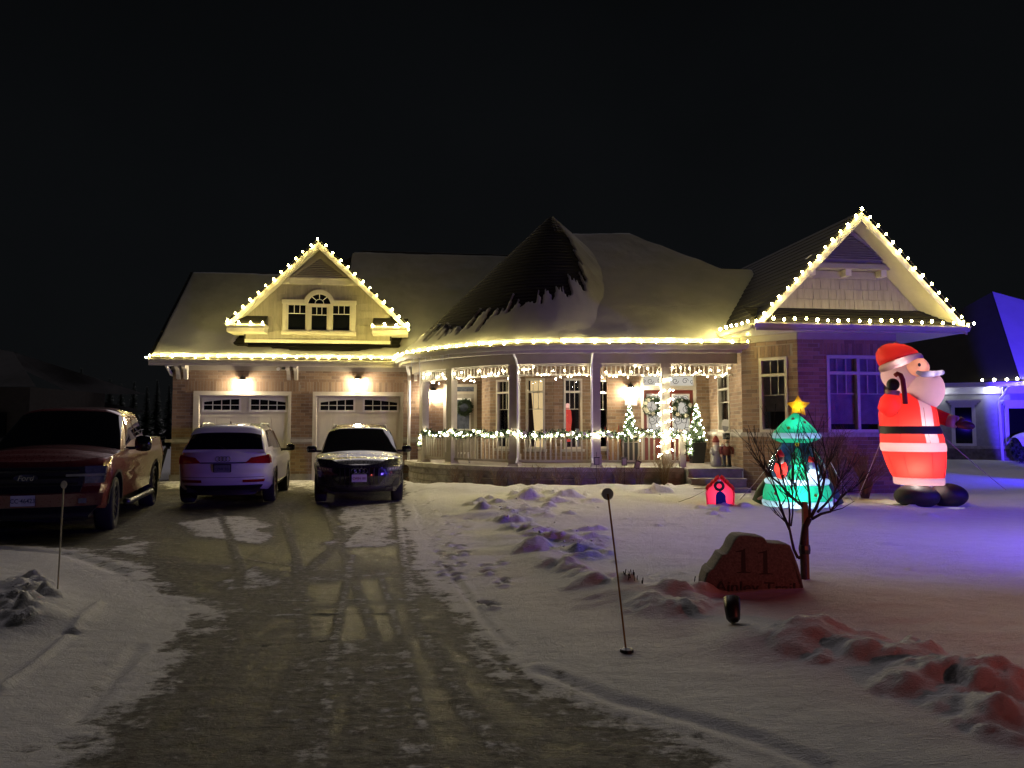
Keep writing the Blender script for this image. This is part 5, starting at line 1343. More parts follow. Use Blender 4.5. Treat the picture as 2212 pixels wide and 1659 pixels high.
# ---------------------------------------------------------------- dark grey crossover, nose to the street
gv = thing('grey_crossover', 'dark grey sport utility car facing the street with string lights mirrored on its bonnet', 'car', (-3.57, 17.42, .02), R(11.5))
P_ = car_paint('dark_grey_paint', (.05, .052, .058), .6, .22)
c = Car(gv, 4.59, 1.865, .36, .25, (-1.42, 1.34), .372, .41, [(-2.29, .28), (-1.9, .24), (-.8, .25), (.8, .26), (1.9, .30), (2.29, .34)],
        [(-2.29, .76), (-2.16, .88), (-1.8, .945), (-1.3, 1.0), (-.9, 1.02), (0, 1.03), (1.6, 1.06), (2.29, 1.05)], [(-2.29, .05), (-1.9, .09), (-1.3, .08), (0, .02), (2.29, .03)],
        [(.2, .12), (.32, .02), (.6, .0), (.74, .02), (.84, .08), (.95, .18), (1.05, .24)], [(.25, .13), (.4, .03), (.62, .025), (.82, .0), (.92, .015), (1.08, .07)], [(.3, .12), (.45, .0), (.7, .04), (1.1, .14)], P_)
c.body(); c.house([(-1.32, .985), (-.40, 1.55), (.2, 1.625), (1.2, 1.59), (2.12, 1.06)], [(-1.3, .82), (-.4, .86), (1.3, .84), (2.2, .78)], .33, .03, .60); c.cabin()
c.pane('windscreen', -1.26, -.45, .60, 1, 1, full=True); c.pane('rear_window', 1.35, 2.0, .62, 1, 1, full=True)
for sg in (1, -1):
    c.pane('side_window', -.82, .10, .12, .56, sg, y0t=-.40, y1t=.10); c.pane('side_window', .18, 1.0, .12, .56, sg, y1t=.9); c.pane('side_window', 1.06, 1.6, .16, .54, sg, y1t=1.3)
    MB().tube([c.G(-.2, .66, sg) + Vector((0, 0, .015)), c.G(-.05, .66, sg) + Vector((0, 0, .06)), c.G(1.0, .66, sg) + Vector((0, 0, .06)), c.G(1.2, .66, sg) + Vector((0, 0, .015))], .017, 6).build('roof_rail', ALLOY, gv, local=True, smooth=True)
c.piece('grille', [(-.40, .40), (.40, .40), (.56, .58), (-.56, .58)], GLOSSB, -1, .014, .06, both=False, n=14)
c.piece('grille', [(-.56, .582), (.56, .582), (.47, .755), (-.47, .755)], GLOSSB, -1, .014, .06, both=False, n=14)
for k in range(-4, 5): c.piece('grille_bar', [(k * .1 - .008, .42), (k * .1 + .008, .42), (k * .1 + .008, .74), (k * .1 - .008, .74)], PLAST, -1, .024, .03, both=False, n=2)
c.piece('headlight', [(.56, .665), (.86, .70), (.88, .79), (.56, .745)], CLEARL, -1, .016, .05)
for k in range(4): c.piece('headlight_strip', [(.62 + k * .055, .70 + k * .006), (.655 + k * .055, .704 + k * .006), (.66 + k * .055, .742 + k * .008), (.625 + k * .055, .738 + k * .008)], ALLOY, -1, .022, .02, n=2)
c.piece('air_intake', [(.66, .34), (.84, .36), (.86, .56), (.76, .50)], PLAST, -1, .012, .05)
c.piece('lower_grille', [(-.60, .26), (.60, .26), (.66, .36), (-.66, .36)], PLAST, -1, .012, .06, both=False, n=12)
c.piece('front_blade', [(.60, .30), (.86, .33), (.87, .36), (.60, .335)], ALLOYD, -1, .03, .05)
c.plate(0, .545, -1, 'CWJN 181', PLATERED, size=.068, off=.04)
c.rings(0, .69, .052, -1, CHROME, .03)
c.arch_trim(PLAST, .045); c.add_wheels(.24, 5, ALLOYD)
c.mirror(-.98, 1.10, 1, (.22, .13, .15), GLOSSB, .10)
for y in (-.95, .14, 1.0): c.flank('door_gap', y - .005, y + .005, .40, 1.04, PLAST, .003)
c.flank('rocker', -1.0, .92, .255, .34, PLAST, .010); c.piece('tail_light', [(-.85, .84), (.85, .84), (.85, .93), (-.85, .93)], REDL, 1, .014, .05, both=False)
# ================================================================== light strings, lanterns, garlands
def light_string(name, label, pts, wire=None, bulb=None, group=None, cat='light string', wr=.006, jit=0.0):
    o = thing(name, label, cat, tuple(pts[0]), 0, group)
    MB().tube(wire or pts, wr, 4).build('wire', WIRE, o)
    for p in pts:
        q = Vector(p) + Vector((random.uniform(-jit, jit), random.uniform(-jit, jit), random.uniform(-jit, jit))) if jit else p
        inst('bulb', bulb or BULB, o, T(q + Vector((random.uniform(-.018, .018), 0, random.uniform(-.02, .02))), random.uniform(0, 6), random.uniform(.75, 1.12)))
    return o
def spread(a, b, n): return [Vector(a).lerp(Vector(b), k / (n - 1)) for k in range(n)]
light_string('light_string', 'warm bulbs along the garage eave', [GF.P(lerp(SL + .05, SR, k / 23), .66, EZ + .085) for k in range(24)] + [GF.P(SL - .1, .5, EZ + .06)])
def rake(F, ft, ap, n, d, up=.03): return [F.P(lerp(ft[0], ap[0], k / n), d, lerp(ft[1], ap[1], k / n) + up) for k in range(n)]
L1 = rake(GF, (dLf[0], zf), dA, 12, .715); R1_ = rake(GF, (dRf[0], zf), dA, 12, .715)
light_string('light_string', 'warm bulbs outlining the dormer gable over the garage', L1 + [GF.P(dA[0], .72, dA[1] + .04)] + R1_[::-1], bulb=GBULB)
light_string('light_string', 'short row of warm bulbs on the dormer eave return nearer the pickup', [GF.P(lerp(dLf[0], gs(568, 695, .7), k / 3), .74, zf - .03) for k in range(4)])
light_string('light_string', 'short row of warm bulbs on the dormer eave return nearer the conical roof', [GF.P(lerp(gs(806, 700, .7), dRf[0] + .05, k / 3), .74, zf - .03) for k in range(4)] + [GF.P(dRf[0] + .03, .5, zf - .1), GF.P(dRf[0] + .03, .3, zf - .1)])
epth = Path(porch_path(-.11, 3, 6.05)); n = int(epth.L / .365)
light_string('light_string', 'warm bulbs along the curved porch eave', [Vector((*epth.at(epth.L * k / n)[0], EZ + .09)) for k in range(n + 1)])
L2 = rake(QF, ql, qa, 14, .115); R2_ = rake(QF, qr, qa, 14, .115)
light_string('light_string', 'warm bulbs outlining the tall gable above the bay', L2 + [QF.P(qa[0], .12, qa[1] + .04)] + R2_[::-1], bulb=GBULB)
light_string('light_string', 'warm bulbs along the straight eave of the bay', [QF.P(lerp(.15, QF.L + .1, k / 20), .13, QZ + .075) for k in range(21)], bulb=GBULB)
light_string('light_string', 'six warm bulbs on the eave running back from the bay to the porch roof', [QS.P(lerp(QS.L - .1, .55, k / 5), .09, QZ + .05) for k in range(6)])

LANT = emis('lantern_glass', (1.0, .83, .58), 360)
def lantern(F, u, v, label):
    s, z = F.sz(u, v, .14); o = thing('wall_lantern', label, 'lantern', tuple(F.P(s, 0, z)), 0, 'black wall lanterns'); m = F.M(s, .14, z)
    MB().box((0, .12, .10), (.11, .02, .26), m).build('backplate', BLACK, o)
    MB().tube([m @ Vector((0, .12, .20)), m @ Vector((0, .04, .27)), m @ Vector((0, 0, .22))], .012, 5).build('arm', BLACK, o)
    MB().lathe([(.12, .11), (.125, .125), (.07, .17), (.03, .22), (.012, .23)], 12, m).build('cap', BLACK, o)
    g = MB().lathe([(.05, -.12), (.072, -.06), (.088, .02), (.095, .105)], 12, m).build('glass', LANT, o, smooth=True)
    for k in range(4):
        a = math.pi / 4 + k * math.pi / 2; MB().tube([m @ Vector((.05 * math.cos(a), .05 * math.sin(a), -.125)), m @ Vector((.09 * math.cos(a), .09 * math.sin(a), .11))], .005, 4).build('bar', BLACK, o)
    MB().lathe([(.004, -.19), (.018, -.16), (.05, -.125), (.05, -.115)], 12, m).build('finial', BLACK, o)
lantern(GF, 522, 829, 'lit lantern over the garage door behind the white car')
lantern(GF, 774, 828, 'lit lantern over the garage door behind the dark grey car')
lantern(AF, 935, 853, 'lit lantern beside the wreathed side door at the garage end of the porch')
lantern(DW, 1363, 846, 'lit lantern above the house number beside the double front doors')

# twin-head security light under the garage soffit
s_, z_ = GF.sz(611, 797, .2); sl_ = thing('security_light', 'unlit twin-head security light under the garage soffit', 'security light', tuple(GF.P(s_, .05, z_)))
m = GF.M(s_, .2, z_); MB().ell((0, .1, .03), (.07, .09, .04), 10, 6, m).build('housing', BLACK, sl_, smooth=True)
for x in (-.13, .13):
    h = MB().lathe([(.03, -.05), (.05, -.02), (.05, .05), (.045, .055)], 12, m @ Matrix.Translation((x, 0, 0)) @ Matrix.Rotation(R(100), 4, 'X')).build('lamp_head', WHITE, sl_, smooth=True)

# ---- fairy lights on the porch
FL = []
for k in range(96):
    t = lerp(COLT[0] + .02, FR_END - .1, k / 95); p, d, an = Path(rp).at(t); o = Vector((d.y, -d.x)) * random.uniform(.03, .09)
    FL.append(Vector((p.x + o.x, p.y + o.y, 2.90 + .05 * math.sin(t * 5) + random.choice([0, 0, .09, -.06, .14]) + random.uniform(-.03, .03))))
light_string('fairy_light_string', 'white fairy lights draped along the frieze above the porch', FL, bulb=FBULB, wr=.003)
p, d, an = Path(rp).at(COLT[4]); pts = []
for k in range(70):
    a = k * .78; r = random.uniform(.15, .2); pts.append(Vector((p.x + r * math.cos(a), p.y + r * math.sin(a), lerp(.8, 2.95, k / 69) + random.uniform(-.03, .03))))
light_string('fairy_light_string', 'white fairy lights wound round the porch column by the front doors', pts, bulb=FBULB, wr=.003)
def tufts(mb, centers, n, ln, w=.012, up=0.0):
    for c in centers:
        for _ in range(n):
            d = Vector((random.gauss(0, 1), random.gauss(0, 1), random.gauss(up, 1))).normalized(); a = d.orthogonal().normalized() * w
            if random.random() < .5: a = d.cross(a).normalized() * w
            e = c + d * ln * random.uniform(.5, 1.1); mb.add([c - a * .6, c + a * .6, e + a, e - a], [(0, 1, 2, 3)])
    return mb
def disc(c, n, r):
    return [c + Vector((random.uniform(-1, 1), random.uniform(-1, 1), random.uniform(-1, 1))) * r for _ in range(n)]
# garland on the handrail
ga = thing('garland', 'fir garland with white lights lying along the porch handrail', 'garland', (NEWEL.x, NEWEL.y, 1.4))
gp_ = [Vector((*q, 1.45 + .03 * math.sin(i * .7) - .02)) for i, q in enumerate(clip(rp, COLT[0] - .05, RAIL_END + .02))]
p0 = gp_[0]; gp_ = [p0 + Vector((-.06, -.04, -.42)), p0 + Vector((-.07, -.05, -.2))] + gp_
pe = gp_[-1]; gp_ += [pe + Vector((.09, -.06, -.05)), pe + Vector((.12, -.09, -.25)), pe + Vector((.12, -.09, -.55))]
gp_ = [q + Vector((0, -.05, 0)) for q in gp_]
cum = [0]
for a, b in zip(gp_[:-1], gp_[1:]): cum.append(cum[-1] + (b - a).length)
def gat(t):
    i = min(max(int(np.searchsorted(cum, t)) - 1, 0), len(gp_) - 2); return gp_[i].lerp(gp_[i + 1], (t - cum[i]) / (cum[i + 1] - cum[i] + 1e-9))
cs = []
for k in range(640): cs += disc(gat(cum[-1] * k / 640), 1, .055)
tag(tufts(MB(), cs, 8, .105).build('foliage', NEEDLE, ga), kind='stuff')
MB().tube([gat(cum[-1] * k / 80) for k in range(81)], .03, 5).build('stem', BARK, ga)
for k in range(125):
    c = gat(cum[-1] * (k + random.random()) / 125); r = .075; a = random.uniform(0, 6.28); inst('bulb', FBULB, ga, T(c + Vector((r * .5 * math.cos(a), -abs(r * math.sin(a)) - .02, random.uniform(-.075, .075)))))
CREAMP = mat('cream_petals', (.75, .70, .55), .6)
for k in range(26):
    c = gat(cum[-1] * random.random()) + Vector((random.uniform(-.03, .03), -.09, random.uniform(-.05, .06))); mb = MB()
    for q in range(6):
        a = q * math.pi / 3; e = Vector((math.cos(a), -.25, math.sin(a))) * .055; b = Vector((-math.sin(a), 0, math.cos(a))) * .018; mb.add([c, c + e * .5 + b, c + e, c + e * .5 - b], [(0, 1, 2, 3)])
    mb.build('flower', CREAMP, ga)
def wreath(F, u, v, Rr, r, label, bulbs=0, flowers=0, d=.03):
    s, z = F.sz(u, v, d); c = F.P(s, d, z); o = thing('wreath', label, 'wreath', tuple(c)); cs = []
    for k in range(190):
        a = 2 * math.pi * k / 190; cs += disc(F.P(s + Rr * math.cos(a), d + .03, z + Rr * math.sin(a)), 1, r * .6)
    tag(tufts(MB(), cs, 8, r * 1.0, .010).build('foliage', NEEDLE, o), kind='stuff')
    MB().tube([F.P(s + Rr * math.cos(math.pi * k / 14), d, z + Rr * math.sin(math.pi * k / 14)) for k in range(29)], r * .45, 6, cap=False).build('hoop', BARK, o)
    for k in range(flowers):
        a = random.uniform(0, 6.28); q = F.P(s + Rr * math.cos(a), d + r + .02, z + Rr * math.sin(a)); mb = MB()
        for j in range(6):
            b = j * math.pi / 3; e = Vector((math.cos(b), -.2, math.sin(b))) * .07; w = Vector((-math.sin(b), 0, math.cos(b))) * .022; mb.add([q, q + e * .5 + w, q + e, q + e * .5 - w], [(0, 1, 2, 3)])
        mb.build('flower', CREAMP, o)
    for k in range(flowers):
        a = random.uniform(0, 6.28); MB().ell(F.P(s + Rr * math.cos(a), d + r, z + Rr * math.sin(a)), .03, 10, 6).build('bauble', WHITE, o, smooth=True)
wreath(AF, 1003, 880, .20, .07, 'plain fir wreath hanging on the side door')
wreath(DW, 1408, 878, .21, .075, 'fir wreath with cream flowers on the front door nearer the house number', flowers=7, d=0.0)
wreath(DW, 1473, 882, .23, .08, 'fir wreath on the front door nearer the tall potted tree', flowers=5, d=0.0)
PLANTER = mat('planter', (.012, .013, .016), .35)
def potted(x, y, h, label):
    o = thing('potted_tree', label, 'potted tree', (x, y, DECK)); m = T((x, y, DECK))
    MB().hexa([(-.16, -.16, .0), (.16, -.16, 0), (.16, .16, 0), (-.16, .16, 0), (-.22, -.22, .56), (.22, -.22, .56), (.22, .22, .56), (-.22, .22, .56)], m).build('planter', PLANTER, o)
    MB().tube([(x, y, DECK + .5), (x, y, DECK + .56 + h)], [.03, .006], 5).build('trunk', BARK, o)
    cs = []
    for k in range(520):
        t = random.random() ** 1.5; a = random.uniform(0, 6.28); r = .24 * (1 - t) * math.sqrt(random.random()) + .01; cs.append(Vector((x + r * math.cos(a), y + r * math.sin(a), DECK + .6 + h * .95 * t)))
    tag(tufts(MB(), cs, 6, .07, .008).build('crown', NEEDLE, o), kind='stuff')
    for k in range(24):
        t = (k + .5) / 24; a = k * 2.4; r = .26 * (1 - t) + .015; inst('bulb', FBULB, o, T((x + r * math.cos(a), y - abs(r * math.sin(a)), DECK + .60 + h * t)))
q = PX(1360, 900, 20.45); potted(q.x, q.y, 1.0, 'lit potted fir below the house number, behind the railing')
q = PX(1504, 900, 20.45); potted(q.x, q.y, 1.02, 'lit potted fir in a tall black planter at the head of the steps')
# house number plaque
s_, z_ = DW.sz(1363, 868, .03); pl = thing('number_plaque', 'white plaque with the house number 11 below the porch lantern', 'plaque', tuple(DW.P(s_, .03, z_)))
m = DW.M(s_, .03, z_); MB().box((0, 0, 0), (.34, .04, .20), m).build('board', WHITE, pl)
me = text_mesh('11', .17, mat('plaque_ink', (.30, .29, .26), .6), .003); inst('lettering', me, pl, m @ Matrix.Translation((0, -.024, 0)) @ Matrix.Rotation(R(90), 4, 'X'))
# glowing figure behind one of the turret windows
F_ = TURF[3]; fg = thing('lit_figure', 'glowing red figure standing behind a porch window', 'window decoration', tuple(F_.P(F_.L / 2, -.35, 1.2)))
m = F_.M(F_.L / 2 - .04, -.32, 1.2)
MB().lathe([(.11, 0), (.12, .1), (.09, .35), (.12, .6), (.10, .85), (.05, .95)], 14, m).build('gown', emis('red_glow', (1.0, .10, .07), .55), fg, smooth=True)
MB().ell((0, 0, 1.0), .075, 12, 8, m).build('head', emis('pink_glow', (1.0, .55, .45), .9), fg, smooth=True)
cu_ = thing('curtain', 'dark curtain drawn aside in the lit porch window', 'curtain', tuple(TURF[2].P(TURF[2].L / 2 - .2, -.2, 1.1)))
MB().grid(lambda a, b: TURF[2].P(TURF[2].L / 2 - .24 + a * (.20 - .12 * b), -.2 + .02 * math.sin(a * 25), 1.06 + 1.5 * b), 12, 6).build('fabric', mat('curtain_fabric', (.08, .06, .05), .9), cu_, smooth=True)
# ================================================================== inflatables
def zoom5(zx, zy, c0=985, base=1640, k=.002187): return ((zx - c0) * k, (base - zy) * k)
def loc_on(u, v): 
    p = GP(u, v, .08); return Vector((p.x, p.y, height(p.x, p.y)))
def inner_light(parent, loc, col, power, r=.05):
    l = bpy.data.lights.new('inner_lamp', 'POINT'); l.energy = power; l.color = col; l.shadow_soft_size = r
    o = bpy.data.objects.new('inner_lamp', l); COL.objects.link(o); o.parent = parent; o.location = loc; return o
def tether(o, a, b, r=.006): MB().tube([a, (Vector(a) + Vector(b)) / 2 + Vector((0, 0, -.02)), b], r, 4).build('tether', mat('rope', (.5, .48, .42), .8) if 'rope' not in bpy.data.materials else bpy.data.materials['rope'], o, local=True)
RED = fabric('red_nylon', (.80, .035, .025), .55); WHT = fabric('white_nylon', (.66, .42, .40), .4); BLK = fabric('black_nylon', (.012, .012, .013), .05)
SKIN = fabric('skin_nylon', (.85, .40, .24), .5); GRN = fabric('green_nylon', (.015, .40, .19), .6); CANE = fabric('maroon_nylon', (.30, .015, .015), .2); GREYW = fabric('grey_white_nylon', (.72, .64, .62), .4)
# ---------------------------------------------------------------- tall santa
P0 = loc_on(1975, 1092)
sa = thing('inflatable_santa', 'tall glowing inflatable santa waving a candy cane beside the bay', 'inflatable', tuple(P0 - Vector((0, 0, .03))), -math.atan2(P0.x, P0.y))
k_ = .002375
def sx(zx): return (zx - 545) * k_
def sz_(zy): return (1530 - zy) * k_
TRIM = (-1.08, -.58)
def ring(rows, m, name, seg=50, dep=.9, parent=sa, split=False):
    """rows: (zy, left zx, right zx) stacked into a soft body"""
    pr = [((b - a) / 2 * k_, sz_(zy), sx((a + b) / 2), (b - a) / 2 * k_ * dep) for zy, a, b in rows]
    mb = MB().lathe(pr, seg, cap=False)
    if split:                        # white trim strip let into the red
        tr_ = MB(); a_, b_ = [], []
        for q in mb.f:
            i = q[0] % seg; th = 2 * math.pi * (i + .5) / seg; th = th - 2 * math.pi if th > math.pi else th
            (b_ if TRIM[0] < th < TRIM[1] else a_).append(q)
        us_ = sorted({i for q in b_ for i in q}); mp_ = {i: k for k, i in enumerate(us_)}; tr_.v = [mb.v[i] for i in us_]; tr_.f = [tuple(mp_[i] for i in q) for q in b_]; mb.f = a_; tr_.build('front_trim', WHT, parent, local=True, smooth=True)
    return mb.build(name, m, parent, local=True, smooth=True)
ring([(1285, 392, 770), (1250, 375, 776), (1200, 355, 782), (1140, 335, 786), (1074, 316, 787)], RED, 'coat')
ring([(1345, 408, 762), (1338, 398, 770), (1315, 395, 773), (1292, 394, 773), (1284, 398, 768)], WHT, 'hem')
ring([(1078, 318, 784), (1066, 308, 790), (1040, 303, 790), (1012, 303, 786), (1003, 310, 778)], WHT, 'fur_band')
ring([(1004, 308, 780), (968, 305, 776), (930, 306, 765)], RED, 'coat', split=True)
ring([(932, 303, 768), (920, 301, 767), (880, 301, 752), (868, 304, 747)], BLK, 'belt')
ring([(870, 306, 745), (820, 302, 740), (770, 300, 736), (720, 308, 728), (680, 325, 710), (640, 360, 680), (600, 400, 640)], RED, 'jacket', split=True)
for (zx, zy, rx, rz, y) in ((565, 1437, 168, 100, -.16), (790, 1432, 145, 98, .22)):
    m_ = MB().ell((sx(zx), y, sz_(zy)), (rx * k_, .30, rz * k_), 24, 14); m_.build('boot', BLK, sa, local=True, smooth=True)
# head, hat and beard
MB().ell((sx(490), 0, sz_(440)), (165 * k_, .34, 150 * k_), 26, 16).build('head', WHT, sa, local=True, smooth=True)
MB().ell((sx(590), -.06, sz_(392)), (98 * k_, .36, 92 * k_), 24, 14).build('face', SKIN, sa, local=True, smooth=True)
MB().ell((sx(645), -.02, sz_(580)), (146 * k_, .37, 172 * k_), 28, 18, rot=Matrix.Rotation(R(14), 3, 'Y')).build('beard', WHT, sa, local=True, smooth=True)
tilt = Matrix.Translation((sx(480), 0, sz_(350))) @ Matrix.Rotation(R(-18), 4, 'Y')
MB().lathe([(.37, -.07, 0, .37), (.405, -.03, 0, .40), (.41, .02, 0, .41), (.395, .07, 0, .39), (.37, .09, 0, .37)], 28, tilt).build('hat_band', WHT, sa, local=True, smooth=True)
MB().lathe([(.375, .07), (.37, .15, -.02), (.335, .25, -.05), (.265, .35, -.09), (.17, .42, -.12), (.08, .455, -.13), (.01, .465, -.13)], 28, tilt).build('hat', RED, sa, local=True, smooth=True)
MB().ell((sx(450), -.02, sz_(187)), .06, 14, 10).build('pompom', WHT, sa, local=True, smooth=True)
MB().ell((sx(662), -.10, sz_(405)), (.055, .07, .045), 14, 10).build('nose', SKIN, sa, local=True, smooth=True)
for y in (-.40, ): MB().ell((sx(612), y, sz_(377)), (.028, .02, .038), 12, 8).build('eye', BLK, sa, local=True, smooth=True)
MB().ell((sx(668), .20, sz_(385)), (.028, .03, .036), 12, 8).build('eye', BLK, sa, local=True, smooth=True)
MB().tube([(sx(590), -.40, sz_(435)), (sx(630), -.42, sz_(455)), (sx(690), -.32, sz_(452)), (sx(740), -.10, sz_(442)), (sx(775), .08, sz_(430))], [.035, .058, .062, .055, .05], 10).build('moustache', GREYW, sa, local=True, smooth=True)
MB().ell((sx(700), -.20, sz_(497)), (.05, .05, .022), 12, 8).build('mouth', CANE, sa, local=True, smooth=True)
# raised arm with the candy cane, other arm stretched out
MB().tube([(sx(400), -.38, sz_(775)), (sx(385), -.44, sz_(720)), (sx(400), -.50, sz_(660)), (sx(415), -.52, sz_(610))], [.10, .20, .185, .12], 16).build('sleeve', RED, sa, local=True, smooth=True)
MB().tube([(sx(412), -.52, sz_(615)), (sx(416), -.52, sz_(580))], [.125, .125], 16).build('cuff', WHT, sa, local=True, smooth=True)
mb = MB(); mb.ell((sx(420), -.53, sz_(535)), (.115, .10, .125), 16, 10); mb.build('mitten', BLK, sa, local=True, smooth=True)
MB().tube([(sx(505), -.62, sz_(692)), (sx(500), -.62, sz_(600)), (sx(492), -.62, sz_(500)), (sx(478), -.61, sz_(460)), (sx(455), -.60, sz_(448)), (sx(438), -.58, sz_(462))], .045, 10).build('candy_cane', CANE, sa, local=True, smooth=True)
MB().tube([(sx(700), .15, sz_(770)), (sx(760), .12, sz_(800)), (sx(812), .05, sz_(822))], [.14, .13, .12], 16).build('sleeve', RED, sa, local=True, smooth=True)
MB().tube([(sx(808), .05, sz_(822)), (sx(864), 0, sz_(838))], [.125, .12], 16).build('cuff', WHT, sa, local=True, smooth=True)
BRN = fabric('brown_nylon', (.07, .022, .018), .1)
MB().ell((sx(920), -.04, sz_(860)), (.165, .09, .085), 16, 10, rot=Matrix.Rotation(R(12), 3, 'Y')).build('mitten', BRN, sa, local=True, smooth=True)
MB().tube([(sx(885), -.06, sz_(845)), (sx(905), -.10, sz_(805))], [.05, .045], 10).build('mitten_thumb', BRN, sa, local=True, smooth=True)
inner_light(sa, (.06, -.24, .80), (1, .85, .78), 26, .05); inner_light(sa, (.04, -.20, 1.50), (1, .85, .78), 24, .05); inner_light(sa, (.0, .1, 1.15), (1, .85, .78), 16, .06); inner_light(sa, (sx(655), -.02, sz_(600)), (1, .85, .8), 12, .05); inner_light(sa, (sx(450), 0, sz_(450)), (1, .85, .8), 6, .05); inner_light(sa, (sx(460), 0, sz_(290)), (1, .85, .8), 8, .05)
inner_light(sa, (sx(600), -.25, sz_(395)), (1, .85, .8), 2.2, .03); inner_light(sa, (sx(662), -.10, sz_(405)), (1, .85, .8), .35, .01); inner_light(sa, (sx(480), -.30, sz_(350)), (1, .85, .8), 3, .03); inner_light(sa, (sx(690), -.32, sz_(452)), (1, .9, .9), .5, .01); inner_light(sa, (sx(740), -.10, sz_(442)), (1, .9, .9), .5, .01); inner_light(sa, (sx(395), -.47, sz_(690)), (1, .85, .8), 3, .03)  # small lamps added inside face, nose, hat band, moustache and sleeve to brighten them
SEAM = fabric('seam_red', (.35, .012, .01), .2)
for rows_ in ([(1285, 392, 770), (1200, 355, 782), (1140, 335, 786), (1074, 316, 787)], [(1004, 308, 780), (930, 306, 765)], [(870, 306, 745), (770, 300, 736), (720, 308, 728)]):
    for th in (-2.5, -1.9, -1.0, -.35):
        MB().tube([(sx((a_ + b_) / 2) + (b_ - a_) / 2 * k_ * 1.004 * math.cos(th), (b_ - a_) / 2 * k_ * .9 * 1.004 * math.sin(th), sz_(zy)) for zy, a_, b_ in rows_], .004, 4).build('seam', SEAM, sa, local=True)
tether(sa, (sx(305), 0, sz_(1020)), (-1.0, -.1, .12)); tether(sa, (sx(772), .1, sz_(958)), (1.55, .5, .35))
# ---------------------------------------------------------------- tree with a clear globe
P1 = loc_on(1722, 1093)
it = thing('inflatable_tree', 'glowing green inflatable christmas tree with a clear globe and yellow star', 'inflatable', tuple(P1 - Vector((0, 0, .02))), -math.atan2(P1.x, P1.y))
WBL = fabric('white_trim_nylon', (.55, .66, .75), .55); YEL = fabric('yellow_nylon', (.80, .50, .02), .5); NAVY = fabric('navy_nylon', (.012, .03, .075), .15); PINK = fabric('red_dot_nylon', (.65, .10, .07), .45)
def tl(rows, m, name, seg=32, wav=0.0, parent=it):
    return MB().lathe([(h * .002187, (1640 - zy) * .002187, 0, h * .002187 * .95) for zy, h in rows], seg, cap=False).build(name, m, parent, local=True, smooth=True)
tl([(1648, 280), (1625, 296), (1600, 300), (1580, 294)], WBL, 'hem_trim')
tl([(1582, 292), (1560, 292), (1500, 282), (1460, 268), (1440, 260)], GRN, 'lower_tier')
tl([(1442, 264), (1430, 272), (1412, 272), (1396, 260)], WBL, 'tier_trim')
CLEARP = glass('clear_vinyl', (.93, .97, .96))
gl = MB(); gl.lathe([(h * .002187, (1640 - zy) * .002187, 0, h * .002187 * .95) for zy, h in ((1398, 258), (1340, 262), (1280, 246), (1220, 214), (1160, 176), (1110, 142), (1075, 122))], 32, cap=False); gl.build('clear_globe', CLEARP, it, local=True, smooth=True)
bkd = MB(); bkd.grid(lambda a, b: Vector((lerp(258, 122, b) * .002187 * .93 * math.cos(lerp(.35, math.pi - .35, a)), lerp(258, 122, b) * .002187 * .88 * math.sin(lerp(.35, math.pi - .35, a)), lerp(.53, 1.235, b))), 16, 10); bkd.build('backdrop_panel', NAVY, it, local=True, smooth=True)
tl([(1078, 128), (1060, 170), (1040, 206)], GRN, 'tier_underside'); tl([(1040, 206), (1030, 212), (1012, 210), (992, 194)], WBL, 'tier_trim')
tl([(994, 192), (960, 164), (920, 128), (880, 90), (845, 50), (815, 16)], GRN, 'upper_tier')
DGRN = fabric('dark_green_nylon_skirt', (.02, .11, .05), .15)
for sg in (-1, 1):
    MB().tube([(sg * .70, .12, .03), (sg * .60, .12, .25), (sg * .50, .08, .48)], [.15, .16, .10], 14).build('skirt_flare', DGRN, it, local=True, smooth=True)
    MB().tube([(sg * .74, .03, .10), (sg * .62, -.06, .16), (sg * .52, -.10, .14)], .035, 8).build('flare_trim', GREYW, it, local=True, smooth=True)
st = MB(); cs_ = []
for k in range(10):
    a = math.pi / 2 + k * math.pi / 5; r = .225 if k % 2 == 0 else .12; cs_.append((.06 + r * math.cos(a), 0, 1.93 + r * math.sin(a)))
nA = len(cs_); st.add(cs_ + [(.06, -.09, 1.93), (.06, .09, 1.93)], [(k, (k + 1) % nA, nA) for k in range(nA)] + [((k + 1) % nA, k, nA + 1) for k in range(nA)]); st.build('star', YEL, it, local=True, fixn=True)
def dot(zx, zy, m, off=0.0):
    x = (zx - 985) * .002187; z = (1640 - zy) * .002187; hw = None
    for (za, ha), (zb2, hb) in zip([(1582, 292), (1440, 260), (994, 192), (815, 16)][:-1], [(1582, 292), (1440, 260), (994, 192), (815, 16)][1:]):
        if zb2 <= zy <= za: hw = lerp(ha, hb, (za - zy) / (za - zb2)) * .002187
    y = -.95 * math.sqrt(max(.0, hw * hw - x * x)) - .012; MB().ell((x, y, z), (.033, .02, .033), 12, 8).build('bauble', m, it, local=True, smooth=True)
for zx, zy, m_ in ((812, 1515, PINK), (1133, 1522, YEL), (967, 872, PINK), (1060, 905, PINK), (930, 950, YEL)): dot(zx, zy, m_)
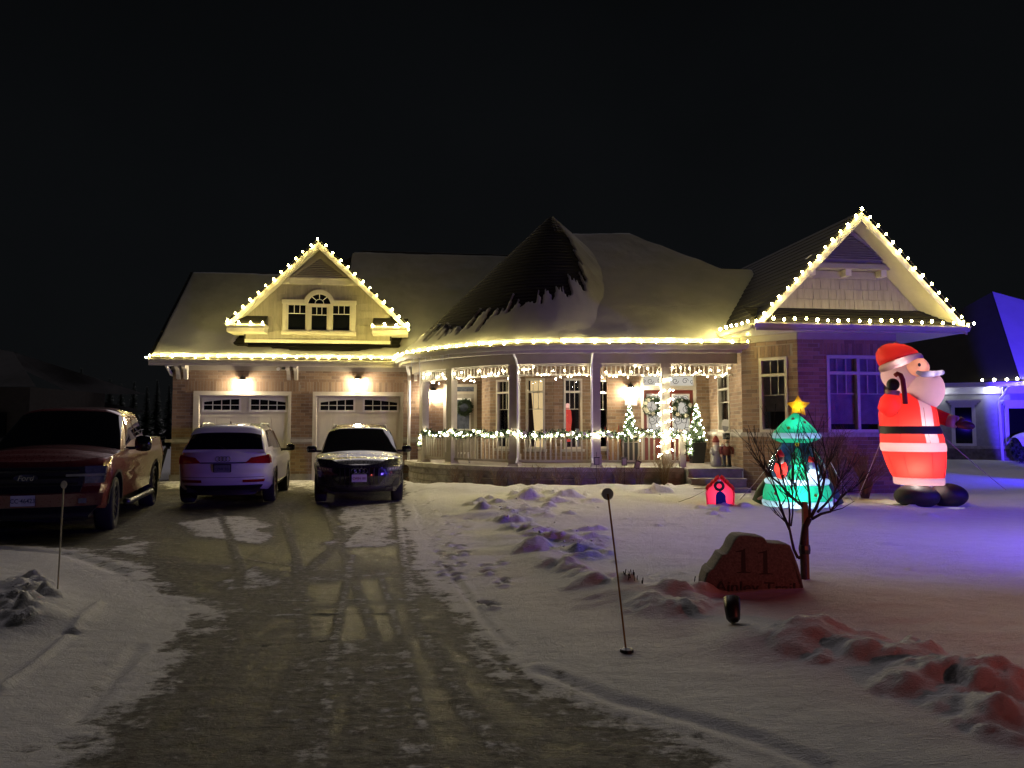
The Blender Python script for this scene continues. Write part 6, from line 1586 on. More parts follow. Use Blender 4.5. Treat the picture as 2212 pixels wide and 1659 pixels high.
# the little group inside the globe
def ib(c, r, m, name): MB().ell(c, r, 16, 10).build(name, m, it, local=True, smooth=True)
MB().lathe([(.20, .50, .03), (.19, .60, .03), (.08, .80, .03), (.16, .80, .03), (.06, 1.0, .03), (.10, 1.0, .03), (.01, 1.15, .03)], 16).build('small_tree', GRN, it, local=True, smooth=True)
inner_light(it, (.06, 0, 1.93), (1, .9, .6), 1.6, .02)
ib((.03, -.02, 1.19), .045, YEL, 'small_star')
ib((-.28, -.22, .72), (.12, .10, .19), RED, 'small_santa_coat'); ib((-.29, -.26, .93), (.075, .07, .07), SKIN, 'small_santa_face'); ib((-.29, -.28, .88), (.08, .07, .075), WHT, 'small_santa_beard')
MB().lathe([(.085, .96, -.29), (.07, 1.02, -.29), (.01, 1.10, -.28)], 14, Matrix.Translation((0, -.26, 0))).build('small_santa_hat', RED, it, local=True, smooth=True)
ib((.30, -.22, .62), (.105, .10, .13), WBL, 'snowman_body'); ib((.30, -.23, .80), (.08, .08, .085), WBL, 'snowman_head')
MB().lathe([(.085, .86, .30), (.07, .93, .28), (.01, .97, .24)], 14, Matrix.Translation((0, -.23, 0))).build('snowman_hat', RED, it, local=True, smooth=True)
inner_light(it, (0, -.42, .22), (.65, .95, 1), 15, .04); inner_light(it, (.02, -.14, 1.47), (.65, .95, 1), 6, .03); inner_light(it, (.1, .1, .3), (.7, 1, .95), 10, .05); inner_light(it, (.0, -.40, .56), (.8, .95, 1), 8, .04); inner_light(it, (.30, -.22, .62), (.7, .8, 1), 3, .03); inner_light(it, (.03, 0, .75), (.7, 1, 1), 5, .03); inner_light(it, (-.28, -.22, .72), (1, .9, .9), 4, .03)
tether(it, (-.50, -.1, .78), (-1.05, -.15, .10)); tether(it, (.62, .1, .85), (1.0, .2, .1))
# ---------------------------------------------------------------- small red kennel
P2 = loc_on(1556, 1090)
ke = thing('inflatable_kennel', 'small glowing red inflatable kennel with a wreath over its arched door', 'inflatable', tuple(P2 - Vector((0, 0, .02))), -math.atan2(P2.x, P2.y))
kk = .00222
def kb(pts, y0, y1, m, name, sm=False): MB().prism([((x - 322) * kk, y0, (1630 - z) * kk) for x, z in pts], (0, y1 - y0, 0)).build(name, m, ke, local=True, fixn=True)
KR = fabric('kennel_nylon', (.80, .05, .10), .6)
mb = MB(); secs = []
out = [(208, 1632), (203, 1580), (200, 1520), (205, 1478), (260, 1425), (310, 1385), (322, 1378), (334, 1385), (384, 1425), (440, 1478), (446, 1520), (443, 1580), (436, 1632)]
for y, s in ((-.21, .90), (-.235, .97), (-.2, 1.0), (.18, 1.0), (.22, .95)): secs.append([((x - 322) * kk * s, y, (1630 - z) * kk * (.985 if s < .95 else 1)) for x, z in out])
n = len(out); vs = [p for q in secs for p in q]; fs = [(j*n+i, j*n+(i+1) % n, (j+1)*n+(i+1) % n, (j+1)*n+i) for j in range(len(secs)-1) for i in range(n)] + [tuple(range(n)), tuple(range((len(secs)-1)*n, len(secs)*n))[::-1]]
mb.add(vs, fs); mb.build('walls', KR, ke, local=True, fixn=True, angle=50)
for sg in (-1, 1):
    for t0, t1 in ((0, .34), (.345, .67), (.675, 1)):
        a_ = Vector((sg * lerp(.255, .015, t0), -.25, lerp(.33, .575, t0))); b_ = Vector((sg * lerp(.255, .015, t1), -.25, lerp(.33, .575, t1)))
        pts = [a_, a_.lerp(b_, .5) + Vector((sg * .012, 0, .012)), b_]
        for y, r_ in ((.02, .026), (.24, .030), (.44, .026)): MB().tube([p + Vector((0, y, 0)) for p in pts], r_, 10).build('roof_roll', RED, ke, local=True, smooth=True)
NAV = fabric('blue_nylon', (.02, .05, .32), .5)
kb([(285, 1628), (285, 1530), (295, 1505), (322, 1490), (350, 1505), (368, 1530), (370, 1628)], -.262, -.23, NAV, 'door')
wm = MB(); wm.tube([((315 - 322) * kk + .075 * math.cos(a * math.pi / 12), -.275, (1630 - 1447) * kk + .075 * math.sin(a * math.pi / 12)) for a in range(25)], .028, 8, cap=False); wm.build('wreath', fabric('dark_green_nylon', (.012, .03, .02), .1), ke, local=True, smooth=True)
MB().ell(((315 - 322) * kk, -.29, (1630 - 1400) * kk), (.035, .02, .02), 10, 6).build('bow', WBL, ke, local=True, smooth=True)
inner_light(ke, (0, 0, .22), (1, .72, .95), 9, .04)
tether(ke, (-.26, 0, .3), (-.8, -.1, .06), .004)

# ================================================================== lettered stone, bare tree, stakes
yst = GP(1660, 1287, .1).y
st_out = [(2769, 2344), (2770, 2290), (2782, 2255), (2795, 2242), (2803, 2240), (2822, 2212), (2840, 2182), (2858, 2180), (2872, 2160), (2887, 2128), (2900, 2112), (2912, 2106), (2935, 2105), (2960, 2108), (3000, 2112), (3010, 2118), (3020, 2135), (3060, 2138), (3100, 2141), (3112, 2148), (3126, 2180), (3142, 2225), (3155, 2270), (3168, 2330), (3173, 2362)]
pts = [PX(a / 1.8228, b / 1.8228, yst) for a, b in st_out]
zb = height(pts[0].x, yst) - .12
pts = [Vector((pts[0].x, yst, zb))] + pts + [Vector((pts[-1].x, yst, zb))]
srk = thing('address_stone', 'dark reddish boulder carved with 11 and a street name on the snow', 'address stone', (PX(1630, 1287, yst).x, yst, zb + .1))
GRAN = mat('red_granite', (.10, .082, .08), .85, var=.45, scale=60, bmp=.7, bscale=45)
bm = bmesh.new(); cen = sum(pts, Vector()) / len(pts); lay = []
for (dy, s) in ((-.02, .965), (0, .995), (.05, 1.0), (.20, .985), (.27, .93)):
    lay.append([bm.verts.new(Vector((cen.x + (p.x - cen.x) * s, yst + dy + (random.uniform(-.012, .012) if 0 < dy else 0), cen.z + (p.z - cen.z) * s))) for p in pts])
n = len(pts)
for A_, B_ in zip(lay[:-1], lay[1:]):
    for i in range(n): bm.faces.new((A_[i], A_[(i+1) % n], B_[(i+1) % n], B_[i]))
bm.faces.new(lay[0]); bm.faces.new(lay[-1][::-1]); bmesh.ops.recalc_face_normals(bm, faces=bm.faces)
me = bpy.data.meshes.new('boulder'); bm.to_mesh(me); bm.free(); me.materials.append(GRAN); o = bpy.data.objects.new('boulder', me); link(o, srk)
INK = mat('carved_black', (.008, .008, .009), .7)
def serif_one(cx, z0, h, nm='numeral'):
    w = h * .16; b = h * .30; mb = MB(); y = yst - .024
    prof = [(-b, 0), (b, 0), (b, h * .03), (w * .55, h * .06), (w * .5, h * .98), (w * .30, h), (-w * .1, h * .97), (-b * 1.05, h * .90), (-b * 1.05, h * .865), (-w * .5, h * .875), (-w * .55, h * .06), (-b, h * .03)]
    mb.prism([(cx + x, y, z0 + z) for x, z in prof], (0, .012, 0)); mb.build(nm, INK, srk, fixn=True)
for zx in (830, 1090):
    pa = PX((2650 + zx / 3.0157) / 1.8228, (1950 + (918 if zx < 900 else 934) / 3.0157) / 1.8228, yst); pb = PX(1, (1950 + (632 if zx < 900 else 648) / 3.0157) / 1.8228, yst); serif_one(pa.x, pa.z, pb.z - pa.z)
pa = PX((2650 + 975 / 3.0157) / 1.8228, (1950 + 1140 / 3.0157) / 1.8228, yst)
me = text_mesh('Ainley Trail', .138, INK, .003, sx=1.12); inst('lettering', me, srk, T((pa.x, yst - .026, pa.z + .035)) @ Matrix.Rotation(R(90), 4, 'X') @ Matrix.Rotation(R(-1.5), 4, 'Z'))
# ---- bare tree (traced limbs, depth spread round the trunk)
ytr = yst + .35
tr = thing('bare_tree', 'small leafless tree tied to a stake behind the lettered stone', 'tree', tuple(Vector((PX(1735, 1290, ytr).x, ytr, .05))))
def zc(zx, zy): return ((2750 + zx * .46429) / 1.8228, (1580 + zy * .46429) / 1.8228)       # from the enlarged tree view
def TPx(zx, zy, dy=0): u, v = zc(zx, zy); return PX(u, v, ytr + dy)
limbs = []
def limb(pts, r0, r1, dy0=0, dy1=0, kids=0, kl=.25):
    kids = int(kids * 1.6)
    P_ = [TPx(a, b, lerp(dy0, dy1, i / (len(pts) - 1))) for i, (a, b) in enumerate(pts)]; limbs.append((P_, r0, r1))
    for k in range(kids):
        t = random.uniform(.25, .95); i = min(int(t * (len(P_) - 1)), len(P_) - 2); b = P_[i].lerp(P_[i+1], t * (len(P_) - 1) - i)
        d = (P_[i+1] - P_[i]).normalized(); d = (d + Vector((random.uniform(-.8, .8), random.uniform(-.5, .5), random.uniform(-.1, .6)))).normalized(); L_ = kl * random.uniform(.5, 1.2)
        q = [b, b + d * L_ * .5, b + d * L_ + Vector((0, 0, L_ * .15))]; limbs.append((q, lerp(r0, r1, t) * .55, .0025))
        if random.random() < .95:
            e = (d + Vector((random.uniform(-.7, .7), random.uniform(-.4, .4), random.uniform(0, .5)))).normalized(); limbs.append(([q[1], q[1] + e * L_ * .35, q[1] + e * L_ * .65], lerp(r0, r1, t) * .35, .002))
limb([(895, 1640), (895, 1500), (890, 1330), (880, 1250), (895, 1130), (905, 1060), (940, 990)], .030, .030)
limb([(940, 990), (910, 930), (870, 880), (800, 820), (740, 760), (690, 700), (640, 660), (600, 620), (560, 570), (530, 520)], .017, .004, 0, .1, 7)
limb([(600, 640), (555, 575), (500, 490), (460, 420), (445, 380), (400, 345)], .009, .003, .06, .12, 4, .2)
limb([(560, 570), (560, 480), (490, 370), (470, 300)], .007, .003, .08, .15, 5, .18)
limb([(940, 985), (945, 880), (940, 780), (925, 680), (900, 560), (870, 430), (850, 330)], .014, .003, 0, -.12, 8)
limb([(950, 985), (1000, 900), (1035, 800), (1020, 680), (1000, 560), (980, 450), (955, 360), (935, 300)], .017, .003, 0, .15, 9)
limb([(960, 1000), (1040, 955), (1120, 935), (1150, 890), (1200, 820), (1260, 770), (1330, 760)], .015, .004, 0, -.15, 8)
limb([(1010, 940), (1090, 860), (1150, 780), (1190, 690), (1230, 640), (1280, 580)], .012, .003, 0, .2, 9)
limb([(1035, 830), (1060, 720), (1080, 600), (1090, 480), (1060, 380), (1050, 300)], .010, .003, .05, .2, 8)
limb([(890, 900), (850, 830), (820, 740), (800, 640), (815, 500), (810, 380), (830, 300)], .009, .003, .05, -.1, 7)
limb([(845, 1330), (810, 1260), (790, 1170), (770, 1070), (730, 980), (700, 890), (670, 800), (640, 700), (600, 600), (560, 500)], .014, .004, -.05, .1, 6)
limb([(770, 1065), (775, 960), (765, 850), (740, 740), (700, 620), (680, 500), (655, 400), (620, 300), (600, 270)], .009, .003, -.05, .0, 6)
limb([(785, 1060), (800, 950), (800, 850), (790, 700), (795, 560), (785, 430), (720, 330)], .008, .003, -.05, -.15, 6)
limb([(870, 1320), (845, 1330)], .016, .015)
mb = MB()
for P_, r0, r1 in limbs: mb.tube(P_, [lerp(r0, r1, i / (len(P_) - 1)) for i in range(len(P_))], 6)
mb.build('trunk', BARK, tr, smooth=True)
sk = TPx(900, 1640, .05); MB().box((sk.x + .005, sk.y - .04, .42), (.045, .045, .95)).build('stake', mat('stake_wood', (.16, .09, .06), .8, bmp=.4), tr)
tp = TPx(900, 1255, -.02); MB().lathe([(.05, -.04), (.055, 0), (.05, .04)], 10, T(tp)).build('tie', BLACK, tr)
# ---- reflector stakes
def stake(u0, v0, u1, v1, rad, label, colr, ball=False):
    b = GP(u1, v1, .06); b.z = height(b.x, b.y); t = PX(u0, v0, b.y)
    o = thing('driveway_marker', label, 'driveway marker', tuple(b)); MB().tube([b - Vector((0, 0, .05)), b.lerp(t, .5), t], .007, 6).build('rod', mat('marker_rod_' + colr[0], colr[1], .5), o)
    mb = MB()
    if ball: mb.ell(t, (rad, .012, rad * 1.25), 16, 10)
    else: mb.prism([t + Vector((rad * math.cos(a * math.pi / 12), 0, rad * math.sin(a * math.pi / 12))) for a in range(24)], (0, .018, 0))
    h = mb.build('reflector', mat('reflector_' + colr[0], colr[2], .35), o, fixn=True)
    if not ball: MB().tube([t + Vector((rad * math.cos(a * math.pi / 12), .009, rad * math.sin(a * math.pi / 12))) for a in range(25)], .007, 5, cap=False).build('reflector_rim', WHITE, h, smooth=True)
    return o
stake(1313, 1067, 1354, 1403, .036, 'thin orange marker rod with a round reflector on the lawn side of the drive', ('amber', (.42, .17, .03), (.75, .70, .66)))
mk = GP(1354, 1403, .06); MB().lathe([(.05, 0), (.045, .02), (.012, .03)], 12, T((mk.x, mk.y, height(mk.x, mk.y) - .004))).build('ground_cup', BLACK, bpy.data.objects['driveway_marker'])
stake(138, 1047, 124, 1283, .030, 'pale marker rod with an oval head in front of the pickup', ('pale', (.45, .40, .30), (.55, .52, .50)), True)
# ---- unlit ground spotlight pointed at the stone
pb = GP(1583, 1360, .08); pb.z = height(pb.x, pb.y); spl = thing('ground_spotlight', 'small black unlit spotlight in the snow before the lettered stone', 'spotlight', tuple(pb))
m = T(pb + Vector((0, 0, .10))) @ Matrix.Rotation(R(-35), 4, 'X') @ Matrix.Rotation(R(6), 4, 'Y')
MB().lathe([(.035, -.09), (.05, -.07), (.058, 0), (.062, .09), (.058, .09), (.05, .06)], 18, m).build('lamp_head', BLACK, spl, smooth=True)
MB().tube([pb - Vector((0, 0, .05)), pb + Vector((0, .02, .10))], .015, 6).build('stem', BLACK, spl)
# ---- dead stalks poking through the snow
def stalks(u, v, n, w, h, label, name='dry_stalks'):
    b = GP(u, v, .08); o = thing(name, label, 'dry stalks', (b.x, b.y, height(b.x, b.y)))
    for k in range(n):
        x = b.x + random.uniform(-w, w); y = b.y + random.uniform(-w * .5, w * .5); z = height(x, y); MB().tube([(x, y, z - .02), (x + random.uniform(-.02, .02), y, z + h * random.uniform(.5, 1))], .004, 4).build('stalk', BARK, o)
stalks(1368, 1282, 14, .11, .06, 'clump of dark dead stalks poking through the lawn snow by the orange rod')
stalks(1518, 1270, 4, .1, .07, 'three or four thin dead stalks at the stone edge')
# ================================================================== planting along the porch and the bay
gp2 = Path(porch_path(.10, 22, 4.1))
def shrub(c, n, h, sp, label, name='dry_shrub', m=None, r=.0055, fork=3, group=None):
    z0 = height(c.x, c.y); o = thing(name, label, 'shrub', (c.x, c.y, z0), 0, group); mb = MB()
    for k in range(n):
        a = random.uniform(0, 6.28); q = random.random() ** .6 * sp; b = Vector((c.x + random.uniform(-.06, .06), c.y + random.uniform(-.05, .05), z0 - .05)); hh = h * random.uniform(.6, 1.1)
        e = b + Vector((q * math.cos(a), q * .6 * math.sin(a), hh)); md = b.lerp(e, .5) + Vector((-.25 * q * math.cos(a), 0, hh * .06)); mb.tube([b, md, e], [r, r * .8, r * .35], 4)
        for j in range(fork):
            t = random.uniform(.3, .9); s_ = md.lerp(e, t); d = Vector((random.uniform(-1, 1), random.uniform(-.6, .6), random.uniform(.2, 1.2))).normalized(); mb.tube([s_, s_ + d * hh * .2], [r * .5, r * .2], 3)
    tag(mb.build('stems', m or TWIG, o), kind='stuff'); return o
us = [985, 1030, 1075, 1118, 1160, 1205, 1248, 1292, 1335, 1378]
for k, u in enumerate(us):
    p, d, an = gp2.at(gp2.find(u)); shrub(p, 34, .55, .30, ['dry grass clump at the garage end of the porch base', 'second dry grass clump along the porch base from the garage end', 'third dry grass clump along the porch base from the garage end', 'fourth dry grass clump along the porch base from the garage end', 'fifth dry grass clump along the porch base from the garage end', 'sixth dry grass clump along the porch base from the garage end', 'fifth dry grass clump from the large shrub along the porch base', 'fourth dry grass clump from the large shrub along the porch base', 'second dry grass clump from the large shrub along the porch base', 'dry grass clump next to the large shrub at the railing end'][k], 'grass_clump', group='dry grass clumps along the porch base')
p, d, an = gp2.at(gp2.find(1432)); shrub(p, 60, .85, .5, 'larger dry shrub at the railing end beside the steps')
PURP = mat('bare_twigs', (.12, .075, .065), .85, var=.3)
q = PX(1800, 1050, 16.2); shrub(Vector((q.x, q.y, 0)), 70, 1.45, .75, 'tall bare twiggy shrub below the bay window', 'bare_shrub', PURP, .006, 5)
q = PX(1868, 1050, 15.95); shrub(Vector((q.x, q.y, 0)), 90, 1.05, .6, 'low bare brown shrub beside the santa', 'bare_shrub', mat('brown_twigs', (.16, .09, .045), .85), .006, 6)
# dry leaves heaped by the downspout
q = PX(895, 1030, 21.9); lf = MB()
for k in range(160):
    c_ = Vector((q.x + random.gauss(0, .2), q.y + random.gauss(0, .12), height(q.x, q.y) + .02 + random.random() * .12)); a = Vector((random.uniform(-1, 1), random.uniform(-1, 1), random.uniform(-.4, .4))) * .04; b = Vector((random.uniform(-1, 1), random.uniform(-1, 1), random.uniform(-.4, .4))) * .03; lf.add([c_ - a, c_ + b, c_ + a, c_ - b], [(0, 1, 2, 3)])
tag(lf.build('fallen_leaves', mat('dry_leaves', (.17, .08, .03), .85, var=.4)), 'brown dry leaves heaped below the downspout', 'leaves', kind='stuff')
# ================================================================== small things on the porch
def solar(u, v, tilt_, label):
    p, d, an = gp2.at(gp2.find(u)); z = PX(u, v, p.y).z; o = thing('solar_lantern', label, 'lantern', (p.x, p.y, height(p.x, p.y)), 0, 'small solar lanterns on stakes'); m = T((p.x, p.y, z)) @ Matrix.Rotation(R(tilt_), 4, 'Y')
    MB().box((0, 0, 0), (.10, .10, .16), m).build('glass', mat('solar_glass', (.30, .30, .27), .3) if 'solar_glass' not in bpy.data.materials else bpy.data.materials['solar_glass'], o)
    f = MB(); f.box((0, 0, .09), (.14, .14, .025), m); f.box((0, 0, -.085), (.12, .12, .012), m)
    for a in (-1, 1):
        for b in (-1, 1): f.box((a * .052, b * .052, 0), (.012, .012, .17), m)
    f.tube([m @ Vector((0, 0, .09)), m @ Vector((0, 0, .22))], .006, 4); f.build('frame', BLACK, o)
    MB().tube([m @ Vector((0, 0, -.09)), Vector((p.x, p.y, height(p.x, p.y) - .03))], .006, 4).build('stake', BLACK, o)
solar(1288, 996, 0, 'upright solar lantern on a stake before the porch column with a downspout')
solar(1347, 997, 0, 'upright solar lantern on a stake midway along the straight railing')
solar(1375, 1004, 18, 'tilted solar lantern on a stake near the shrub')
q = PX(863, 1000, 20.0)
t_ = Path(porch_path(1.1, 10)); p, d, an = t_.at(t_.find(1000))
sto = thing('plastic_stool', 'small white stool on the porch behind the railing near the side door', 'stool', (p.x, p.y, DECK)); m = T((p.x, p.y, DECK))
MB().box((0, 0, .27), (.36, .26, .04), m).build('seat', WHITE, sto)
for a in (-1, 1):
    for b in (-1, 1): MB().tube([m @ Vector((a * .19, b * .13, 0)), m @ Vector((a * .15, b * .10, .25))], .022, 6).build('leg', WHITE, sto)
q = PX(1333, 960, 20.6); sle = thing('wooden_sled', 'wooden sled leaning on the wall behind the railing by the lit fir', 'sled', (q.x, q.y, DECK)); m = T((q.x, q.y, DECK)) @ Matrix.Rotation(R(-14), 4, 'X') @ Matrix.Rotation(R(-6), 4, 'Y')
WOODS = mat('sled_wood', (.22, .12, .05), .6, bmp=.3, bscale=30)
for x in (-.13, -.045, .045, .13): MB().box((x, 0, .5), (.07, .018, .95), m).build('slat', WOODS, sle)
for z in (.2, .75): MB().box((0, .025, z), (.36, .03, .05), m).build('crossbar', WOODS, sle)
for x in (-.19, .19): MB().tube([m @ Vector((x, .06, 0)), m @ Vector((x, .07, .9)), m @ Vector((x, .0, 1.05))], .012, 5).build('runner', mat('sled_red', (.3, .03, .02), .5) if 'sled_red' not in bpy.data.materials else bpy.data.materials['sled_red'], sle)
# security sign leaning in front of the side window
q = PX(1560, 919, 19.3); sg_ = thing('security_sign', 'small white shield-shaped sign standing on the ledge by the narrow window', 'sign', (q.x - .02, q.y, LEDGE + .05)); m = T((5.48, 19.0, q.z)) @ Matrix.Rotation(R(-22), 4, 'Z') @ Matrix.Rotation(R(8), 4, 'Y')
sh = [(-.095, .12), (-.05, .15), (0, .155), (.05, .15), (.095, .12), (.10, 0), (.08, -.10), (.03, -.16), (0, -.18), (-.03, -.16), (-.08, -.10), (-.10, 0)]
MB().prism([m @ Vector((x, 0, z)) for x, z in sh], (0, .012, 0)).build('shield', WHITE, sg_, fixn=True)
MB().prism([m @ Vector((x * .82, -.004, z * .82 - .02)) for x, z in sh if z < .05], (0, .003, 0)).build('printed_field', mat('sign_grey', (.30, .30, .32), .5), sg_, fixn=True)
# nutcracker and santa figures at the head of the steps
def figure(x, y, label, kind):
    o = thing('nutcracker' if kind else 'santa_figurine', label, 'figurine', (x, y, DECK)); m = T((x, y, DECK))
    A = mat('coat_' + str(kind), (.15, .025, .025) if kind else (.35, .33, .30), .55); SK = mat('face_' + str(kind), (.62, .42, .30), .5); BK = bpy.data.materials['black_metal']; WH = mat('beard_' + str(kind), (.62, .58, .52), .7)
    if kind:
        for s in (-1, 1):
            MB().lathe([(.055, 0), (.06, .03), (.045, .06), (.042, .17), (.048, .19)], 12, m @ Matrix.Translation((s * .065, 0, 0)), sy=1.2).build('boot', BK, o, smooth=True)
            MB().tube([m @ Vector((s * .065, 0, .16)), m @ Vector((s * .055, 0, .30))], .045, 10).build('leg', mat('trousers', (.02, .02, .06), .6) if 'trousers' not in bpy.data.materials else bpy.data.materials['trousers'], o, smooth=True)
            MB().tube([m @ Vector((s * .125, 0, .49)), m @ Vector((s * .155, -.01, .40)), m @ Vector((s * .145, -.03, .31))], [.045, .04, .032], 10).build('arm', A, o, smooth=True)
            MB().ell(m @ Vector((s * .145, -.03, .28)), .032, 10, 7).build('hand', SK, o, smooth=True)
            MB().ell(m @ Vector((s * .115, 0, .52)), (.06, .06, .022), 10, 6).build('epaulette', WH, o, smooth=True)
        MB().lathe([(.10, .28), (.115, .34), (.10, .42), (.12, .50), (.06, .54)], 16, m, sy=.75).build('coat', A, o, smooth=True)
        MB().lathe([(.06, .53), (.085, .57), (.088, .66), (.08, .69)], 16, m).build('head', SK, o, smooth=True)
        MB().lathe([(.095, .68), (.10, .69), (.085, .70), (.095, .82), (.10, .83), (.02, .845)], 16, m).build('hat', BK, o, smooth=True)
        me = text_mesh('20', .085, WH, .002); inst('lettering', me, o, m @ Matrix.Translation((0, -.098, .755)) @ Matrix.Rotation(R(90), 4, 'X'))
        MB().tube([m @ Vector((-.055, -.085, .605)), m @ Vector((0, -.098, .62)), m @ Vector((.055, -.085, .605))], [.006, .014, .006], 6).build('moustache', BK, o)
        MB().lathe([(.012, .47), (.045, .52), (.05, .58)], 10, m @ Matrix.Translation((0, -.07, 0)), sy=.5).build('beard', WH, o, smooth=True)
    else:
        MB().lathe([(.13, 0), (.14, .1), (.12, .35), (.09, .48)], 16, m, sy=.8).build('robe', A, o, smooth=True)
        MB().lathe([(.06, .46), (.08, .52), (.08, .60), (.05, .64)], 14, m).build('head', SK, o, smooth=True)
        MB().lathe([(.02, .30), (.07, .40), (.085, .50), (.08, .54)], 14, m @ Matrix.Translation((0, -.05, 0)), sy=.6).build('beard', WH, o, smooth=True)
        MB().lathe([(.09, .60), (.09, .64), (.085, .645), (.07, .70), (.02, .77)], 14, m).build('hat', mat('hat_red', (.22, .03, .02), .7), o, smooth=True)
        MB().ell(m @ Vector((0, 0, .78)), .025, 10, 7).build('pompom', WH, o, smooth=True)
        for s in (-1, 1): MB().tube([m @ Vector((s * .09, 0, .46)), m @ Vector((s * .14, -.04, .34)), m @ Vector((s * .08, -.10, .30))], [.04, .04, .03], 8).build('arm', A, o, smooth=True)
q = PX(1587, 1003, 18.55); figure(min(q.x, 5.36), 18.55, 'nutcracker soldier with 20 on its black hat at the top of the steps', 1)
q = PX(1547, 1000, 18.7); figure(q.x, 18.7, 'bearded santa figurine beside the nutcracker', 0)
# ================================================================== neighbours and trees
STUC = mat('grey_stucco', (.36, .36, .37), .85, var=.12, bmp=.3, bscale=60)
nb = thing('neighbour_house', 'grey stucco neighbouring house with hooded windows beyond the santa', 'house', (19, 29, 0))
CN = (18.45, 27.4); NL = Frame((15.2, 28.9), CN); NR = Frame(CN, (28.5, 27.8))
def nwin(F, u, v0, v1, w):
    s, z1 = F.sz(u, v0); z0 = F.sz(u, v1)[1]; mb = MB()
    for a, b in ((s - w / 2 - .12, s - w / 2), (s + w / 2, s + w / 2 + .12)): fbox(mb, F, a, b, 0, .06, z0, z1)
    fbox(mb, F, s - w / 2 - .12, s + w / 2 + .12, 0, .07, z0 - .1, z0); o = mb.build('window', WHITE, nb)
    fbox(MB(), F, s - w / 2, s + w / 2, -.02, .02, z0, z1).build('pane', DARKGLASS, o)
    hd = MB()
    for k, (e, a, b) in enumerate(((.10, 0, .10), (.16, .10, .17), (.24, .17, .24), (.30, .24, .30))): fbox(hd, F, s - w / 2 - e, s + w / 2 + e, 0, .06 + .06 * k, z1 + a, z1 + b)
    hd.build('hood', WHITE, o)
for F in (NL, NR):
    fbox(MB(), F, 0, F.L, -.2, 0, .85, 3.1).build('wall', STUC, nb); fbox(MB(), F, 0, F.L, -.2, .03, -.2, .80).build('plinth', mat('plinth_stone', (.20, .18, .16), .9, var=.4, scale=5, bmp=.8, bscale=9) if 'plinth_stone' not in bpy.data.materials else bpy.data.materials['plinth_stone'], nb)
    fbox(MB(), F, 0, F.L, -.2, .09, .80, .90).build('stone_ledge', STONE, nb); fbox(MB(), F, -.3, F.L, 0, .06, 2.85, 3.1).build('frieze_board', WHITE, nb)
nwin(NL, 2080, 880, 958, .55); nwin(NR, 2196, 882, 952, .7)
mb = MB(); ev = [(14.3, 28.6), (18.4, 26.75), (29, 27.2), (29, 34), (14.3, 34)]; mb.prism([(x, y, 3.1) for x, y in ev], (0, 0, .16)); mb.build('soffit', WHITE, nb)
APX = PX(2141, 632, 32.0); cor = Vector((18.35, 26.7, 3.28))
mb = MB(); mb.add([cor, APX, (13.5, 33, 3.28), (14.2, 28.5, 3.28)], [(0, 1, 2, 3)]); mb.build('roof', SHINGLE, nb)
mb = MB(); mb.add([cor, (29.5, 27.1, 3.28), (27, 32, 6.0), (24, 32, 6.2), (22.6, 32, 6.7), APX], [(0, 1, 2, 3, 4, 5)]); mb.build('roof', SHINGLE, nb)
mb = MB(); mb.add([cor + Vector((.02, -.02, .05)), (29.4, 27.05, 3.33), (27, 31.95, 6.08), (24, 31.95, 6.28), (22.6, 31.95, 6.78), APX + Vector((0.02, -.05, .04))], [(0, 1, 2, 3, 4, 5)]); mb.build('snow_cover', SNOW, nb)
MB().tube([(18.1, 26.9, 3.1), (18.1, 27.2, 2.8), NL.P(NL.L - .35, .08, 2.6), NL.P(NL.L - .35, .08, 2.4), NL.P(NL.L - .3, .1, .1)], .05, 6).build('downspout', WHITE, nb)
SOF = emis('soffit_lamp', (.93, .97, 1.0), 60)
def soffit_lamp(p, label, e=14):
    o = thing('soffit_lamp', label, 'lamp', tuple(p)); MB().lathe([(.06, -.03), (.075, 0), (.08, .04)], 14, T(p)).build('lens', SOF, o); MB().lathe([(.10, .03), (.10, .06)], 14, T(p)).build('trim', WHITE, o)
soffit_lamp(NL.P(NL.sz(2029, 839, .5)[0], .30, 3.05), 'lone soffit lamp on the neighbouring house close to the santa')
soffit_lamp(NL.P(NL.L - .6, .30, 3.05), 'soffit lamp at the downspout of the neighbouring house')
NB = ico(.05, 1, (1, 1, 1), emis('cool_bulb', (1.0, .92, .68), 60))
light_string('light_string', 'row of bulbs along the neighbouring eave', [cor + Vector((-1.0 + .33 * k if k < 3 else -.1 + .36 * (k - 3), .55 - .2 * k if k < 3 else -.02 + .016 * (k - 3), .06)) for k in range(9)], bulb=NB)
q = PX(2204, 985, 26.5); bs = thing('clipped_bush', 'dark rounded bush with a snow cap at the neighbouring wall', 'bush', (q.x + .25, 26.5, .3)); cs = []
for k in range(900):
    d = Vector((random.gauss(0, 1), random.gauss(0, 1), random.gauss(0, 1))).normalized() * (.35 + .65 * random.random() ** .3); cs.append(Vector((q.x + .3 + d.x * .55, 26.5 + d.y * .5, .85 + d.z * .55)))
tag(tufts(MB(), cs, 5, .09, .02).build('foliage', NEEDLE, bs), kind='stuff'); MB().tube([(q.x + .3, 26.5, .2), (q.x + .3, 26.5, .9)], .05, 5).build('trunk', BARK, bs)
MB().grid(lambda a, b: Vector((q.x + .3 + .5 * (2 * a - 1), 26.5 + .45 * (2 * b - 1), .92 + .5 * math.sqrt(max(0, 1.02 - (2 * a - 1) ** 2 * .6 - (2 * b - 1) ** 2 * .6)))), 10, 8).build('snow_cap', SNOW, bs, smooth=True)
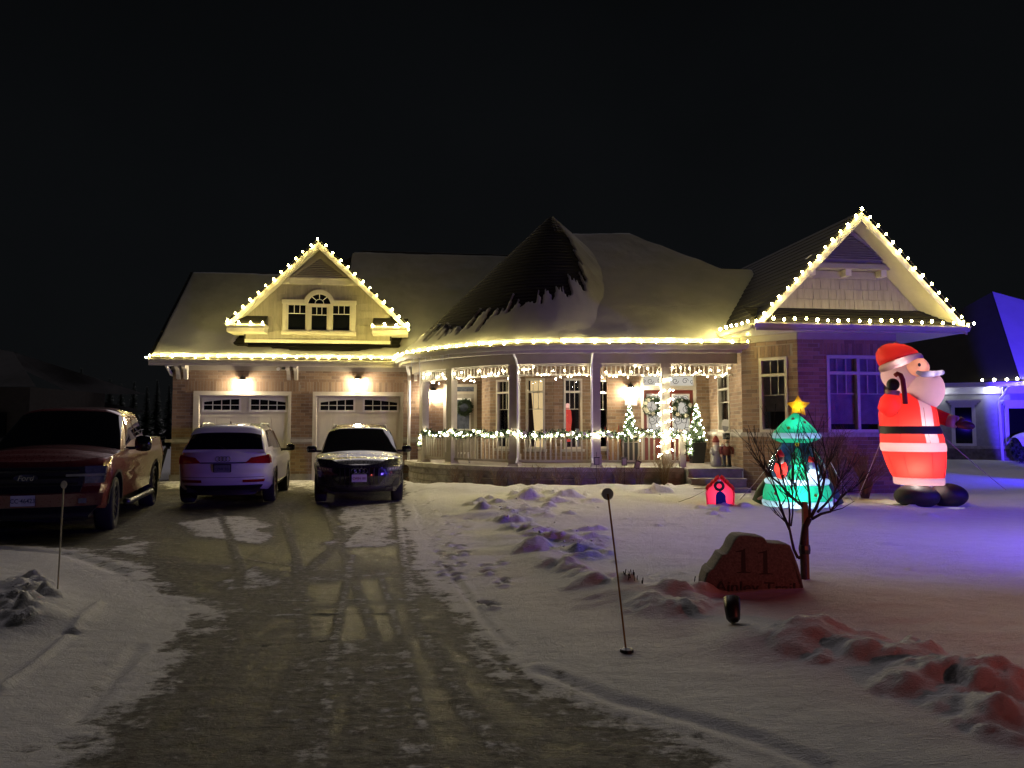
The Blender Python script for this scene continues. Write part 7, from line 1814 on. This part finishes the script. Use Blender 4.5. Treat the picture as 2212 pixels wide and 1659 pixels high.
# ---- dim houses and conifers at the far left
def far_house(pts, wallbox, label):
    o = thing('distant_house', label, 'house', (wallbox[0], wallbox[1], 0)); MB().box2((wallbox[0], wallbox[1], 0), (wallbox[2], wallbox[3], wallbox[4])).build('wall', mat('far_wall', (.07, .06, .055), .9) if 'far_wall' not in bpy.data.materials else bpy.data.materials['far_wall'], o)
    mb = MB(); mb.add(pts, [(0, 1, 2, 3), (2, 3, 4, 5)]); mb.build('roof', SNOW2, o); return o
SNOW2 = mat('dark_snow_roof', (.07, .07, .075), .9, var=.5, scale=.6)  # far roof snow coloured very dark, tone varying at random
a = PX(-60, 835, 30); b = PX(78, 835, 30); r0 = PX(-60, 745, 33); r1 = PX(28, 760, 33)
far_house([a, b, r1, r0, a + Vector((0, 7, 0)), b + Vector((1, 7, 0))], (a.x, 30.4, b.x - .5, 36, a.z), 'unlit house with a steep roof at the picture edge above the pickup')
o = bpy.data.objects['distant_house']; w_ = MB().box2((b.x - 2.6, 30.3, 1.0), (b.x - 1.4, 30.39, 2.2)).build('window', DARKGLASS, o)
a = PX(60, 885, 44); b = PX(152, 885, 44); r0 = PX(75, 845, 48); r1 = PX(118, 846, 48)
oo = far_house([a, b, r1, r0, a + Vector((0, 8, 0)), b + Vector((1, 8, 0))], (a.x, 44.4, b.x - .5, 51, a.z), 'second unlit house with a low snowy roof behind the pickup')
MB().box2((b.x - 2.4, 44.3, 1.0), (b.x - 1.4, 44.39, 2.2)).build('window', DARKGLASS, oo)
def conifer(u, vt, Y, wpx, label):
    t = PX(u, vt, Y); w = 1.5 * wpx / 1598 * Y; o = thing('conifer', label, 'tree', (t.x, Y, 0), 0, 'conifers beyond the drive'); h = t.z
    MB().tube([(t.x, Y, -.2), (t.x, Y, h * .97)], [.16, .02], 6).build('trunk', BARK, o); mb = MB(); n = int(h * 9)
    for k in range(n):
        tt = k / n; z = .5 + (h - .5) * tt; rr = w * (1 - tt) * random.uniform(.75, 1.1) + .06
        for j in range(9):
            a = random.uniform(0, 6.28); e = Vector((t.x + rr * math.cos(a), Y + rr * math.sin(a), z - rr * .35)); c = Vector((t.x, Y, z)); sd = Vector((-math.sin(a), math.cos(a), 0)) * (.10 + .12 * rr)
            mb.add([c, e.lerp(c, .35) + sd, e, e.lerp(c, .35) - sd], [(0, 1, 2, 3)])
    tag(mb.build('crown', NEEDLE, o), kind='stuff')
for k, (u, vt, Y, w) in enumerate(((176, 792, 55, 22), (205, 822, 58, 20), (238, 815, 52, 18), (262, 826, 57, 16), (290, 822, 54, 18), (318, 832, 50, 15), (340, 818, 56, 17), (366, 828, 52, 16))):
    conifer(u, vt, Y, w, ['tallest dark conifer of the row between the pickup and the house', 'dark conifer close behind the tallest one of the row', 'third dark conifer counted from the tallest towards the house', 'fourth dark conifer counted from the tallest towards the house', 'fifth dark conifer counted from the tallest towards the house', 'short narrow conifer third from the garage wall', 'dark conifer second from the garage wall', 'dark conifer nearest the garage wall'][k])
# a paving slab leaning on the garage corner
lean = thing('leaning_board', 'dark board leaning on the garage corner behind the pickup', 'board', tuple(GF.P(-.25, .1, 0))); MB().prism([GF.P(-.55, .12, 0), GF.P(-.3, .12, 0), GF.P(-.06, .12, 1.0), GF.P(-.14, .12, 1.0)], GF.P(0, -.05, 0) - GF.P(0, 0, 0)).build('panel', PLAST, lean, fixn=True)
# ================================================================== coloured floodlights standing beyond the picture edges
def floodlight(loc, aim, col, power, cone, blend, label, spill=0, r=.03):
    loc = Vector(loc); d = (Vector(aim) - loc).normalized(); o = thing('floodlight', label, 'floodlight', tuple(loc - Vector((0, 0, .0))))
    q = d.to_track_quat('-Z', 'Y').to_matrix().to_4x4(); m = q.copy(); m.translation = loc
    MB().box((0, 0, .06), (.20, .15, .08), m).build('housing', BLACK, o); MB().box((0, 0, .016), (.18, .13, .004), m).build('lens', emis('flood_lens_' + label.split()[0], col, .3), o)
    MB().tube([loc - d * .06, Vector((loc.x - d.x * .06, loc.y - d.y * .06, 0))], .012, 6).build('stake', BLACK, o)
    l = bpy.data.lights.new('flood_beam', 'SPOT'); l.energy = power; l.color = col; l.spot_size = R(cone); l.spot_blend = blend; l.shadow_soft_size = r
    lo = bpy.data.objects.new('flood_beam', l); COL.objects.link(lo); lo.parent = o; lo.matrix_parent_inverse = Matrix.Translation(-loc); m2 = q.copy(); m2.translation = loc - d * .0; lo.matrix_basis = m2
    if spill:
        l = bpy.data.lights.new('flood_spill', 'SPOT'); l.energy = spill; l.color = col; l.shadow_soft_size = .1; l.spot_size = R(110); l.spot_blend = .8; lo = bpy.data.objects.new('flood_spill', l); COL.objects.link(lo); lo.parent = o; lo.location = (0, 0, .22)
        lo.rotation_euler = Vector((-4.2, 9, -1.4)).to_track_quat('-Z', 'Y').to_euler()
floodlight((11.5, 10.5, 1.5), (26.0, 24.3, 3.0), (.06, .02, 1.0), 36000, 54, .12, 'blue floodlight staked in the lawn beside the house', spill=900)
floodlight((7.2, -1.5, 2.0), (5.6, 5.6, 0), (1.0, .16, .13), 800, 66, 1.0, 'red floodlight by the street')
floodlight((9.6, 7.6, 1.9), (6.3, 10.0, 0), (.16, .09, 1.0), 1900, 92, 1.0, 'second blue floodlight added nearer the street to tint the lawn')  # lamp added out of view to wash the lawn violet
floodlight((15.6, 19.4, 1.5), (12.2, 20.6, 0), (.03, .01, 1.0), 900, 84, .6, 'low blue floodlight added to tint the snow by the neighbouring lawn')  # extra unseen lamp, put in to turn the snow strip deep blue
